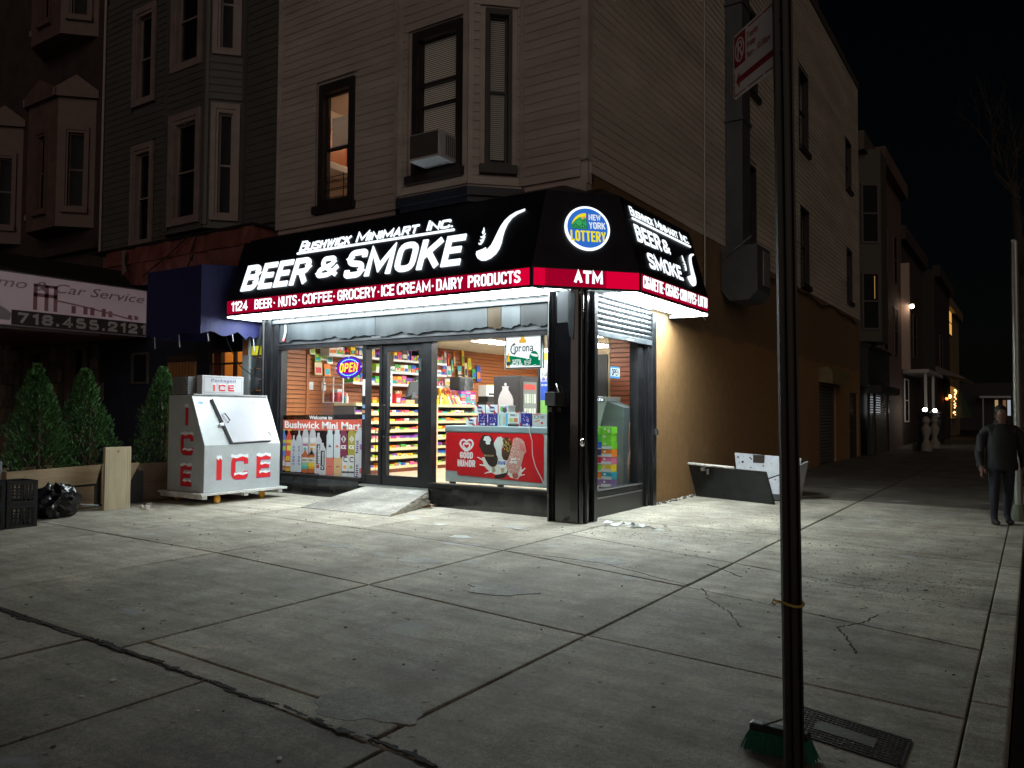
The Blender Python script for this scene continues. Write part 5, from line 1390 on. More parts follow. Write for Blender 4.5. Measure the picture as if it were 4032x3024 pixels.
jb = MB(); jb.prism([(-10.27, 0), (-9.86, 0), (-9.86, .33), (-9.90, .43), (-9.97, .52), (-10.0, .56), (-10.0, .62), (-9.985, .63), (-9.985, .645), (-10.17, .645), (-10.17, .63), (-10.155, .62), (-10.155, .56), (-10.19, .52), (-10.24, .43), (-10.27, .33)], lambda x, y, d: Vector((x, d, 1.55 + y)), 14.99, 15.01)
jb.prism(ell(-10.075, 2.235, .03, .035, 10), lambda x, y, d: Vector((x, d, y)), 14.99, 15.01)
tag(obj("jug_cutout", jb, mat("pale_poster", (.42, .42, .45), .5)), "flat grey bottle shaped poster on the side of the black fridge", "poster")
jf = thing("juice_fridge", "drinks fridge with blue and green printed side next to the corner column", "fridge", (-7.3, 12.8, FZ))
obj("case", MB().box(-7.62, -6.9, 12.5, 13.2, FZ, 2.56), pc((.35, .38, .42)), jf, bev=.01)
obj("edge", MB().box(-7.67, -7.625, 12.48, 13.2, FZ, 2.40), BLACK, jf)
JP = PX(12.498)
for z0_, z1_, c in ((2.37, 2.56, (.55, .60, .62)), (2.21, 2.37, (.62, .68, .72)), (1.83, 2.17, (.03, .08, .42)), (1.55, 1.82, (.22, .5, .12))):
    obj("print", pbox(MB(), JP, -7.61, -6.95, z0_, z1_, .0004, .002), pc(c), jf)
obj("lettering", ftext(caps(MB(), "KOE", JP, -7.59, -7.46, 2.27, 2.34, .012, .001, base=.003), "Surp", JP, -7.57, -7.42, 2.47, 2.51, d=.003), BLACK, jf)
obj("lettering", caps(MB(), "EVERYDAY", JP, -7.59, -7.28, 2.09, 2.12, .006, .001, base=.003), WHITE, jf)
for q in range(2): obj("fruit_print", MB().prism(ell(-7.55 + q * .1, 2.22, .04, .035, 10), JP, .0025, .0035), pc((.12, .10, .35)), jf)
ob_ = MB(); ob_.box(-7.6, -7.3, 12.55, 12.9, 2.565, 2.72)
prod("orange_carton", "orange carton on top of the juice fridge", "carton", ob_, [pc((.75, .35, .03))])
bm2 = thing("blue_machine", "tall dark vending machine with a blue front beside the slat partition", "vending machine", (-7.0, 13.75, FZ))
obj("case", MB().box(-7.14, -6.83, 13.68, 14.3, FZ, 2.73), mat("speckled_black", (.03, .03, .032), .6, var=.5, vs=25), bm2)
obj("front", MB().box(-7.28, -7.145, 13.66, 14.3, FZ, 2.76), pc((.02, .10, .42), .3), bm2, bev=.01)
# cash machine
at_ = thing("cash_machine", "grey cash machine with its sloping face turned into the shop", "cash machine", (-6.0, 12.3, FZ))
ATG = mat("atm_grey", (.10, .12, .125), .5, var=.08)
prof = [(-5.72, FZ), (-5.72, 1.69), (-6.02, 1.80), (-6.12, 1.45), (-6.18, 1.30), (-6.18, FZ)]
obj("cabinet", MB().prism(prof, lambda x, y, d: Vector((x, d, y)), 12.06, 12.52), ATG, at_)
obj("fascia", MB().prism([(-6.02, 1.80), (-6.0, 1.87), (-6.25, 1.88), (-6.30, 1.84), (-6.36, 1.62), (-6.44, 1.36), (-6.40, 1.25), (-6.18, 1.25)], lambda x, y, d: Vector((x, d, y)), 12.03, 12.55), mat("atm_bezel", (.30, .33, .33), .4), at_, bev=.012)
AP = plane((-6.305, 12.28, 1.84), (0, -1, 0), (.26, 0, .97))
obj("screen", MB().prism([(-.16, -.30), (.16, -.30), (.16, -.06), (-.16, -.06)], AP, .002, .006), BLACK, at_)
hd = MB(); hd.box(-6.27, -6.06, 12.022, 12.03, 1.79, 1.86)
obj("header", hd, BLACK, at_)
obj("lettering", caps(MB(), "ATM", PX(12.021), -6.20, -6.08, 1.80, 1.85, .010, .001), emis("atm_letters", (.8, .9, 1), 2.2), at_)
obj("keypad", MB().box(-6.46, -6.36, 12.1, 12.45, 1.36, 1.38), CHROME, at_)
# cartons of seltzer stacked behind the side window
k = 0
rows = [(.42, "purple", "lime"), (.55, "pink", "purple"), (.68, "orange", "teal"), (.815, "green", "yellow"), (.945, "red", "pink"), (1.075, "purple", "orange"), (1.20, "blue", "lime")]
lab7 = ["lowest", "second", "third", "fourth", "fifth", "sixth", "seventh"]
for i in range(8):
    z = .40 + i * .122
    for j, (xa, xb) in enumerate(((-6.10, -5.875), (-5.87, -5.69))):
        c = [("purple", "purple"), ("orange", "teal"), ("lime", "yellow"), ("red", "pink"), ("black", "orange"), ("blue", "lime"), ("lime", "lime"), ("lime", "lime")][i][j]
        if i == 6 and j == 0: c = "green"
        if i == 7 and False: continue
        cc_ = {"black": (.04, .03, .12), "lime": (.20, .62, .04), "teal": (.03, .35, .50), "purple": (.30, .16, .42)}.get(c, GOODCOL[c])
        o = thing("seltzer_carton", "%s seltzer carton, %s from the floor in the %s stack behind the side window" % ({"black": "dark blue"}.get(c, c), ["lowest", "second", "third", "fourth", "fifth", "sixth", "seventh", "topmost"][i] if i not in (0, 7) else ("lowest" if i == 0 else "topmost"), "left" if j == 0 else "right"), "drink carton", ((xa + xb) / 2, 11.6, z), "seltzer cartons stacked behind the side window")
        dx = RN.uniform(-.006, .006)
        obj("box", MB().box(xa + dx, xb + dx, 11.55, 11.75, z, z + .119), pc(cc_, .35), o, bev=.003)
        P = PX(11.5485)
        if i < 6:
            obj("white_tray", pbox(MB(), P, xa + dx, xb + dx, z + .002, z + (.05 if j else .02), .0, .003), pc((.68, .72, .74)), o)
        em = MB(); cx = (xa + xb) / 2 + dx
        if j == 0: _stroke(em, _round([(cx - .04, z + .045), (cx - .04, z + .09), (cx + .04, z + .09), (cx + .04, z + .045)], .04, False), .014, False, P, .003, .0045, 0)
        else: em.prism(ell(cx - .03, z + .085, .022, .02, 8), P, .003, .0045)
        obj("emblem", em, pc((.75, .78, .8)), o)
        if i == 7: obj("emblem", MB().prism(ell(cx + .04, z + .06, .024, .036, 8), P, .003, .0045), pc((.75, .8, .75)), o)
oc = thing("open_card", "small blue and white OPEN card stuck inside the side window", "sign", (-5.65, 11.6, 2.16))
OP = PY(-5.66)
obj("card", pbox(MB(), OP, 11.445, 11.79, 2.165, 2.35, -.004, .0), pc((.03, .22, .6)), oc); obj("white_field", pbox(MB(), OP, 11.46, 11.775, 2.195, 2.325, .0004, .0014), pc((.8, .82, .85)), oc)
obj("lettering", caps(MB(), "OPEN", OP, 11.485, 11.755, 2.205, 2.315, .022, .001, base=.0016, gap=.25), BLACK, oc)
oc2 = MB(); oc2.tube([(-5.66, 12.18, 1.45), (-5.66, 12.14, 1.2), (-5.66, 12.18, .95), (-5.66, 12.1, .7), (-5.66, 12.15, .5)], .007, 5)
prod("orange_wire", "thin orange wire hanging inside the edge of the side window", "wire", oc2, [pc((.6, .2, .05))])
# lit beer sign in the window
cs = thing("lit_beer_sign", "glowing white beer sign with black frame hanging in the top of the right window", "sign", (-6.78, 10.62, 2.3))
CP = PX(10.60)
sx0, sx1, sz0, sz1 = -7.125, -6.445, 2.305, 2.845
obj("case", pbox(MB(), CP, sx0 - .015, sx1 + .03, sz0 - .012, sz1 + .015, -.05, -.004), pc((.6, .6, .6)), cs)
f_ = MB(); pbox(f_, CP, sx0, sx0 + .013, sz0, sz1, -.004, .004); pbox(f_, CP, sx1 - .013, sx1, sz0, sz1, -.004, .004); pbox(f_, CP, sx0 + .013, sx1 - .013, sz0, sz0 + .014, -.004, .004); pbox(f_, CP, sx0 + .013, sx1 - .013, sz1 - .014, sz1, -.004, .004)
obj("frame", f_, BLACK, cs)
obj("face", pbox(MB(), CP, sx0 + .013, sx1 - .013, sz0 + .014, sz1 - .014, -.003, .0), emis("beer_sign_white", (.92, .97, 1), 1.25), cs)
su_ = lambda u, v: (sx0 + u * (sx1 - sx0), sz0 + v * (sz1 - sz0))
def sp_(pts, m, d, nm): obj(nm, MB().prism([su_(*p) for p in pts], CP, d, d + .001), m, cs)
EGR, EYE, EBK = emis("sign_green", (.0, .27, .11), .8), emis("sign_amber", (1, .55, .05), 1.0), pc((.02, .02, .03))
sp_([(.03, .40), (.30, .35), (.60, .28), (.97, .22), (.97, .06), (.62, .06), (.03, .12)], EGR, .001, "green_swoosh")
sp_([(.03, .04), (.45, .10), (.6, .06), (.6, .03), (.03, .03)], emis("sign_w2", (.9, .95, 1), 1.2), .0022, "white_corner")
sp_(ell(.80, .30, .13, .20, 20), EGR, .0024, "helmet")
sp_([(.70, .44), (.82, .41), (.92, .38), (.90, .32), (.78, .34), (.72, .38)], emis("sign_w3", (.85, .92, .95), 1.1), .0038, "helmet_flash")
hl = MB()
for q in ([(.55, .22), (.56, .10), (.63, .08), (.68, .14)], [(.54, .20), (.70, .21)], [(.55, .15), (.69, .16)], [(.60, .24), (.64, .30), (.72, .26), (.70, .12)], [(.66, .08), (.74, .06), (.86, .10)]): _stroke(hl, [su_(*p) for p in q], .007, False, CP, .0042, .0052, 0)
obj("face_mask", hl, emis("sign_w4", (.9, .95, 1), 1.2), cs)
sp_([(.045, .04), (.135, .04), (.135, .24), (.115, .34), (.105, .38), (.105, .46), (.075, .46), (.075, .38), (.065, .34), (.045, .24)], EYE, .003, "bottle_print"); sp_([(.045, .09), (.135, .09), (.135, .20), (.045, .20)], EBK, .0042, "bottle_label")
sp_([(.40, .75), (.57, .75), (.585, .86), (.555, .84), (.53, .90), (.485, .94), (.44, .90), (.415, .84), (.385, .86)], EYE, .002, "crown_emblem"); sp_([(.385, .765), (.585, .765), (.585, .785), (.385, .785)], emis("sign_amber2", (.9, .4, .03), .8), .0034, "crown_band")
lt = MB()
blk = {'o': [[(0, .15), (0, .85), (.5, 1), (1, .85), (1, .15), (.5, 0)]], 'r': [[(0, 0), (0, .95)], [(0, .7), (.45, .95), (.9, .8)]], 'n': [[(0, 0), (0, .95)], [(0, .8), (.6, 1), (1, .8), (1, 0)]], 'a': [[(0, .9), (.6, 1), (1, .85), (1, 0)], [(1, .5), (.2, .5), (0, .3), (.1, .05), (.5, .0), (1, .15)]]}
x_ = .285
for ch in "orona":
    for i, pts in enumerate(blk[ch]):
        P = [Vector(su_(x_ + p[0] * .062, .505 + p[1] * .14)) for p in pts]
        _stroke(lt, P, .016, ch == 'o', CP, .002, .0032 + .0003 * i, 0)
    x_ += .104
_stroke(lt, _round([su_(.255, .74), su_(.17, .66), (su_(.15, .52)), su_(.20, .44), su_(.27, .43), su_(.30, .50)], .04, False), .020, False, CP, .002, .0034, 0)
_stroke(lt, [su_(.245, .70), su_(.25, .46), su_(.27, .40)], .010, False, CP, .002, .0038, 0); _stroke(lt, [su_(.21, .69), su_(.28, .72)], .012, False, CP, .002, .0040, 0)
obj("brand_lettering", lt, EBK, cs)
tt = MB()
for r_, s_ in enumerate(("AN OFFICIAL", "BEER OF THE", "NEW YORK JETS")):
    caps(tt, s_, CP, *[su_((.20, .21, .18)[r_], 0)[0], su_((.44, .44, .46)[r_], 0)[0]], su_(0, .225 - r_ * .06)[1], su_(0, .265 - r_ * .06)[1], .0055, .001, base=.0024, gap=.25)
obj("small_lettering", tt, emis("sign_w5", (.9, .95, 1), 1.2), cs)
# LED open sign
on = thing("open_led_sign", "oval blue and red LED sign reading OPEN in the left window", "sign", (-10.64, 10.62, 2.2))
OPL = plane((-10.645, 10.60, 2.415), (1, 0, .03), (0, 0, 1))
obj("board", MB().prism(ell(0, 0, .335, .21, 40), OPL, -.02, -.006), pc((.03, .005, .08)), on)
obj("blue_band", MB().prism(ell(0, 0, .315, .192, 40), OPL, -.006, -.003), emis("blue_glow", (.10, .02, .75), 1.1), on)
obj("red_field", MB().prism(ell(0, 0, .285, .105, 40), OPL, -.003, -.001), emis("magenta_glow", (.55, .0, .22), .9), on)
dm_ = MB()
for a in list(range(30, 155, 9)) + list(range(210, 335, 9)):
    p = (.25 * math.cos(math.radians(a)), .150 * math.sin(math.radians(a)))
    dm_.prism(ell(p[0], p[1], .009, .009, 8), OPL, -.001, .004)
obj("blue_leds", dm_, emis("led_cyan", (.15, .55, 1), 4.0), on)
obj("lettering", caps(MB(), "OPEN", OPL, -.245, .245, -.085, .085, .030, .004, base=0, gap=.8, shear=.16), emis("led_amber", (1, .42, .03), 2.6), on)
for a, b in ((0, .2), (0, -.2), (.325, 0), (-.325, 0)): obj("suction_cup", MB().prism(ell(a, b, .018, .018, 10), OPL, -.004, .014), pc((.5, .5, .55)), on)
# printed vinyl on the left window: flat print on the glass
vn = thing("window_vinyl", "printed window vinyl with red welcome banner and a row of drink bottles", "window sticker", (-11.25, 10.55, .4))
VP = PX(10.556)
vx = lambda x: -12.40 + (x - 95) * (2.235 / 1795)                   # photo crop columns to metres along the window
vz = lambda x, y: 1.135 + (590 + (x - 95) * .035 - y) * (.755 / 905)
def vpoly(pts, c, d, nm="printed_bottle", m=None): return obj(nm, MB().prism([(vx(x), vz(x, y)) for x, y in pts], VP, d - .0008, d), m or pc(c, .35), vn)
obj("dark_strip", MB().prism([(vx(x), vz(x, y)) for x, y in ((110, 140), (1890, 155), (1890, 270), (110, 248))], VP, .0006, .0014), glass("smoke_film", (.32, .27, .25)), vn)
obj("smoke_film", MB().prism([(vx(x), vz(x, y)) for x, y in ((100, 500), (1880, 530), (1880, 1590), (100, 1480))], VP, .0002, .0008), glass("smoke_film2", (.30, .25, .25)), vn)
vpoly([(80, 250), (1890, 275), (1890, 520), (80, 485)], (.62, .10, .06), .0022, "red_banner")
obj("lettering", ftext(MB(), "Welcome to", VP, vx(712), vx(1210), vz(960, 250), vz(960, 165), d=.0034, bold=.022), WP, vn)
wl = ftext(MB(), "Bushwick Mini Mart", VP, vx(155), vx(1800), vz(980, 462), vz(980, 300), d=.0034, bold=.028)
obj("lettering", wl, WP, vn)
def bot(x0, x1, yt, yb, neck=.45, sh=.25, nk=.12):
    c = (x0 + x1) / 2; w = (x1 - x0) / 2; h = yb - yt
    return [(c - w, yb - h * .03), (c - w * .9, yb), (c + w * .9, yb), (c + w, yb - h * .03), (c + w, yt + h * (sh + nk)), (c + w * .85, yt + h * (nk + sh * .5)), (c + w * neck, yt + h * nk), (c + w * neck, yt), (c - w * neck, yt), (c - w * neck, yt + h * nk), (c - w * .85, yt + h * (nk + sh * .5)), (c - w, yt + h * (sh + nk))]
PALEB = (.52, .56, .60)
D0 = .0026
E_ = [0]
def B(x0, x1, yt, yb, c, neck=.45, sh=.25, nk=.12, parts=()):
    E_[0] += 1
    d = D0 + (E_[0] % 9) * .0005
    o = obj("printed_bottle", MB().prism([(vx(x), vz(x, y)) for x, y in bot(x0, x1, yt, yb, neck, sh, nk)], VP, d - .0004, d), pc(c, .35), vn)
    for (a, b, p, q, c2) in parts:
        E_[0] += 1
        obj("label_print", MB().prism([(vx(x), vz(x, y)) for x, y in ((a, q), (b, q), (b, p), (a, p))], VP, d, d + .0008), pc(c2, .35), o)
    return o, d
B(90, 190, 470, 1100, (.10, .22, .62), .4, .2, .14, ((100, 185, 470, 495, (.65, .55, .05)), (92, 188, 720, 790, (.55, .5, .1)), (100, 180, 870, 970, (.6, .62, .12))))
B(195, 325, 480, 1100, (.70, .09, .06), .33, .2, .14, ((225, 312, 480, 505, (.65, .55, .05)), (200, 320, 720, 800, (.7, .45, .05)), (215, 300, 850, 970, (.7, .72, .1))))
B(100, 170, 1000, 1440, (.55, .28, .30), .45, .2, .14, ((102, 168, 1210, 1330, (.65, .6, .6)), (102, 168, 1340, 1370, (.4, .05, .08))))
B(180, 300, 1000, 1455, (.72, .42, .03), .35, .2, .14, ((185, 296, 1210, 1240, (.4, .05, .04)), (185, 296, 1240, 1340, (.65, .6, .6)), (185, 296, 1345, 1370, (.35, .06, .04))))
for x0, x1, yt in ((305, 435, 615), (430, 555, 490)):
    o, d = B(x0, x1, yt, 1468, PALEB, .28, .12, .10)
    V = plane(VP(vx((x0 + x1) / 2 + 8), vz(400, 880), 0), (1, 0, 0), (0, 0, 1))
    lm = MB()
    for i, ch in enumerate("OXIGEN"):
        y = 870 + i * 78
        caps(lm, ch, VP, vx((x0 + x1) / 2 - 18), vx((x0 + x1) / 2 + 26) if ch != 'I' else vx((x0 + x1) / 2 + 16), vz(400, y + 46), vz(400, y - 8), .010, .0008, base=d + .0002)
    obj("lettering", lm, pc((.08, .06, .32)), o)
for x0, x1, c in ((560, 705, (.35, .12, .2)), (720, 868, (.7, .3, .04))):
    B(x0, x1, 475, 1060, (.50, .48, .52), .5, .3, .0, ((x0 + 20, x1 - 10, 670, 780, (.66, .68, .68)), (x0 + 20, x1 - 15, 810, 860, c), (x0 + 20, x1 - 25, 860, 900, (.65, .66, .66))))
for x0, x1, c1, c2 in ((565, 700, (.20, .45, .30), (.05, .38, .36)), (705, 845, (.65, .45, .03), (.60, .32, .02))):
    o, d = B(x0, x1, 900, 1480, (.42, .11, .03), .25, .25, .14, ((x0, x1, 1125, 1240, (.62, .60, .52)), (x0, x1, 1245, 1330, c1), (x0, x1, 1330, 1385, c2), (x0 + 40, x1 - 45, 895, 950, c2)))
    obj("lettering", caps(MB(), "BREW", VP, vx(x0 + 15), vx(x1 - 15), vz(x0, 1205), vz(x0, 1165), .008, .0006, base=d + .0014), pc((.08, .05, .04)), o)
for x0, x1, yt, yb, lx0, lx1, ly0, ly1 in ((840, 1000, 560, 1490, 880, 960, 820, 1270), (945, 1090, 790, 1510, 975, 1060, 965, 1310)):
    o, d = B(x0, x1, yt, yb, (.52, .53, .56), .3, .2, .08, ((lx0, lx1, ly0, ly1, (.02, .02, .02)), (lx0, lx1, ly1 + 15, ly1 + 95, (.35, .06, .04) if x0 == 840 else (.02, .02, .02))))
    V = plane(VP(vx(lx1 - 18), vz(lx1, ly1 - 15), 0), (0, 0, 1), (-1, 0, 0))
    obj("lettering", ftext(MB(), "essentia", V, 0, (ly1 - ly0 - 40) * .000834, 0, .055, d=d + .0022, bold=.015), WP, o)
    if x0 == 945:
        cm = MB(); pbox(cm, VP, vx(1000), vx(1036), vz(1018, 1368), vz(1018, 1352), d + .001, d + .002); pbox(cm, VP, vx(1011), vx(1025), vz(1018, 1384), vz(1018, 1336), d + .001, d + .0023); obj("cross_mark", cm, WP, o)
for x0, x1, c in ((1100, 1240, (.04, .05, .12)), (1255, 1390, (.6, .10, .05))):
    o, d = B(x0, x1, 490, 1120, (.56, .61, .65), .7, .08, .12)
    cx = (x0 + x1) / 2
    obj("label_print", MB().prism([(vx(cx - 38), vz(cx, 885)), (vx(cx + 40), vz(cx, 885)), (vx(cx + 2), vz(cx, 820))], VP, d, d + .0008), pc(c), o)
for x0, x1, c, c2 in ((1390, 1530, (.18, .02, .06), (.10, .12, .1)), (1545, 1700, (.34, .30, .04), (.6, .55, .1))):
    o, d = B(x0, x1, 510, 1095, c, .45, .12, .0)
    cx = (x0 + x1) / 2
    obj("label_print", MB().prism([(vx(cx), vz(cx, 620)), (vx(cx + 55), vz(cx, 700)), (vx(cx), vz(cx, 785)), (vx(cx - 55), vz(cx, 700))], VP, d, d + .0008), pc((.6, .6, .6)), o)
    obj("label_print", MB().prism(ell(vx(cx), vz(cx, 705), .022, .045, 10), VP, d + .0008, d + .0014), pc(c2), o)
    obj("lettering", caps(MB(), "ICE", VP, vx(cx - 55), vx(cx + 55), vz(cx, 920), vz(cx, 838), .014, .0008, base=d), WP, o)
for x0, x1, c in ((1090, 1255, (.62, .16, .12)), (1260, 1425, (.60, .40, .20))):
    o, d = B(x0, x1, 1110, 1535, c, .8, .06, .0)
    obj("script_print", MB().prism([(vx(x0 + 40), vz(x0, 1330)), (vx(x1 - 40), vz(x0, 1322)), (vx(x1 - 40), vz(x0, 1310)), (vx(x0 + 60), vz(x0, 1300))], VP, d, d + .0008), pc((.3, .08, .05)), o)
for x0, x1, c in ((1430, 1555, (.75, .38, .08)), (1560, 1680, (.25, .42, .12))):
    o, d = B(x0, x1, 1055, 1560, (.62, .65, .66), .8, .05, .0, ((x0, x1, 1415, 1455, (.06, .05, .07)),))
    cx = (x0 + x1) / 2
    cm = MB(); _stroke(cm, _round([(vx(cx + 38), vz(cx, 1105)), (vx(cx - 25), vz(cx, 1105)), (vx(cx - 25), vz(cx, 1200)), (vx(cx + 35), vz(cx, 1200))], .06, False), .022, False, VP, d, d + .0008, 0); obj("c_emblem", cm, pc((.10, .08, .08)), o)
    obj("label_print", MB().prism(ell(vx(cx), vz(cx, 1320), .045, .035, 8), VP, d, d + .0008), pc(c), o)
for yt, yb in ((450, 1060), (900, 1580)):
    o, d = B(1695, 1870, yt, yb, (.55, .58, .62), .4, .18, .10)
    V = plane(VP(vx(1765), vz(1765, yb - 40 if yb > 1100 else 1010), 0), (0, 0, 1), (-1, 0, 0))
    obj("lettering", ftext(MB(), "hint", V, 0, .24, 0, .075, d=d + .0012, bold=.02), pc((.06, .03, .16)), o)
    obj("label_print", MB().prism([(vx(1790), vz(1790, yb - 240)), (vx(1865), vz(1790, yb - 260)), (vx(1865), vz(1790, yb - 120)), (vx(1790), vz(1790, yb - 130))], VP, d, d + .0009), pc((.35, .15, .5) if yb < 1100 else (.6, .12, .1)), o)
# ------------------------------------------------------------------ ice merchandiser
ice = thing("ice_merchandiser", "white ice merchandiser with red ICE lettering and slanted door on a rolling pallet", "ice chest", (-12.2, 9.1, 0))
IX0, IXF, IXT, IXB = -12.77, -11.73, -12.12, -12.77
IY0, IY1 = 8.33, 9.94
ICEM = mat("white_ice_chest_enamel", (.41, .44, .46), .32, var=.10, vs=2.5, coat=.2, speck=.04, bs=30)
prof = [(IXB, .20), (IXF, .20), (IXF, 1.0), (IXT, 1.86), (IXB, 1.86)]
obj("cabinet", MB().prism(prof, lambda x, y, d: Vector((x, d, y)), IY0, IY1), ICEM, ice, bev=.006)
SLN = plane((IXF, 0, 1.0), (0, 1, 0), (IXT - IXF, 0, .86))
sl = math.hypot(IXT - IXF, .86)
def dpl(y, v, d=0): return SLN(y, v, d)
ga = MB(); ga.prism([(8.665, .855), (9.495, .86), (9.715, .03), (8.84, .005)], SLN, .004, .03)
obj("door_gasket", ga, mat("dark_gasket", (.04, .04, .045), .5), ice)
dr = obj("door", MB().prism([(8.685, .862), (9.505, .866), (9.73, .04), (8.865, .016)], SLN, .031, .058), mat("brushed_pale_door", (.30, .305, .34), .38, .15, var=.05), ice, bev=.006)
hb = MB(); hb.tube([SLN(8.80, .56, .058), SLN(8.82, .555, .10), SLN(8.89, .42, .10), SLN(8.87, .40, .058)], .014, 8)
obj("handle", hb, CHROME, dr, smooth=True)
obj("latch", MB().obox(SLN(8.745, .36, .03), (0, 1, 0), SLN(0, 1, 0) - SLN(0, 0, 0), SLN(0, 0, 1) - SLN(0, 0, 0), .035, .025, .03), CHROME, ice, bev=.006)
for a, v in ((9.51, .78), (9.70, .16)): obj("hinge", MB().obox(SLN(a + .02, v, .03), (0, 1, 0), SLN(0, 1, 0) - SLN(0, 0, 0), SLN(0, 0, 1) - SLN(0, 0, 0), .02, .05, .025), mat("hinge_grey", (.2, .2, .2), .5), dr)
obj("top_lip", MB().box(IXT - .02, IXT + .03, IY0 + .02, IY1 - .02, 1.862, 1.885), mat("pale_alu", (.45, .46, .48), .35, .5), ice)
obj("maker_badge", MB().prism(ell(8.47, .80, .055, .028, 16), SLN, .001, .003), pc((.10, .25, .70)), ice)
IF, IS = PY(IXF), PX(IY0)
IR, INV, ISN = pc((.66, .02, .025), .35), pc((.10, .03, .22), .35), pc((.74, .80, .86), .4)
def icel(pl, ch, x0, x1, z0, z1, t, par):
    o = caps(MB(), ch, pl, x0 + .015 * (z1 - z0), x1 + .015 * (z1 - z0), z0 - .02 * (z1 - z0), z1 - .02 * (z1 - z0), t, .0008, base=.0006, rad=.8)
    obj("letter_shadow", o, INV, par)
    l_ = obj("letter", caps(MB(), ch, pl, x0, x1, z0, z1, t, .0008, base=.0018, rad=.8), IR, par)
    sn = MB()
    def snow(a, b, z, th):
        pts = [(a - .008, z - th * .35)]
        n = 6
        for i in range(n + 1):
            u = i / n; pts.append((a + (b - a) * u, z - th * (.38 + .22 * math.sin(u * 9 + z * 30))))
        pts.append((b + .008, z - th * .3))
        for i in range(n + 1):
            u = 1 - i / n; pts.append((a + (b - a) * u, z + th * (.35 + .16 * math.sin(u * 12 + a * 20))))
        sn.prism(pts, pl, .004, .0048)
    hz = (z1 - z0) / .4
    snow(x0, x1, z1, .07 * hz if ch != 'I' else .09 * hz)
    if ch in 'CE':
        snow(x0 + t * .8, x1 - .01 * hz, z0 + t * 1.15, .05 * hz)
    if ch == 'E': snow(x0 + t, x1 - .01 * hz, (z0 + z1) / 2 + t * .55, .04 * hz)
    obj("snow_cap", sn, ISN, par, kind="stuff")
icel(IF, 'I', 8.572, 8.672, .405, .79, .10, ice); icel(IF, 'C', 8.868, 9.222, .385, .80, .088, ice); icel(IF, 'E', 9.41, 9.72, .39, .80, .088, ice)
icel(IS, 'I', -12.285, -12.195, 1.34, 1.68, .08, ice); icel(IS, 'C', -12.40, -12.045, .825, 1.20, .085, ice); icel(IS, 'E', -12.385, -12.075, .29, .66, .085, ice)
plt = thing("rolling_pallet", "white painted wooden pallet on yellow wheels under the ice chest", "pallet", (-12.2, 9.1, 0))
PW = mat("worn_white_wood", (.55, .55, .53), .6, var=.3, vs=6, stretch=(1, .3, 1))
for i in range(5): obj("plank", MB().box(-12.88 + i * .252, -12.88 + i * .252 + .24, 8.22, 10.04, .155, .195), PW, plt, bev=.004)
for y in (8.26, 9.1, 9.86): obj("bearer", MB().box(-12.86, -11.66, y, y + .09, .095, .153), PW, plt, bev=.004)
for x, y in ((-11.76, 8.62), (-11.82, 9.62), (-12.7, 8.5), (-12.7, 9.7)): obj("wheel", MB().lathe([(.02, -.03), (.06, -.032), (.075, -.015), (.075, .015), (.06, .032), (.02, .03)], (x, y, .076), 16, 0, (.9, .45, 0)), pc((.75, .35, .03), .4), plt, smooth=True)
isg = thing("ice_sign", "small white sign reading Packaged ICE standing on the ice chest", "sign", (-12.2, 8.95, 1.86))
obj("board", MB().box(-12.25, -12.10, 8.52, 9.385, 1.888, 2.215), WHITEP, isg, bev=.006)
GP = PY(-12.0995)
bo = MB()
for q in ((8.555, 9.35, 1.915, 1.920), (8.555, 9.35, 2.183, 2.188), (8.555, 8.560, 1.920, 2.183), (9.345, 9.35, 1.920, 2.183)): pbox(bo, GP, *q, .0004, .001)
obj("border", bo, pc((.06, .07, .14)), isg)
obj("lettering", ftext(MB(), "Packaged", GP, 8.70, 9.21, 2.105, 2.160, d=.001, bold=.012), pc((.12, .12, .28)), isg)
for ch, a, b in (("I", 8.735, 8.785), ("C", 8.855, 8.995), ("E", 9.055, 9.18)): icel(GP, ch, a, b, 1.945, 2.065, .028, isg)
acu = thing("condenser_unit", "grey grilled refrigeration unit behind the Packaged ICE sign", "compressor", (-12.5, 8.4, 1.86))
obj("case", MB().box(-12.72, -12.27, 8.36, 8.88, 1.87, 2.19), mat("grey_unit", (.12, .12, .125), .5), acu)
gl = MB()
for i in range(12): gl.box(-12.71 + i * .036, -12.70 + i * .036, 8.345, 8.352, 1.88, 2.18)
for i in range(7): gl.box(-12.72, -12.27, 8.352, 8.359, 1.89 + i * .045, 1.90 + i * .045)
obj("grille", gl, mat("grille_grey", (.38, .38, .38), .4, .5), acu)

# ------------------------------------------------------------------ window air conditioner in the bay
ac = thing("window_air_conditioner", "boxy window air conditioner jutting from the middle bay window of the cream building", "air conditioner", (-7.95, 9.8, 5.5))
ACM = mat("beige_ac", (.42, .40, .40), .5)
obj("case", MB().box(-8.22, -7.62, 9.45, 9.99, 5.575, 5.985), ACM, ac, bev=.012)
af = MB(); af.box(-8.20, -7.64, 9.438, 9.449, 5.60, 5.965)
obj("condenser_face", af, mat("dark_fins", (.06, .055, .055), .6), ac)
obj("side_louvres", (lambda m: [m.box(-7.619, -7.612, 9.62 + i * .05, 9.64 + i * .05, 5.62, 5.94) for i in range(5)] and m)(MB()), mat("dark_fins2", (.08, .075, .07), .6), ac)
obj("base_pan", MB().box(-8.22, -7.62, 9.45, 9.95, 5.56, 5.574), mat("pale_pan", (.5, .55, .6), .4), ac)

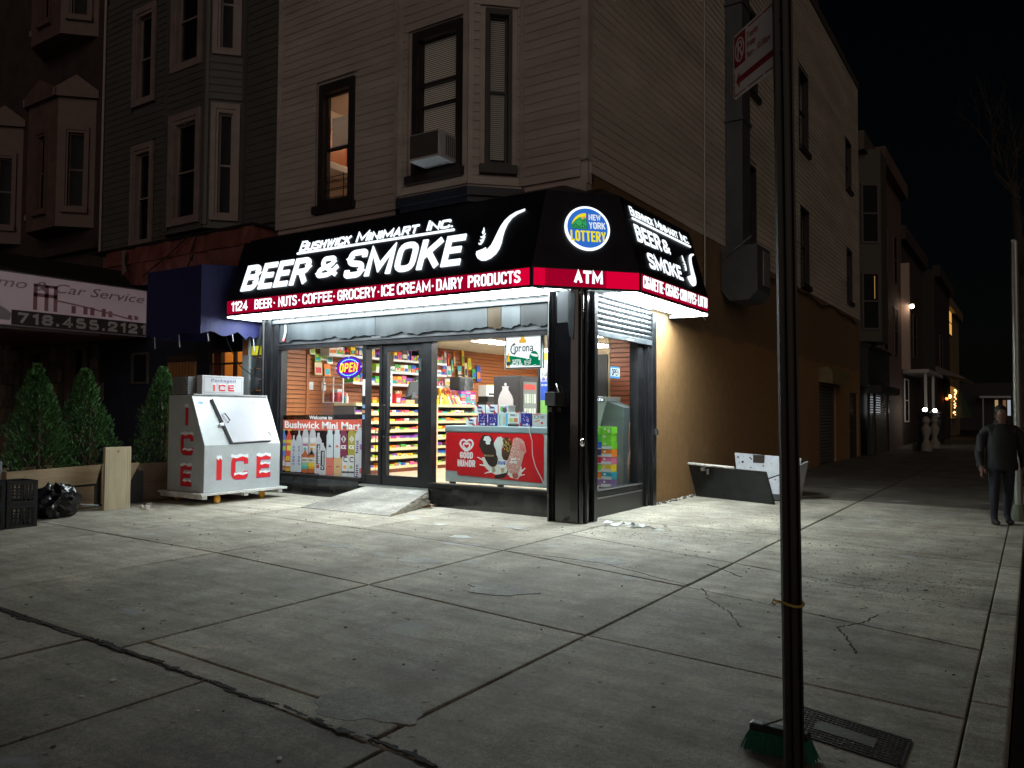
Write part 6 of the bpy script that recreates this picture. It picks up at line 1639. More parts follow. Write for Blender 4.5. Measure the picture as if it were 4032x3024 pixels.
# ------------------------------------------------------------------ grey neighbour with bay, blue awning and bar front
nb = thing("grey_house", "dark grey sided row house with a pale trimmed bay left of the corner shop", "house", (-15.8, 10.5, 0))
F2 = PX(10.52)
gw = [(-17.68, -17.03, 5.52, 7.70), (-17.72, -17.05, 8.9, 11.0)]
w_ = MB(); wallpieces(w_, PX(10.56), -19.05, -15.55, 5.4, 13.5, -.2, 0, gw); wallpieces(w_, PX(10.56), -15.55, -12.62, 5.4, 13.5, -.2, 0)
w_.box(-19.05, -12.62, 10.56, 10.75, 3.2, 5.4)
obj("upper_wall", w_, GREYSID, nb)
siding(nb, F2, -19.0, -15.62, 5.4, 11.6, .155, GREYSID, [(a - .17, b + .17, c - .17, d + .2) for a, b, c, d in gw])
siding(nb, F2, -13.6, -12.64, 5.4, 11.6, .155, GREYSID)
GBY = 9.95
q0, q1, q2, q3 = Vector((-16.10, 10.52, 0)), Vector((-15.58, GBY, 0)), Vector((-14.20, GBY, 0)), Vector((-13.66, 10.52, 0))
GC, GR = facepl(q1, q2), facepl(q2, q3)
gR = (q3 - q2).length
gwc = [(.28, 1.12, 5.62, 7.75), (.28, 1.12, 8.95, 11.0)]; gwr = [(.21, .58, 5.62, 7.85), (.21, .58, 9.1, 11.2)]
w_ = MB(); wallpieces(w_, GC, 0, 1.38, 5.42, 12, -.1, -.024, gwc); wallpieces(w_, GR, 0, gR, 5.42, 12, -.1, -.024, gwr)
w_.prism([(q0.x, q0.y), (q1.x, q1.y), (q2.x, q2.y), (q3.x, q3.y)], lambda x, y, d: Vector((x, y, d)), 5.36, 5.42)
obj("bay_wall", w_, GREYSID, nb)
siding(nb, GC, .06, 1.32, 5.42, 11.6, .155, GREYSID, [(a - .15, b + .15, c - .16, d + .2) for a, b, c, d in gwc])
siding(nb, GR, .06, gR - .03, 5.42, 11.6, .155, GREYSID, [(a - .14, b + .14, c - .16, d + .2) for a, b, c, d in gwr])
bt = MB(); pbox(bt, GC, 1.32, 1.39, 5.42, 12, -.02, .035); pbox(bt, GR, -.01, .06, 5.42, 12, -.02, .035); pbox(bt, GC, -.01, .06, 5.42, 12, -.02, .035)
bt.box(-13.67, -13.60, 10.44, 10.56, 5.4, 12); bt.box(-15.64, -15.56, 10.46, 10.56, 5.4, 12)
obj("bay_trim", bt, GREYSID, nb)
eg = MB(); pbox(eg, GR, gR - .03, gR + .02, 7.95, 9.0, -.02, .05)
obj("pale_edge", eg, TRIMP, nb)
for pl, ws in ((F2, gw), (GC, gwc), (GR, gwr)):
    for a, b, c, d in ws: window(nb, pl, a, b, c, d, TRIMP, WGLASS, fw=.05, dep=.13, rail=.48, sill=False, case=(.12 if pl is not GR else .10, TRIMP))
pp_ = MB(); pp_.tube([(-19.02, 10.46, 5.4), (-19.02, 10.46, 12)], .03, 8)
obj("downpipe", pp_, mat("pale_pipe", (.33, .28, .26), .5), nb)
# copper-red cornice between the storeys
RC = mat("old_red_tin_cornice", (.25, .09, .08), .38, .35, var=.4, vs=4, bump=.2, bs=5, stretch=(1, 1, .4))
cn = thing("tin_cornice", "battered dark red tin cornice running over the blue awning", "cornice", (-15, 10.2, 4.5))
cm = MB(); n = 24
for i in range(n):
    x0, x1 = -17.9 + 5.2 * i / n, -17.9 + 5.2 * (i + 1) / n
    f = lambda x: .02 * math.sin(x * 7) + .012 * math.sin(x * 17)
    for za, zb_, ya, yb_ in ((4.86, 5.22, 9.92, 9.98), (4.42, 4.855, 10.12, 9.96)):
        cm.hexa([(x0, ya + f(x0), za), (x1, ya + f(x1), za), (x1, 10.55, za), (x0, 10.55, za), (x0, yb_ + f(x0 + 1), zb_), (x1, yb_ + f(x1 + 1), zb_), (x1, 10.55, zb_), (x0, 10.55, zb_)])
obj("moulding", cm, RC, cn, smooth=True)
obj("coping", MB().box(-18.4, -12.62, 9.93, 10.55, 5.225, 5.27), BLACK, cn)
fp = MB(); fp.add([(-17.02, 9.86, 5.16), (-16.86, 9.86, 5.17), (-16.84, 9.83, 4.9), (-16.98, 9.84, 4.88), (-16.72, 9.80, 4.68), (-16.90, 9.81, 4.58)], [(0, 1, 2, 3), (3, 2, 4, 5)])
obj("torn_flap", fp, mat("pale_tin", (.42, .38, .36), .35, .6), cn)
wr = MB(); wr.tube([(-14.4, 9.88, 5.3), (-15.2, 9.86, 4.9), (-16.2, 9.86, 4.5)], .014, 5); wr.tube([(-14.3, 9.88, 5.2), (-14.45, 9.86, 4.9), (-14.5, 9.85, 4.75), (-14.42, 9.85, 4.68), (-14.38, 9.85, 4.8), (-14.6, 9.85, 4.5), (-14.9, 9.85, 4.4)], .016, 5)
obj("wire", wr, BLACK, cn)
NAVY = mat("navy_wall", (.016, .018, .035), .55, var=.3, vs=2)
gf = MB(); wallpieces(gf, PX(10.54), -19.05, -13.45, 0, 4.42, -.2, 0, [(-16.22, -15.14, 0, 2.82), (-14.74, -13.52, 1.5, 2.89), (-17.6, -16.97, 2.2, 2.9)])
obj("ground_floor_wall", gf, NAVY, nb)
wd = thing("slatted_door", "warm brown wooden door of narrow vertical slats behind the conifers", "door", (-15.7, 10.55, 0))
WDM = mat("warm_slat_wood", (.35, .16, .06), .5, var=.2, vs=5, stretch=(1, 1, .15))
for i in range(9): obj("slat", MB().box(-16.18 + i * .114, -16.18 + i * .114 + .07, 10.50, 10.56, .05, 2.66), WDM, wd)
obj("backing", MB().box(-16.2, -15.16, 10.57, 10.60, .02, 2.7), mat("dark_slat_back", (.06, .03, .015), .6), wd)
obj("head", MB().box(-16.21, -15.15, 10.49, 10.58, 2.68, 2.81), mat("dark_brown_head", (.05, .03, .022), .6), wd)
lw = thing("bar_window", "dark framed multi pane window glowing amber beside the slatted door", "window", (-14.1, 10.5, 1.5))
fm = MB()
for q in ((-14.74, -14.66, 1.5, 2.89), (-13.58, -13.52, 1.5, 2.89), (-14.66, -13.58, 2.82, 2.89), (-14.66, -13.58, 1.5, 1.56), (-14.31, -14.27, 1.56, 2.82), (-13.87, -13.82, 1.56, 2.82), (-14.66, -14.31, 2.56, 2.60), (-14.27, -13.87, 2.56, 2.60), (-13.82, -13.58, 2.56, 2.60), (-14.27, -13.87, 2.08, 2.12), (-13.82, -13.58, 2.08, 2.12)):
    pbox(fm, PX(10.5), *q, -.06, .01)
obj("frame", fm, mat("dark_bar_frame", (.02, .014, .012), .5), lw)
for a, b, c, d in ((-14.27, -13.87, 2.60, 2.82), (-13.82, -13.58, 2.60, 2.82), (-14.27, -13.87, 2.12, 2.56), (-13.82, -13.58, 2.12, 2.56), (-14.27, -13.87, 1.56, 2.08), (-13.82, -13.58, 1.56, 2.08)):
    obj("pane", MB().quad((a, 10.54, c), (b, 10.54, c), (b, 10.54, d), (a, 10.54, d)), WGLASS, lw, recalc=False)
obj("curtain", MB().box(-14.66, -14.31, 10.6, 10.62, 1.5, 2.85), pc((.22, .04, .02)), lw)
br = MB()
br.quad((-14.9, 12.6, 1.2), (-12.9, 12.6, 1.2), (-12.9, 12.6, 3.6), (-14.9, 12.6, 3.6)); br.quad((-14.9, 10.75, 1.2), (-14.9, 12.6, 1.2), (-14.9, 12.6, 3.6), (-14.9, 10.75, 3.6)); br.quad((-14.9, 10.75, 3.6), (-12.9, 10.75, 3.6), (-12.9, 12.6, 3.6), (-14.9, 12.6, 3.6)); br.quad((-12.9, 10.75, 1.2), (-12.9, 12.6, 1.2), (-12.9, 12.6, 3.6), (-12.9, 10.75, 3.6))
obj("room_walls", br, mat("amber_wall", (.60, .36, .12), .7), lw, recalc=False)
obj("wainscot", MB().box(-14.9, -12.9, 12.5, 12.58, 1.2, 2.35), pc((.30, .13, .04)), lw)
bl = D.lights.new("bar_lamp", 'POINT'); bl.energy = 34; bl.color = (1, .60, .22); bl.shadow_soft_size = .15
blo = D.objects.new("bar_lamp", bl); COL.objects.link(blo); blo.location = (-13.9, 11.6, 3.35)
sm = thing("small_window", "small dark square window high in the navy wall", "window", (-17.3, 10.5, 2.2))
fm = MB(); [pbox(fm, PX(10.5), *q, -.05, .01) for q in ((-17.62, -17.56, 2.2, 2.93), (-17.0, -16.95, 2.2, 2.93), (-17.56, -17.0, 2.88, 2.93), (-17.56, -17.0, 2.2, 2.25))]
obj("frame", fm, mat("dull_frame", (.07, .06, .06), .5), sm); obj("pane", MB().quad((-17.56, 10.54, 2.25), (-17.0, 10.54, 2.25), (-17.0, 10.54, 2.88), (-17.56, 10.54, 2.88)), DARKP, sm, recalc=False)
# blue awning
ba = thing("blue_awning", "sagging dark blue fabric awning with a ragged hem beside the black shop awning", "awning", (-15, 9.8, 3.05))
BLU = mat("blue_canvas", (.010, .012, .075), .7, var=.2, vs=3, bump=.1, bs=30)
n = 14
sd_ = MB()
for i in range(n):
    y0_, y1_ = 9.06 + (10.48 - 9.06) * i / n, 9.06 + (10.48 - 9.06) * (i + 1) / n
    hem = lambda y: 3.06 + .035 * math.sin(y * 11) + (.05 * math.sin(y * 23) if y > 9.8 else 0)
    tp_ = lambda y: 4.33 + (y - 9.06) * .12
    bx = lambda y: -12.95 + .02 * math.sin(y * 9)
    sd_.add([(bx(y0_), y0_, hem(y0_)), (bx(y1_), y1_, hem(y1_)), (-12.95, y1_, tp_(y1_)), (-12.95, y0_, tp_(y0_))], [(0, 1, 2, 3)])
n = 30
for i in range(n):
    x0, x1 = -14.7 + 1.75 * i / n, -14.7 + 1.75 * (i + 1) / n
    hem = lambda x: 3.03 + .04 * math.sin(x * 5)
    sd_.add([(x0, 9.06, hem(x0)), (x1, 9.06, hem(x1)), (x1, 9.06, 4.33), (x0, 9.06, 4.33)], [(0, 1, 2, 3)])
sd_.quad((-14.7, 9.06, 4.33), (-12.95, 9.06, 4.33), (-12.95, 10.48, 4.5), (-14.7, 10.48, 4.5)); sd_.quad((-14.7, 9.06, 3.03), (-14.7, 10.48, 3.03), (-14.7, 10.48, 4.5), (-14.7, 9.06, 4.33))
obj("fabric", sd_, BLU, ba, recalc=False, smooth=True)
tg = MB()
for y, z in ((9.2, 3.05), (9.75, 3.08), (10.25, 3.02)): tg.tube([(-12.94, y, z), (-12.94, y + .03, z - .14 - .1 * (y > 10))], .010, 5)
for x in (-13.6, -14.4): tg.tube([(x, 9.05, 3.03), (x + .03, 9.05, 2.8)], .010, 5)
obj("tie_strap", tg, pc((.35, .36, .4)), ba)
af_ = MB()
for x in (-14.6, -13.0): af_.tube([(x, 10.5, 3.3), (x, 9.12, 3.12)], .02, 6)
obj("arm", af_, BLACK, ba)

# ------------------------------------------------------------------ car service house with its canopy sign
cb2 = thing("car_service_house", "brown house with pale trimmed bays and a stone faced ground floor at far left", "house", (-22, 10.5, 0))
BRN = mat("dark_red_brown_wall", (.045, .029, .026), .7, var=.25, vs=2)
obj("upper_wall", MB().box(-40, -19.06, 10.55, 10.8, 3.2, 14), BRN, cb2)
TR2 = mat("dull_pink_trim", (.115, .075, .066), .6, var=.25, vs=3)
def pbay(xa, xb, z0, z1, ped=True):
    w = xb - xa; c = .62; yb = 10.55 - .62
    a0, a1, a2, a3 = Vector((xa, 10.55, 0)), Vector((xa + c, yb, 0)), Vector((xb - c, yb, 0)), Vector((xb, 10.55, 0))
    mb = MB(); pls = [(facepl(a0, a1), (a1 - a0).length), (facepl(a1, a2), (a2 - a1).length), (facepl(a2, a3), (a3 - a2).length)]
    wins = []
    for pl, L in pls:
        h = (L / 2 - .22, L / 2 + .22, z0 + .35, z1 - .75); wins.append((pl, h))
        wallpieces(mb, pl, 0, L, z0, z1, -.1, 0, [h])
    mb.prism([(p.x, p.y) for p in (a0, a1, a2, a3)], lambda x, y, d: Vector((x, y, d)), z0 - .12, z0)
    mb.prism([(p.x, p.y) for p in (a0, a1, a2, a3)], lambda x, y, d: Vector((x, y, d)), z1, z1 + .06)
    b = obj("bay", mb, TR2, cb2)
    for pl, h in wins: window(cb2, pl, *h, TR2, WGLASS, fw=.04, dep=.09, sill=True, case=(.08, TR2))
    if ped:
        for pl, L in pls: obj("pediment", MB().prism([(-.08, z1 + .065), (L + .08, z1 + .065), (L + .08, z1 + .25), (L / 2, z1 + .62), (-.08, z1 + .25)], pl, -.05, .12), TR2, b)
pbay(-22.2, -19.5, 6.25, 9.3); pbay(-22.2, -19.5, 11.1, 14.2, False); pbay(-26.0, -23.2, 6.25, 9.3)
sill_ = MB(); sill_.box(-40, -19.1, 10.35, 10.56, 5.55, 5.75)
obj("string_course", sill_, BRN, cb2)
# stone ground floor: individual stones around two windows
obj("mortar_wall", wallpieces(MB(), PX(10.60), -40, -19.06, 0, 3.6, -.2, 0, [(-22.6, -21.85, .9, 3.2), (-20.45, -19.78, .9, 3.2)]), mat("mortar", (.05, .045, .04), .9), cb2)
STN = [mat("field_stone_%d" % i, c, .75, var=.25, vs=6, bump=.3, bs=12) for i, c in enumerate(((.15, .10, .075), (.10, .085, .065), (.17, .125, .085), (.08, .075, .06)))]
z = .05
while z < 3.45:
    h = RN.uniform(.18, .42); x = -24.6
    while x < -19.2:
        w = RN.uniform(.2, .5)
        cx = x + w / 2
        if not any(a - .12 < cx < b + .12 for a, b in ((-22.95, -21.75), (-20.72, -19.62))):
            j = lambda: RN.uniform(-.025, .025)
            obj("stone", MB().prism([(x + .012 + j(), z + j()), (x + w - .012 + j(), z + j()), (x + w - .012 + j(), z + h - .02 + j()), (x + w * .5, z + h - .015 + j()), (x + .012 + j(), z + h - .02 + j())], PX(10.595), 0, RN.uniform(.03, .07)), RN.choice(STN), cb2)
        x += w
    z += h
for a, b in ((-22.6, -21.85), (-20.45, -19.78)): window(cb2, PX(10.56), a, b, .9, 3.2, TR2, WGLASS, fw=.05, dep=.1, rail=.55, case=(.14, TR2))
cs2 = thing("car_service_canopy", "boxy canopy with a pale car service sign and phone number along its side", "canopy", (-19.5, 8.2, 3.2))
cy0, cy1 = 5.2, 10.45
CXF = -16.95
obj("roof", MB().prism([(-22.5, 3.35), (CXF - .05, 3.35), (CXF - .05, 4.42), (CXF - .3, 4.75), (-22.5, 4.75)], lambda x, y, d: Vector((x, d, y)), cy0, cy1), BLACK, cs2)
obj("lower_rail", MB().box(CXF - .3, CXF - .05, cy0, 9.4, 3.2, 3.345), mat("dull_rail", (.16, .12, .11), .5, .4), cs2)
obj("red_underside", MB().box(-22.4, CXF - .32, cy0 + .05, 10.4, 3.26, 3.344), mat("dull_red_board", (.14, .04, .03), .6), cs2)
KP = PY(CXF)
kz = lambda y, v: 3.27 + v * 1.06
sgm = mat("pale_sign_face", (.80, .70, .77), .4, emit=(.55, .40, .47), es=.085)  # faint glow added so the sign face reads brighter
fc = MB(); pbox(fc, KP, cy0, 10.45, 3.27, 4.33, -.045, 0)
obj("sign_face", fc, sgm, cs2)
obj("dark_strip", pbox(MB(), KP, 7.58, 10.43, 3.28, 3.58, .001, .003), mat("brown_strip", (.06, .05, .05), .5), cs2)
PK, DPK = mat("faded_pink_print", (.50, .26, .32), .5), mat("faded_rose_print", (.42, .30, .42), .5)
bg_ = MB()
for a, b, c, d in ((7.98, 8.06, 3.62, 4.15), (8.20, 8.28, 3.62, 4.15), (8.38, 8.46, 3.62, 4.15), (7.98, 8.46, 3.90, 3.97), (7.98, 8.46, 4.10, 4.16)): pbox(bg_, KP, a, b, c, d, .001, .0026)
_stroke(bg_, [(8.46, 3.86), (9.0, 3.80), (9.6, 3.71), (10.1, 3.63)], .03, False, KP, .001, .003, 0)
for a, h in ((8.75, .84), (9.0, .84), (9.15, .86), (9.4, .86), (9.55, .80), (10.0, .74), (10.15, .73)): pbox(bg_, KP, a, a + .09, 3.63, 3.27 + h * .62, .001, .0022)
obj("bridge_print", bg_, PK, cs2)
cr_ = MB(); cr_.prism([(7.0, 3.38), (7.55, 3.36), (7.58, 3.5), (7.45, 3.60), (7.3, 3.66), (7.0, 3.70)], KP, .0034, .0042)
obj("car_print", cr_, mat("grey_car_print", (.45, .43, .45), .5), cs2)
lx = MB(); ftext(lx, "Limo & Car Service", KP, 7.0, 10.38, 4.03, 4.23, d=.002, shear=.3, bold=.004)
obj("lettering", lx, DPK, cs2)
obj("phone_number", caps(MB(), "718.455.2121", KP, 7.70, 10.42, 3.32, 3.54, .055, .001, base=.0034, gap=1.3, rad=.8), mat("pale_digits", (.60, .58, .60), .4), cs2)
bor = MB(); pbox(bor, KP, cy0, 10.45, 4.318, 4.345, -.05, .012); pbox(bor, KP, 10.435, 10.46, 3.27, 4.318, -.05, .012); pbox(bor, KP, cy0, 10.45, 3.255, 3.275, -.05, .012)
obj("border", bor, mat("sign_edge", (.25, .22, .24), .4, .4), cs2)

# ------------------------------------------------------------------ planters, conifers, crate, bag
PLY = mat("raw_pine_board", (.36, .24, .13), .6, var=.35, vs=3, stretch=(1, .25, 2.2), col2=(.48, .35, .21), bump=.1, bs=20)
PLY2 = mat("pale_plywood", (.46, .38, .25), .6, var=.15, vs=4, stretch=(1, 2, .4))
pn = thing("wooden_planter", "long raw pine planter box in front of the conifers", "planter", (-13.2, 6.5, 0))
obj("plank", MB().add([(-12.75, 5.70, .36), (-12.75, 7.05, .40), (-12.75, 7.13, .70), (-12.75, 5.70, .66), (-12.79, 5.70, .36), (-12.79, 7.05, .40), (-12.79, 7.13, .70), (-12.79, 5.70, .66)], [(0, 1, 2, 3), (5, 4, 7, 6), (3, 2, 6, 7), (1, 0, 4, 5), (0, 3, 7, 4), (2, 1, 5, 6)]), PLY, pn)
obj("plank", MB().box(-12.79, -12.75, 5.70, 7.02, .02, .355), PLY, pn)
obj("plank", MB().box(-13.75, -13.71, 5.70, 7.9, .02, .66), PLY, pn)
obj("plank", MB().add([(-12.75, 7.15, .05), (-12.75, 7.45, .05), (-12.75, 7.80, .70), (-12.75, 7.15, .70), (-12.79, 7.15, .05), (-12.79, 7.45, .05), (-12.79, 7.80, .70), (-12.79, 7.15, .70)], [(0, 1, 2, 3), (5, 4, 7, 6), (3, 2, 6, 7), (1, 0, 4, 5), (0, 3, 7, 4), (2, 1, 5, 6)]), PLY, pn)
obj("end_board", MB().box(-13.70, -12.80, 5.70, 5.74, .02, .66), PLY, pn)
obj("soil", MB().box(-13.70, -12.80, 5.74, 7.9, .02, .55), DIRT, pn)
kn = MB()
for y, z in ((6.68, .36), (6.70, .22), (6.1, .5)): kn.prism(ell(y, z, .032, .028, 10), PY(-12.7495), .0, .001)
obj("knots", kn, mat("dark_knot", (.10, .05, .025), .7), pn)
p2 = thing("plywood_panel", "upright pale plywood panel with two rows of screw holes at the planter corner", "board", (-12.3, 7.15, 0))
obj("sheet", MB().box(-12.36, -12.30, 6.94, 7.37, 0, 1.0), PLY2, p2, bev=.003)
sh2 = MB()
for i in range(34):
    for y in (6.965, 7.0, 7.31, 7.345): sh2.box(-12.2995, -12.298, y - .003, y + .003, .03 + i * .028, .042 + i * .028)
obj("screw_holes", sh2, BLACK, p2, kind='stuff')
obj("knot", MB().prism(ell(7.15, .93, .02, .026, 8), PY(-12.2995), 0, .001), mat("orange_knot", (.30, .14, .03), .6), p2)
p3 = thing("planter_box", "lower dark wooden planter box between the plywood panel and the ice chest", "planter", (-13.3, 8.3, 0))
for q in range(2): obj("plank", MB().box(-12.95, -12.91, 7.86, 8.9, .02 + q * .33, .34 + q * .33), mat("weathered_board_%d" % q, (.17, .12, .08), .7, var=.3, vs=4), p3)
obj("soil", MB().box(-13.7, -12.95, 7.95, 8.9, .02, .60), DIRT, p3)
def conifer(x, y, z0, h, r, lab, seed):
    rn = random.Random(seed)
    t = thing("conifer_tree", lab, "tree", (x, y, z0), "conifers in the planters")
    obj("trunk", MB().tube([(x, y, z0), (x, y, z0 + h * .5), (x, y, z0 + h * .9)], .03, 6, radii=[.035, .025, .008]), mat("conifer_bark_%d" % seed, (.07, .045, .03), .9), t)
    mb = MB()
    vs, fs, ms = [], [], []
    n = int(5200 * h * r)
    lob = [(rn.uniform(0, 6.28), rn.uniform(0, 1), rn.choice((-.45, -.3, .2, .3, .42))) for _ in range(34)]
    lean = (rn.uniform(-.06, .06), rn.uniform(-.06, .06))
    for i in range(n):
        v = rn.random() ** .85
        a = rn.uniform(0, 6.283)
        prof_ = (1 - v) ** .72 * (.55 + .45 * min(1, v * 6))
        bulge = 1.0
        for la, lv, lr in lob:
            da = abs((a - la + math.pi) % (2 * math.pi) - math.pi)
            q = (da / .55) ** 2 + ((v - lv) / .09) ** 2
            if q < 1: bulge += lr * (1 - q)
        R0 = r * prof_ * bulge * rn.uniform(.55, 1.02)
        p = Vector((x + lean[0] * v * h + R0 * math.cos(a), y + lean[1] * v * h + R0 * math.sin(a), z0 + h * v))
        out = Vector((math.cos(a), math.sin(a), 1.3 + rn.uniform(-.5, .6))).normalized()
        side = out.cross(Vector((rn.uniform(-1, 1), rn.uniform(-1, 1), rn.uniform(-.3, .3)))).normalized()
        L_ = rn.uniform(.025, .095); w_ = L_ * rn.uniform(.16, .3)
        b = len(vs)
        vs += [p - side * w_, p + side * w_ * .6 + out * L_ * .4, p + out * L_, p - side * w_ * 1.1 + out * L_ * .5]
        fs.append((b, b + 1, b + 2, b + 3)); ms.append(rn.choice((0, 0, 1, 2)))
    mb.v, mb.f, mb.m = vs, fs, ms
    obj("crown", mb, [mat("conifer_green_%d" % seed, (.035, .11, .025), .6), mat("conifer_deep_%d" % seed, (.018, .06, .016), .65), mat("conifer_light_%d" % seed, (.075, .18, .04), .6)], t, recalc=False)
conifer(-13.25, 6.38, .5, 1.78, .60, "leftmost small conifer behind the long pine planter", 11)
conifer(-13.3, 7.22, .5, 1.75, .58, "small conifer directly behind the upright plywood panel", 12)
conifer(-13.35, 8.55, .5, 1.85, .58, "small conifer half hidden by the ice chest", 13)
CRM = mat("black_crate_plastic", (.010, .010, .011), .38)
mc = thing("milk_crate", "tall stack of black plastic milk crates at the left edge of the pavement", "crate", (-11.7, 5.2, 0))
def crate(z, mb, x0=-11.80, x1=-11.40, y0=5.11, y1=5.50, h=.315):
    for sx_, fx0, fx1 in ((1, x1 - .02, x1), (1, x0, x0 + .02)):
        mb.box(fx0, fx1, y0, y1, z + h - .05, z + h); mb.box(fx0, fx1, y0, y1, z, z + .04)
        for y in (y0, y1 - .05): mb.box(fx0 + .001, fx1 - .001, y, y + .05, z + .04, z + h - .05)
        for i in range(5): mb.box(fx0 + .005, fx1 - .005, y0 + .07 + i * .055, y0 + .085 + i * .055, z + .04, z + h - .05)
        for i in range(4): mb.box(fx0 + .006, fx1 - .006, y0 + .05, y1 - .05, z + .075 + i * .045, z + .088 + i * .045)
        for i in range(6): mb.obox(((fx0 + fx1) / 2, y0 + .09 + i * .042, z + .13), (1, 0, 0), (0, 1, 1), (0, -1, 1), .004, .07, .004)
    for fy0, fy1 in ((y0, y0 + .02), (y1 - .02, y1)):
        mb.box(x0 + .02, x1 - .02, fy0, fy1, z + h - .05, z + h); mb.box(x0 + .02, x1 - .02, fy0, fy1, z, z + .04)
        for i in range(7): mb.box(x0 + .03 + i * .05, x0 + .045 + i * .05, fy0 + .004, fy1 - .004, z + .04, z + h - .05)
    mb.box(x0 + .02, x1 - .02, y0 + .02, y1 - .02, z + .005, z + .02)
    return mb
obj("lower_crate", crate(0, MB()), CRM, mc); obj("upper_crate", crate(.318, MB()), CRM, mc)
mc2 = thing("milk_crate", "black plastic milk crate pair cut off by the left border", "crate", (-11.7, 4.85, 0))
obj("lower_crate", crate(0, MB(), y0=4.68, y1=5.09), CRM, mc2); obj("upper_crate", crate(.318, MB(), y0=4.68, y1=5.09), CRM, mc2)
mc['group'] = mc2['group'] = "black milk crates"
bmz = bmesh.new(); bmesh.ops.create_icosphere(bmz, subdivisions=4, radius=1)
bag = MB()
for v in bmz.verts:
    c = v.co; th = math.atan2(c.y, c.x)
    r = 1 + .10 * math.sin(5 * th + 3 * c.z) + .07 * math.sin(11 * th - 6 * c.z) + .05 * math.sin(19 * th + 9 * c.z) + .05 * math.sin(14 * c.z + 3 * th)
    z = c.z
    s = 1.0 if z < .4 else 1 - (z - .4) * .55
    bag.v.append(Vector((-12.15 + c.x * .30 * r * s, 6.10 + c.y * .33 * r * s, max(.0, .22 + c.z * .27 * r))))
bag.f = [tuple(v.index for v in f.verts) for f in bmz.faces]; bag.m = [0] * len(bag.f); bmz.free()
tag(obj("rubbish_bag", bag, mat("black_bin_liner", (.008, .008, .010), .2, spec=.6, bump=.5, bs=5), smooth=True), "crumpled shiny black rubbish bag beside the milk crates", "rubbish bag")
bn = MB(); bn.lathe([(.17, 0), (.19, .7), (.205, .72), (.20, .86), (.12, .92), (.02, .93)], (-12.15, 5.15, 0), 16)
tag(obj("grey_bin", bn, pc((.12, .13, .16), .5), smooth=True), "rounded grey bin at the left border behind the crates", "bin")
rdm = MB(); rdm.tube([(-12.4, 6.35, .17), (-12.3, 6.85, .09)], .012, 6)
tag(obj("thin_rod", rdm, pc((.25, .27, .27))), "thin grey rod lying between the rubbish bag and the planter", "rod")
def litter(name, lab, c, n, sx_, sy_, m, seed, h=.02):
    rn = random.Random(seed); mb = MB()
    for i in range(n):
        x, y = c[0] + rn.gauss(0, sx_), c[1] + rn.gauss(0, sy_); a = rn.uniform(0, 6.28); s = rn.uniform(.03, .09); w = s * rn.uniform(.15, .7)
        u, v = Vector((math.cos(a), math.sin(a), 0)), Vector((-math.sin(a), math.cos(a), 0))
        p = Vector((x, y, .006 + rn.uniform(0, h)))
        mb.add([p - u * s, p - v * w + Vector((0, 0, rn.uniform(0, h))), p + u * s + Vector((0, 0, rn.uniform(0, h))), p + v * w], [(0, 1, 2, 3)], i % len(m))
    return tag(obj(name, mb, m, recalc=False), lab, "litter")
litter("shredded_paper", "scattered pile of shredded white paper on the pavement right of the column", (-4.7, 10.25), 34, .20, .045, [WHITE, pc((.55, .58, .65))], 3, .035)
litter("crumpled_tissue", "crumpled white tissue on the pavement in front of the plywood panel", (-11.85, 7.35), 12, .07, .04, [pc((.6, .57, .52))], 4, .06)
litter("leaf_litter", "small heap of brown leaves at the foot of the ramp", (-8.42, 10.25), 14, .05, .05, [pc((.18, .09, .04))], 5, .03)
ss = MB(); ss.box(-5.98, -5.72, 9.09, 9.115, .005, .012)
tag(obj("drinking_straw", ss, WHITE), "thin white drinking straw lying on the pavement before the column", "straw")
pt_ = MB()
for (x, y, rx, ry, c) in ((-3.05, 3.2, .34, .20, 0), (-5.55, 6.6, .26, .15, 0), (-4.05, 5.95, .33, .22, 0), (-7.05, 8.85, .10, .08, 1), (-6.15, 8.15, .15, .11, 1), (-3.9, 7.75, .26, .18, 0), (-6.9, 6.75, .28, .11, 0)):
    rn = random.Random(int(x * 100)); n = 40
    f1, f2, f3 = rn.uniform(0, 6), rn.uniform(0, 6), rn.uniform(0, 6)
    def rr_(a): return 1 + .14 * math.sin(3 * a + f1) + .09 * math.sin(5 * a + f2) + .05 * math.sin(11 * a + f3) + rn.uniform(-.03, .03)
    P_ = [(x + rx * math.cos(a) * rr_(a), y + ry * math.sin(a) * rr_(a)) for a in [i / n * 6.283 for i in range(n)]]
    pt_.prism(P_, lambda a, b, d: Vector((a, b, d)), -.004, .0040, c)
tag(obj("cement_patches", pt_, [CPATCH, mat("pale_cover", (.44, .47, .45), .6, var=.15, vs=9)]), kind='stuff')

# ------------------------------------------------------------------ cellar hatch by the wall
ch = thing("cellar_hatch", "open steel cellar hatch with chequer plate leaf standing up from the pavement", "cellar hatch", (-4.7, 15, 0))
def leaf(b0, b1, t0, t1, th=.03):
    b0, b1, t0, t1 = map(Vector, (b0, b1, t0, t1)); n = (b1 - b0).cross(t0 - b0).normalized() * th
    return MB().hexa([b0, b1, b1 + n, b0 + n, t0, t1, t1 + n, t0 + n])
CHQ = mat("dark_chequer_plate", (.018, .020, .020), .42, .5, var=.4, vs=5)
RUSTW = mat("rusty_white_paint", (.50, .52, .55), .5, var=.12, vs=14)
lb0, lb1, lt0, lt1 = (-5.46, 14.78, .0), (-3.83, 14.22, .0), (-5.56, 14.62, .62), (-3.93, 14.05, .58)
obj("front_leaf", leaf(lb0, lb1, lt0, lt1, -.03), CHQ, ch)
ck = MB()
B0, B1, T0_, T1_ = map(Vector, (lb0, lb1, lt0, lt1)); nn = -((B1 - B0).cross(T0_ - B0)).normalized()
if nn.y > 0: nn = -nn
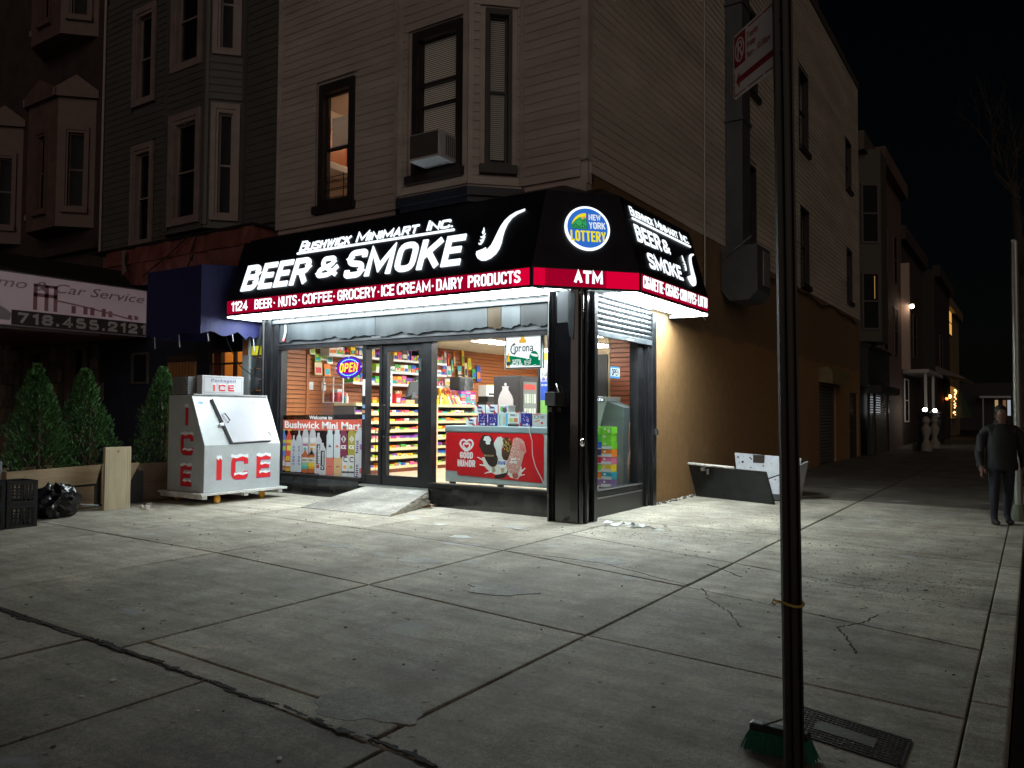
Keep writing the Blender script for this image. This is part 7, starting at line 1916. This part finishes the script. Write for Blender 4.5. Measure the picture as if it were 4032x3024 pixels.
for i in range(40):
    for j in range(16):
        u, v = (i + .5 + (j % 2) * .5) / 41, (j + .5) / 16.5
        p = (B0.lerp(B1, u)).lerp(T0_.lerp(T1_, u), v)
        a = (B1 - B0).normalized(); b = (T0_ - B0).normalized()
        dd = (a + b * (.35 if (i + j) % 2 else -.35)).normalized(); e = dd.cross(nn)
        ck.add([p - dd * .014 + nn * .001, p + e * .004 + nn * .005, p + dd * .014 + nn * .001, p - e * .004 + nn * .005], [(0, 1, 2, 3)])
obj("tread_bumps", ck, mat("worn_tread", (.05, .055, .055), .35, .7), ch, kind='stuff', recalc=False)
obj("top_rim", MB().tube([Vector(lt0) + Vector((0, 0, .02)), Vector(lt0).lerp(Vector(lt1), .62) + Vector((0, 0, .02))], .028, 6), mat("chipped_white", (.45, .42, .38), .5, var=.5, vs=14), ch)
obj("back_leaf", leaf((-5.0, 15.95, .0), (-3.86, 15.85, .0), (-5.12, 16.1, .80), (-3.78, 16.0, .74)), RUSTW, ch)
obj("side_edge", leaf((-3.83, 15.2, .05), (-3.78, 15.85, .0), (-3.72, 15.1, .62), (-3.66, 15.9, .70)), RUSTW, ch)
rb = MB()
for q in range(22):
    u, v = RN.random(), RN.uniform(.35, 1); p = Vector((-5.0, 15.94, 0)).lerp(Vector((-3.86, 15.84, 0)), u) + Vector((-.12, .15, .78)) * v * .98 + Vector((0, -.035, 0)); s = RN.uniform(.008, .03)
    rb.add([p + Vector((-s, 0, 0)), p + Vector((0, 0, s)), p + Vector((s, 0, 0)), p + Vector((0, 0, -s))], [(0, 1, 2, 3)])
rb.box(-4.72, -4.5, 15.98, 16.0, .62, .78)
obj("rust_spots", rb, mat("dark_rust", (.03, .02, .015), .8), ch, recalc=False, kind="stuff")
hc = MB(); hc.box(-5.25, -5.18, 14.44, 14.52, .52, .58); hc.box(-5.13, -5.10, 14.42, 14.48, .46, .56)
obj("hasp", hc, ALU, ch)
obj("stay_chain", MB().tube([(-3.95, 14.3, .45), (-3.9, 15.2, .5), (-3.85, 15.8, .6)], .012, 5), BLACK, ch)
obj("frame", MB().box(-5.45, -3.80, 14.8, 15.85, -.01, .03), mat("hatch_dark", (.012, .012, .012), .7), ch)
rbs = MB()
for q in range(140):
    y = RN.uniform(12.95, 14.9); x = -5.58 + abs(RN.gauss(0, .05)); s = RN.uniform(.008, .03)
    rbs.hexa([(x - s, y - s, 0), (x + s, y - s * .7, 0), (x + s * .8, y + s, 0), (x - s, y + s * .8, 0), (x - s * .6, y - s * .5, s), (x + s * .5, y - s * .6, s * .8), (x + s * .6, y + s * .5, s), (x - s * .5, y + s * .6, s * .7)], q % 3 == 0)
tag(obj("wall_debris", rbs, [mat("debris_dark", (.07, .06, .045), .9), mat("debris_pale", (.4, .38, .34), .9)]), kind='stuff')

# ------------------------------------------------------------------ parking sign post with rope and broom
sp0 = thing("sign_post", "dark double channel steel post with a street cleaning sign", "sign post", (-.885, 3.52, 0))
POST = mat("dark_green_post", (.012, .012, .011), .5, .3, var=.3, vs=8)
POST2 = mat("brown_steel_post", (.028, .024, .022), .45, .5, var=.3, vs=8)
pb_, pt2 = Vector((-.872, 3.52, -.02)), Vector((-.912, 3.52, 4.2))
ax = (pt2 - pb_)
def chan(off, w, m, nm, f=.012):
    U = Vector((cr.x, cr.y, 0)); V = Vector((-cr.y, cr.x, 0))
    mb = MB()
    for o_, hw, hd_, dv in ((0, w / 2, .003, .006), (-w / 2 + .004, .004, .012, -.008), (w / 2 - .004, .004, .012, -.008)):
        c0 = pb_ + U * (off + o_) + V * dv; c1 = pt2 + U * (off + o_) + V * dv
        mb.hexa([c0 - U * hw - V * hd_, c0 + U * hw - V * hd_, c0 + U * hw + V * hd_, c0 - U * hw + V * hd_, c1 - U * hw - V * hd_, c1 + U * hw - V * hd_, c1 + U * hw + V * hd_, c1 - U * hw + V * hd_])
    return obj(nm, mb, m, sp0)
chan(-.018, .042, POST, "channel"); chan(.022, .037, POST2, "channel")
bo_ = MB()
for z in (3.2, 3.35, .3, .6): bo_.ball((-.90, 3.505, z), .007, .007, .007, 5)
obj("bolts", bo_, POST2, sp0)
su = Vector((.72, -.69, 0)).normalized()
SGN = plane((-1.246, 3.912, 3.187), su, (0, 0, 1))
SW, SH_ = .50, .328
SWH = mat("white_reflective_sign", (.88, .84, .84), .4)
SRD = mat("dark_red_sign_ink", (.36, .008, .016), .4)
obj("sign_plate", MB().prism(rrect(0, SW, 0, SH_, .02), SGN, -.004, 0), SWH, sp0)
k = MB()
for a, b, c, d in ((.012, .05, .012, .018), (.06, .12, .012, .018), (.14, .28, .012, .018), (.30, .38, .012, .018), (.40, .49, .012, .018), (.15, .27, SH_ - .02, SH_ - .013), (.28, .40, SH_ - .02, SH_ - .013), (.41, .49, SH_ - .02, SH_ - .013), (.008, .014, .02, .07), (.008, .014, .08, .13)): pbox(k, SGN, a, b, c, d, .0005, .0015)
obj("border", k, SRD, sp0)
obj("red_square", pbox(MB(), SGN, .010, .118, .155, SH_ - .012, .0005, .0015), SRD, sp0)
ns = MB(); _stroke(ns, [Vector((p[0], p[1])) for p in ell(.064, .235, .040, .058, 28)], .008, True, SGN, .0016, .0026, 0)
_stroke(ns, [(.050, .195), (.050, .272)], .010, False, SGN, .0016, .0028, 0); _stroke(ns, _round([(.050, .272), (.084, .272), (.084, .236), (.050, .236)], .02, False), .009, False, SGN, .0016, .0030, 0); _stroke(ns, [(.065, .236), (.086, .195)], .009, False, SGN, .0016, .0031, 0); _stroke(ns, [(.038, .272), (.092, .200)], .008, False, SGN, .0016, .0032, 0)
obj("no_parking_symbol", ns, SWH, sp0)
lt_ = MB()
ftext(lt_, "Tuesday", SGN, .135, .242, .255, .287, d=.0016, bold=.018); ftext(lt_, "Friday", SGN, .135, .218, .208, .240, d=.0016, bold=.018); ftext(lt_, "9am - 10:30am", SGN, .135, .345, .158, .190, d=.0016, bold=.018)
obj("lettering", lt_, SRD, sp0)
ar = MB(); ar.prism([(.030, .082), (.062, .122), (.062, .098), (.42, .098), (.42, .122), (.47, .082), (.42, .042), (.42, .066), (.062, .066), (.062, .042)], SGN, .0008, .0018)
obj("arrow", ar, SRD, sp0)
rp_ = MB(); zr = .79
cpt = pb_.lerp(pt2, (zr + .02) / 4.22)
rp_.tube([cpt + Vector((.052 * math.cos(a), .042 * math.sin(a), .006 * math.sin(2 * a))) for a in [i * 6.283 / 16 for i in range(17)]], .006, 6)
rp_.tube([cpt + Vector((-.05, -.02, 0)), cpt + Vector((-.066, -.03, .012)), cpt + Vector((-.072, -.032, -.004)), cpt + Vector((-.058, -.026, -.008))], .006, 6)
tag(obj("yellow_rope", rp_, mat("yellow_rope", (.42, .30, .07), .8)), "yellow rope knotted around the sign post", "rope")
brm = thing("push_broom", "broom with green bristles and a blue green handle leaning behind the sign post", "broom", (-1.0, 3.85, 0))
bh = MB(); bd = (Vector((-.80, 3.84, .10)) - Vector((-1.13, 3.84, .10))).normalized(); bq = bd.cross(Vector((0, 0, 1)))
bh.obox((-1.015, 3.84, .115), bd, bq, (0, 0, 1), .135, .03, .018)
obj("block", bh, mat("dark_broom_block", (.012, .012, .014), .4), brm, bev=.008)
brs = MB(); rn = random.Random(9)
for i in range(1500):
    u, v = rn.uniform(-.135, .135), rn.uniform(-.028, .028)
    p = Vector((-1.015, 3.84, .10)) + bd * u + bq * v
    q = p + bd * (u * .25 + rn.gauss(0, .008)) + bq * (v * .9 + rn.gauss(0, .008)) - Vector((0, 0, .097 - rn.uniform(0, .012)))
    brs.add([p - bd * .0012, p + bd * .0012, q + bd * .001, q - bd * .001], [(0, 1, 2, 3)])
obj("bristles", brs, mat("green_bristle", (.008, .13, .085), .5), brm, kind='stuff', recalc=False)
h0, h1 = Vector((-.985, 3.84, .13)), Vector((-.925, 3.62, 1.05))
ax_ = (h1 - h0)
for a, b, c in ((0, .13, (.02, .10, .06)), (.13, .22, (.02, .04, .16)), (.22, .245, (.5, .3, .03)), (.245, .30, (.02, .04, .16)), (.30, 1.0, (.01, .14, .08))):
    obj("handle", MB().tube([h0 + ax_ * a, h0 + ax_ * b], .0125, 8), pc(c), brm)
obj("wire_brace", MB().tube([Vector((-1.09, 3.82, .13)), Vector((-1.03, 3.84, .155)), h0 + ax_ * .06], .004, 5), ALU, brm)
mcv = thing("utility_cover", "worn iron utility cover set in the pavement beside the sign post", "manhole cover", (-.78, 4.3, 0))
gq = [(-1.08, 4.53), (-.53, 4.37), (-.53, 4.03), (-1.06, 4.16)]
obj("plate", MB().prism(gq, lambda x, y, d: Vector((x, y, d)), -.01, .006), mat("worn_iron", (.12, .115, .105), .5, .6, var=.3, vs=8, bump=.3, bs=40), mcv)
fr_ = MB()
for a, b in zip(gq, gq[1:] + gq[:1]): _stroke(fr_, [a, b], .02, False, lambda x, y, d: Vector((x, y, d)), -.005, .0065, 0)
obj("frame", fr_, BLACK, mcv)
tr_ = MB()
for i in range(24):
    for j in range(12):
        u, v = (i + .5) / 24, (j + .5) / 12
        if .2 < u < .75 and .35 < v < .7: continue
        p = Vector(gq[3]).lerp(Vector(gq[2]), u).lerp(Vector(gq[0]).lerp(Vector(gq[1]), u), v)
        tr_.box(p.x - .008, p.x + .008, p.y - .005, p.y + .005, .005, .0105)
obj("tread_studs", tr_, mat("iron_stud", (.13, .125, .115), .4, .7), mcv, kind='stuff')
# ------------------------------------------------------------------ person walking towards us at the kerb
def skin(name, verts, edges, radii, subdiv=1):
    me = D.meshes.new(name); me.from_pydata(verts, edges, [])
    o = D.objects.new(name, me); COL.objects.link(o)
    m = o.modifiers.new("s", 'SKIN'); m.use_smooth_shade = True
    for i, r in enumerate(radii):
        sv_ = me.skin_vertices[0].data[i]; sv_.radius = r if isinstance(r, tuple) else (r, r); sv_.use_root = (i == 0)
    s = o.modifiers.new("u", 'SUBSURF'); s.levels = subdiv; s.render_levels = subdiv
    dg = bpy.context.evaluated_depsgraph_get()
    out = D.meshes.new_from_object(o.evaluated_get(dg)); D.objects.remove(o)
    return out
PXc, PYc = -.40, 13.72
V_ = [(0, 0, .93), (0, .0, 1.08), (0, .0, 1.25), (0, .0, 1.40), (0, -.01, 1.50), (0, -.02, 1.58), (0, -.03, 1.66), (0, -.02, 1.735),
      (-.10, 0, .88), (-.11, -.05, .50), (-.11, .0, .12), (-.12, -.07, .05), (-.12, -.15, .03),
      (.10, 0, .88), (.10, .04, .50), (.10, .12, .12), (.11, .06, .05), (.11, -.02, .035),
      (-.17, 0, 1.42), (-.24, .02, 1.32), (-.28, .03, 1.08), (-.285, -.03, .86), (-.285, -.05, .80),
      (.17, 0, 1.42), (.24, .02, 1.32), (.28, .04, 1.08), (.29, .0, .86), (.29, -.02, .80)]
E2 = [(0, 1), (1, 2), (2, 3), (3, 4), (4, 5), (5, 6), (6, 7), (0, 8), (8, 9), (9, 10), (10, 11), (11, 12), (0, 13), (13, 14), (14, 15), (15, 16), (16, 17), (3, 18), (18, 19), (19, 20), (20, 21), (21, 22), (3, 23), (23, 24), (24, 25), (25, 26), (26, 27)]
R2 = [(.16, .12), (.17, .13), (.18, .13), (.15, .11), .06, .065, (.075, .09), .065, (.10, .10), .07, .05, .045, .035, (.10, .10), .07, .05, .045, .035, .075, .065, .052, .038, .035, .075, .065, .052, .038, .035]
for hx, sgn_ in ((22, -1), (27, 1)):
    b = Vector(V_[hx])
    for f in range(5):
        i0 = len(V_)
        if f == 4: ps = [b + Vector((-.022 * sgn_, -.025, .02)), b + Vector((-.04 * sgn_, -.05, -.01)), b + Vector((-.04 * sgn_, -.055, -.035))]
        else: ps = [b + Vector((.0, -.03 + f * .02, -.03)), b + Vector((.005 * sgn_, -.035 + f * .022, -.068 - .008 * (f in (1, 2)))), b + Vector((-.012 * sgn_, -.037 + f * .022, -.095 - .012 * (f in (1, 2))))]
        V_ += [tuple(p) for p in ps]; R2 += [.0095, .009, .008]
        E2 += [(hx, i0), (i0, i0 + 1), (i0 + 1, i0 + 2)]
V_ = [(x, y, z * .985) for x, y, z in V_]
pm_ = skin("person", V_, E2, R2, 2)
for m in (mat("black_jacket", (.008, .008, .010), .7), mat("dark_jeans", (.012, .015, .024), .8, var=.3, vs=6), mat("skin_tone", (.16, .085, .055), .5), mat("dark_shoe", (.01, .01, .01), .5)): pm_.materials.append(m)
for p in pm_.polygons:
    c = p.center
    z = c.z
    arm = abs(c.x) > .20
    p.material_index = 2 if z > 1.47 or (arm and z < .85 and z > .6) else (0 if z > .80 and (z > .90 or arm) else (3 if z < .085 else 1))
pm_.shade_smooth()
per = D.objects.new("person", pm_); COL.objects.link(per); per.location = (PXc, PYc, 0); per.rotation_euler = (0, 0, .35)
ORG[per.name] = Vector((0, 0, 0))
tag(per, "person in a black jacket and dark jeans walking along the dim side pavement", "person")
def child(nm, mb, m, smooth=True): return obj(nm, mb, m, per, smooth=smooth)
hr_ = MB(); hr_.ball((0, .012, 1.665), .090, .098, .095, 10); hr_.ball((0, .05, 1.60), .075, .06, .08, 8)
child("hair", hr_, mat("dark_hair", (.012, .009, .008), .6))
fc_ = MB(); fc_.hexa([(-.012, -.108, 1.605), (.012, -.108, 1.605), (.008, -.11, 1.605), (-.008, -.11, 1.605), (-.007, -.10, 1.65), (.007, -.10, 1.65), (.005, -.11, 1.65), (-.005, -.11, 1.65)]); fc_.ball((-.028, -.098, 1.640), .009, .006, .004, 5); fc_.ball((.028, -.098, 1.640), .009, .006, .004, 5); fc_.box(-.022, .022, -.106, -.098, 1.572, 1.580)
child("face_features", fc_, mat("face_dark", (.09, .05, .035), .5))
jk = MB(); jk.lathe([(.215, .80), (.22, .86), (.205, .95), (.20, 1.05), (.21, 1.15), (.205, 1.28), (.185, 1.38), (.13, 1.45), (.09, 1.49), (.092, 1.53)], (0, 0, 0), 18)
for v in jk.v: v.y *= .68
child("jacket", jk, mat("black_jacket_cloth", (.007, .007, .009), .75, bump=.3, bs=10))
for sx_ in (-1, 1):
    s_ = MB(); s_.tube([(sx_ * .17, 0, 1.40), (sx_ * .245, .02, 1.30), (sx_ * .285, .035, 1.06), (sx_ * .29, -.02, .84)], .07, 10, radii=[.07, .072, .06, .048]); child("sleeve", s_, mat("black_sleeve_cloth", (.007, .007, .009), .75))
for x, y in ((-.118, -.09), (.108, .03)):
    s_ = MB(); s_.ball((x, y, .042), .048, .125, .042, 8); child("shoe", s_, mat("black_shoe", (.008, .008, .008), .5))

# ------------------------------------------------------------------ side street beyond: houses, fence, lamps, pole
def lit(col, s): return emis("lit_%0.2f" % s, col, s)
def rowhouse(name, lab, x, y0, y1, h, m, wins, parts=(), bay=None):
    t = thing(name, lab, "house", (x, (y0 + y1) / 2, 0))
    obj("wall", MB().box(x - 8, x, y0, y1 - .03, -.1, h), m, t)
    obj("cornice", MB().box(x - .1, x + .35, y0 + .01, y1 - .04, h - .5, h + .25), m, t)
    pl = PY(x + .004)
    for (a, b, c, d, kind) in wins:
        f = MB()
        for q in ((a, a + .07, c, d), (b - .07, b, c, d), (a + .07, b - .07, d - .07, d), (a + .07, b - .07, c, c + .07), (a + .07, b - .07, (c + d) / 2 - .03, (c + d) / 2 + .03)): pbox(f, pl, *q, 0, .06)
        w = obj("window", f, TR2 if kind != 2 else WHITE, t)
        obj("pane", MB().quad(pl(a + .07, c + .07, .03), pl(b - .07, c + .07, .03), pl(b - .07, d - .07, .03), pl(a + .07, d - .07, .03)), DARKP if kind in (0, 2) else kind, w, recalc=False)
    return t
h2 = rowhouse("row_house", "pale sided house with a shuttered shop front right after the stucco wall", -5.72, 33.05, 38.6, 12.5, mat("dull_tan_siding", (.075, .064, .048), .7, var=.2, vs=2), [(36.6, 37.6, 4.9, 7.4, 0)])
for j in range(44): obj("siding_plank", MB().prism([(33.1, 4.2 + j * .18), (38.5, 4.2 + j * .18), (38.5, 4.36 + j * .18), (33.1, 4.36 + j * .18)], PY(-5.715), 0, .012) if False else MB().box(-5.72, -5.70, 37.75, 38.5, 4.2 + j * .18, 4.36 + j * .18), mat("siding_tan", (.13, .11, .08), .7) if j == 0 else D.materials["siding_tan"], h2)
bayp = MB(); bayp.prism([(-5.71, 33.6), (-4.95, 34.1), (-4.95, 35.6), (-5.71, 36.1)], lambda x, y, d: Vector((x, y, d)), 4.5, 12.2)
obj("bay", bayp, mat("bay_tan", (.06, .055, .042), .7), h2)
BF = plane((-5.71, 33.6, 0), (.76, .5, 0), (0, 0, 1))
for c, d in ((4.95, 7.25), (8.4, 10.8)):
    f = MB()
    for q in ((.10, .18, c, d), (.74, .82, c, d), (.18, .74, d - .08, d), (.18, .74, c, c + .08), (.18, .74, (c + d) / 2 - .03, (c + d) / 2 + .03)): pbox(f, BF, *q, 0, .06)
    w = obj("window", f, mat("dull_bay_frame", (.06, .05, .045), .6), h2); obj("pane", MB().quad(BF(.18, c + .08, .02), BF(.74, c + .08, .02), BF(.74, d - .08, .02), BF(.18, d - .08, .02)), DARKP, w, recalc=False)
    if c < 5: obj("lamp_glow_strip", MB().box(*(lambda p: (p.x - .01, p.x + .01, p.y - .01, p.y + .01))(BF(.62, 0, .03)), 6.2, 7.1), emis("warm_strip", (1, .55, .2), .35), w)
obj("shop_fascia", MB().box(-5.71, -5.3, 33.1, 38.4, 2.75, 4.3), mat("dark_fascia", (.022, .024, .028), .6), h2)
obj("fascia_coping", MB().prism([(0, 4.3), (.5, 4.2), (.5, 4.32), (0, 4.5)], lambda x, y, d: Vector((-5.71 + x, d, y)), 33.08, 38.45), BLACK, h2)
obj("shutter_hood", MB().box(-5.3, -4.85, 33.15, 38.2, 2.45, 2.74), mat("dark_hood", (.03, .03, .03), .5), h2)
g2 = thing("shutter_gate", "roller shutter of the dark shop front with a see through slatted top glowing white", "shutter", (-5.3, 35.6, 0))
for j in range(24):
    z = .02 + j * .1
    top_ = j > 15
    obj("slat", MB().box(-5.36, -5.33, 33.3, 38.0, z, z + (.055 if top_ else .094)), GALV, g2)
for y in (33.25, 34.6, 38.05): obj("post", MB().box(-5.38, -5.29, y, y + .09, 0, 2.45), BLACKF, g2)
obj("lit_shop_back", MB().box(-5.62, -5.60, 34.75, 37.9, 1.55, 2.42), emis("shop_back_glow", (.85, .92, 1), .30), g2)
h3 = rowhouse("row_house", "pinkish stucco house lit by a bright wall lamp", -5.75, 38.65, 46.4, 13.5, mat("pink_stucco", (.11, .072, .058), .8, var=.2, vs=1.5), [(39.8, 41.2, 4.6, 7.0, 0), (43.2, 44.4, 4.6, 7.0, 0), (39.8, 41.2, 8.2, 10.6, 0), (43.2, 44.4, 8.2, 10.6, 0), (39.8, 41.2, 1.2, 3.4, 0)])
obj("corner_pier", MB().box(-5.74, -5.35, 45.9, 46.3, 4.0, 9.6), mat("pale_pier", (.42, .33, .28), .7), h3)
wl_ = thing("wall_lamp", "bright warm wall lamp on the corner of the pinkish house", "lamp", (-5.25, 45.6, 7.2))
obj("bulb", (lambda m: m.ball((-5.2, 45.65, 7.25), .11, .11, .11, 8))(MB()), emis("bulb_warm", (1, .72, .52), 26), wl_, smooth=True)
obj("hood", MB().box(-5.36, -5.08, 45.5, 45.8, 7.36, 7.40), BLACK, wl_)
h4 = rowhouse("row_house", "dark brick house with a white porch frame", -5.9, 46.45, 57, 11.5, mat("dark_brick", (.05, .035, .03), .8), [(48, 49.6, 5.0, 7.6, 0), (52, 53.6, 5.0, 7.6, 0), (48, 49.6, 1.2, 3.6, 2)])
obj("porch_canopy", MB().box(-5.9, -4.6, 47.2, 55, 3.85, 4.05), mat("porch_white", (.35, .34, .33), .6), h4)
for y in (47.4, 51.2): obj("porch_post", MB().box(-4.85, -4.72, y, y + .14, 0, 3.85), mat("porch_post_white", (.5, .5, .5), .6), h4)
h5 = rowhouse("row_house", "house with an amber lit upstairs window and a sloping porch roof", -5.2, 57.1, 68, 11, mat("dark_umber", (.03, .025, .021), .8), [(60, 61.6, 4.6, 7, 0)])
obj("porch_roof", MB().prism([(0, 4.3), (1.6, 3.9), (1.6, 4.0), (0, 4.8)], lambda x, y, d: Vector((-5.2 + x, d, y)), 57.3, 66), mat("porch_shingle", (.13, .12, .11), .8), h5)
h6 = rowhouse("row_house", "far house with a glowing Christmas tree in its window and a lit doorway", -5.55, 68.1, 82, 10.5, mat("tan_far_house", (.17, .125, .07), .8), [(69.5, 74.2, 8.05, 10.1, emis("amber_window", (1, .50, .10), .75)), (71.5, 77.0, 1.3, 4.0, emis("amber_window_low", (.9, .38, .08), .25))])
xt_ = thing("christmas_tree", "Christmas tree shaped glow of fairy lights in the far window", "christmas tree", (-5.4, 74.2, 1.4))
fl = MB(); rn = random.Random(2)
for i in range(90):
    v = rn.random(); y = 74.2 + rn.uniform(-1, 1) * 1.7 * (1 - v); fl.ball((-5.38 + rn.uniform(0, .15), y, 1.5 + v * 2.2), .05, .07, .05, 4)
obj("fairy_lights", fl, emis("fairy", (1, .50, .22), 3.2), xt_)
obj("tree_cone", MB().lathe([(1.1, 1.4), (.05, 3.8)], (-5.0, 74.2, 0), 10), mat("tree_dark", (.02, .04, .02), .8), xt_)
def lamp(name, lab, p, r, col, s, post=None, grp=None):
    t = thing(name, lab, "lamp", (p[0], p[1], 0 if post else p[2]), grp)
    obj("bulb", MB().ball(p, r, r, r, 8), emis("bulb_%s" % name, col, s), t, smooth=True)
    if post: obj("post", MB().tube([(p[0], p[1], 0), (p[0], p[1], p[2] - r)], .03, 6), BLACKF, t)
    obj("cap", MB().lathe([(r * 1.2, r * .9), (.02, r * 1.6)], p, 8), BLACK, t)
    return t
lamp("porch_lamp", "warm yellow porch lamp beside the Christmas tree window", (-5.2, 67.0, 3.0), .15, (1, .62, .18), 12)
lamp("gate_lamp", "white gate lamp on a thin post, nearer to the shop", (-4.6, 45.2, 1.87), .10, (1, .92, .8), 40, True, "white gate lamps by the iron fence")
lamp("gate_lamp", "white gate lamp on a thin post, farther along the fence", (-4.4, 47.8, 1.84), .10, (1, .92, .8), 40, True, "white gate lamps by the iron fence")
lamp("red_lantern", "small orange red lantern hanging before the far porch", (-5.0, 62.5, 2.75), .10, (1, .16, .03), 6)
fe = thing("iron_fence", "black iron railing with spear tops along the front yards", "fence", (-4.3, 44, 0))
for z in (.25, 1.45, 1.62): obj("rail", MB().tube([(-4.3, 38.8, z), (-4.3, 52, z)], .018, 5), BLACKF, fe)
me_ = None
for i in range(66):
    y = 38.9 + i * .2
    b = MB().tube([(-4.3, 38.9, .05), (-4.3, 38.9, 1.72), (-4.3, 38.9, 1.80)], .011, 5, radii=[.011, .014, .002])
    if me_ is None: o1 = obj("bar", b, BLACKF, fe); me_ = o1.data
    else:
        o2 = o1.copy(); COL.objects.link(o2); o2.parent = fe; o2.location = (0, i * .2, 0)
obj("yard_wall", MB().box(-4.45, -4.32, 38.7, 52, -.1, .35), mat("dark_yard_wall", (.03, .028, .026), .8), fe)
for i, (y, lab) in enumerate(((39.6, "pale stone baluster statue post nearest the shutter gate"), (43.2, "pale stone baluster statue post farther along the fence"))):
    b = MB(); b.lathe([(.24, 0), (.24, .3), (.16, .36), (.10, .55), (.20, .85), (.22, 1.0), (.12, 1.12), (.10, 1.2), (.17, 1.3), (.15, 1.45), (.03, 1.55)], (-4.0, y, 0), 12)
    tag(obj("stone_post", b, mat("pale_stone_%d" % i, (.28, .26, .22), .8), smooth=True), lab, "statue", "stone posts by the fence")
ph = thing("porch_house", "far single storey porch with white awning and lit windows at the street end", "house", (-3, 96, 0))
obj("wall", MB().box(-12, -1.2, 96, 104, 0, 5), mat("far_wall", (.03, .03, .03), .8), ph)
obj("awning", MB().box(-4.6, -1.2, 94.6, 96, 3.4, 3.6), mat("far_awning", (.5, .5, .5), .6), ph)
for x, m in ((-3.3, emis("far_win_a", (1, .7, .3), .35)), (-2.6, emis("far_win_b", (1, .45, .2), .15)), (-2.2, emis("far_win_c", (.8, .85, 1), .4))): obj("window", MB().box(x, x + .28, 95.97, 95.99, 1.6, 3.2), m, ph)
obj("post", MB().box(-4.35, -4.25, 94.7, 94.8, 0, 3.4), mat("far_post", (.4, .4, .42), .5), ph)
pc2 = thing("parked_car", "dark parked car silhouette far down the side street kerb", "car", (.9, 34, -.13))
PCM = mat("black_car_paint", (.01, .01, .012), .2, coat=.6)
prof = [(31.6, .25), (31.6, .75), (32.4, .95), (33.0, 1.38), (34.6, 1.42), (35.5, 1.0), (36.2, .9), (36.2, .25)]
obj("body", MB().prism(prof, lambda x, y, d: Vector((d, x, y - .1)), .10, 1.85), PCM, pc2, bev=.08)
for x in (.12, 1.7):
    for y in (32.4, 35.3): obj("wheel", MB().lathe([(.05, -.1), (.32, -.1), (.32, .1), (.05, .1)], (x + .07, y, .19), 16, 0, (1, 0, 0)), BLACK, pc2)
obj("window", MB().box(.095, .099, 33.1, 34.9, .92, 1.24), DARKP, pc2)
obj("tail_light", MB().box(.25, .55, 31.49, 31.53, .62, .74), pc((.3, .01, .01)), pc2)
kp = thing("kerb_pole", "pale metal pole standing at the kerb by the right border", "pole", (-.205, 14.35, 0))
obj("shaft", MB().tube([(-.205, 14.35, 0), (-.205, 14.35, 4.3)], .05, 12, radii=[.055, .045]), mat("dull_pole_metal", (.30, .31, .28), .4, .6), kp, smooth=True)
obj("base", MB().lathe([(.13, 0), (.12, .1), (.07, .25)], (-.205, 14.35, 0), 12), mat("pole_base", (.08, .09, .06), .7), kp)
obj("cap", MB().ball((-.205, 14.35, 4.3), .05, .05, .03, 6), ALU, kp)
st2 = thing("street_tree", "bare dark street tree trunk at the kerb behind the walking person", "tree", (-.22, 21.5, 0))
tk = MB(); tk.tube([(-.22, 21.5, 0), (-.25, 21.5, 2.0), (-.15, 21.55, 4.2), (-.3, 21.6, 7)], .2, 10, radii=[.24, .18, .15, .08])
obj("trunk", tk, mat("dark_bark", (.035, .028, .022), .9, var=.3, vs=10, bump=.5, bs=20), st2, smooth=True)
rn = random.Random(5); tw = MB()
def branch(p, d, L, r, n):
    q = p + d * L; tw.tube([p, (p + q) / 2 + Vector((rn.gauss(0, .05), rn.gauss(0, .05), .03)) * L, q], r, 5, radii=[r, r * .75, r * .5])
    if n:
        for _ in range(3):
            e = (d + Vector((rn.uniform(-.7, .7), rn.uniform(-.7, .7), rn.uniform(-.1, .6)))).normalized()
            branch(p.lerp(q, rn.uniform(.6, 1)), e, L * rn.uniform(.6, .8), r * .5, n - 1)
for z in (3.6, 4.6, 5.6, 6.6): branch(Vector((-.2, 21.55, z)), Vector((rn.uniform(-.8, .8), rn.uniform(-.8, .8), .8)).normalized(), 1.5, .06, 3)
obj("crown", tw, D.materials["dark_bark"], st2)
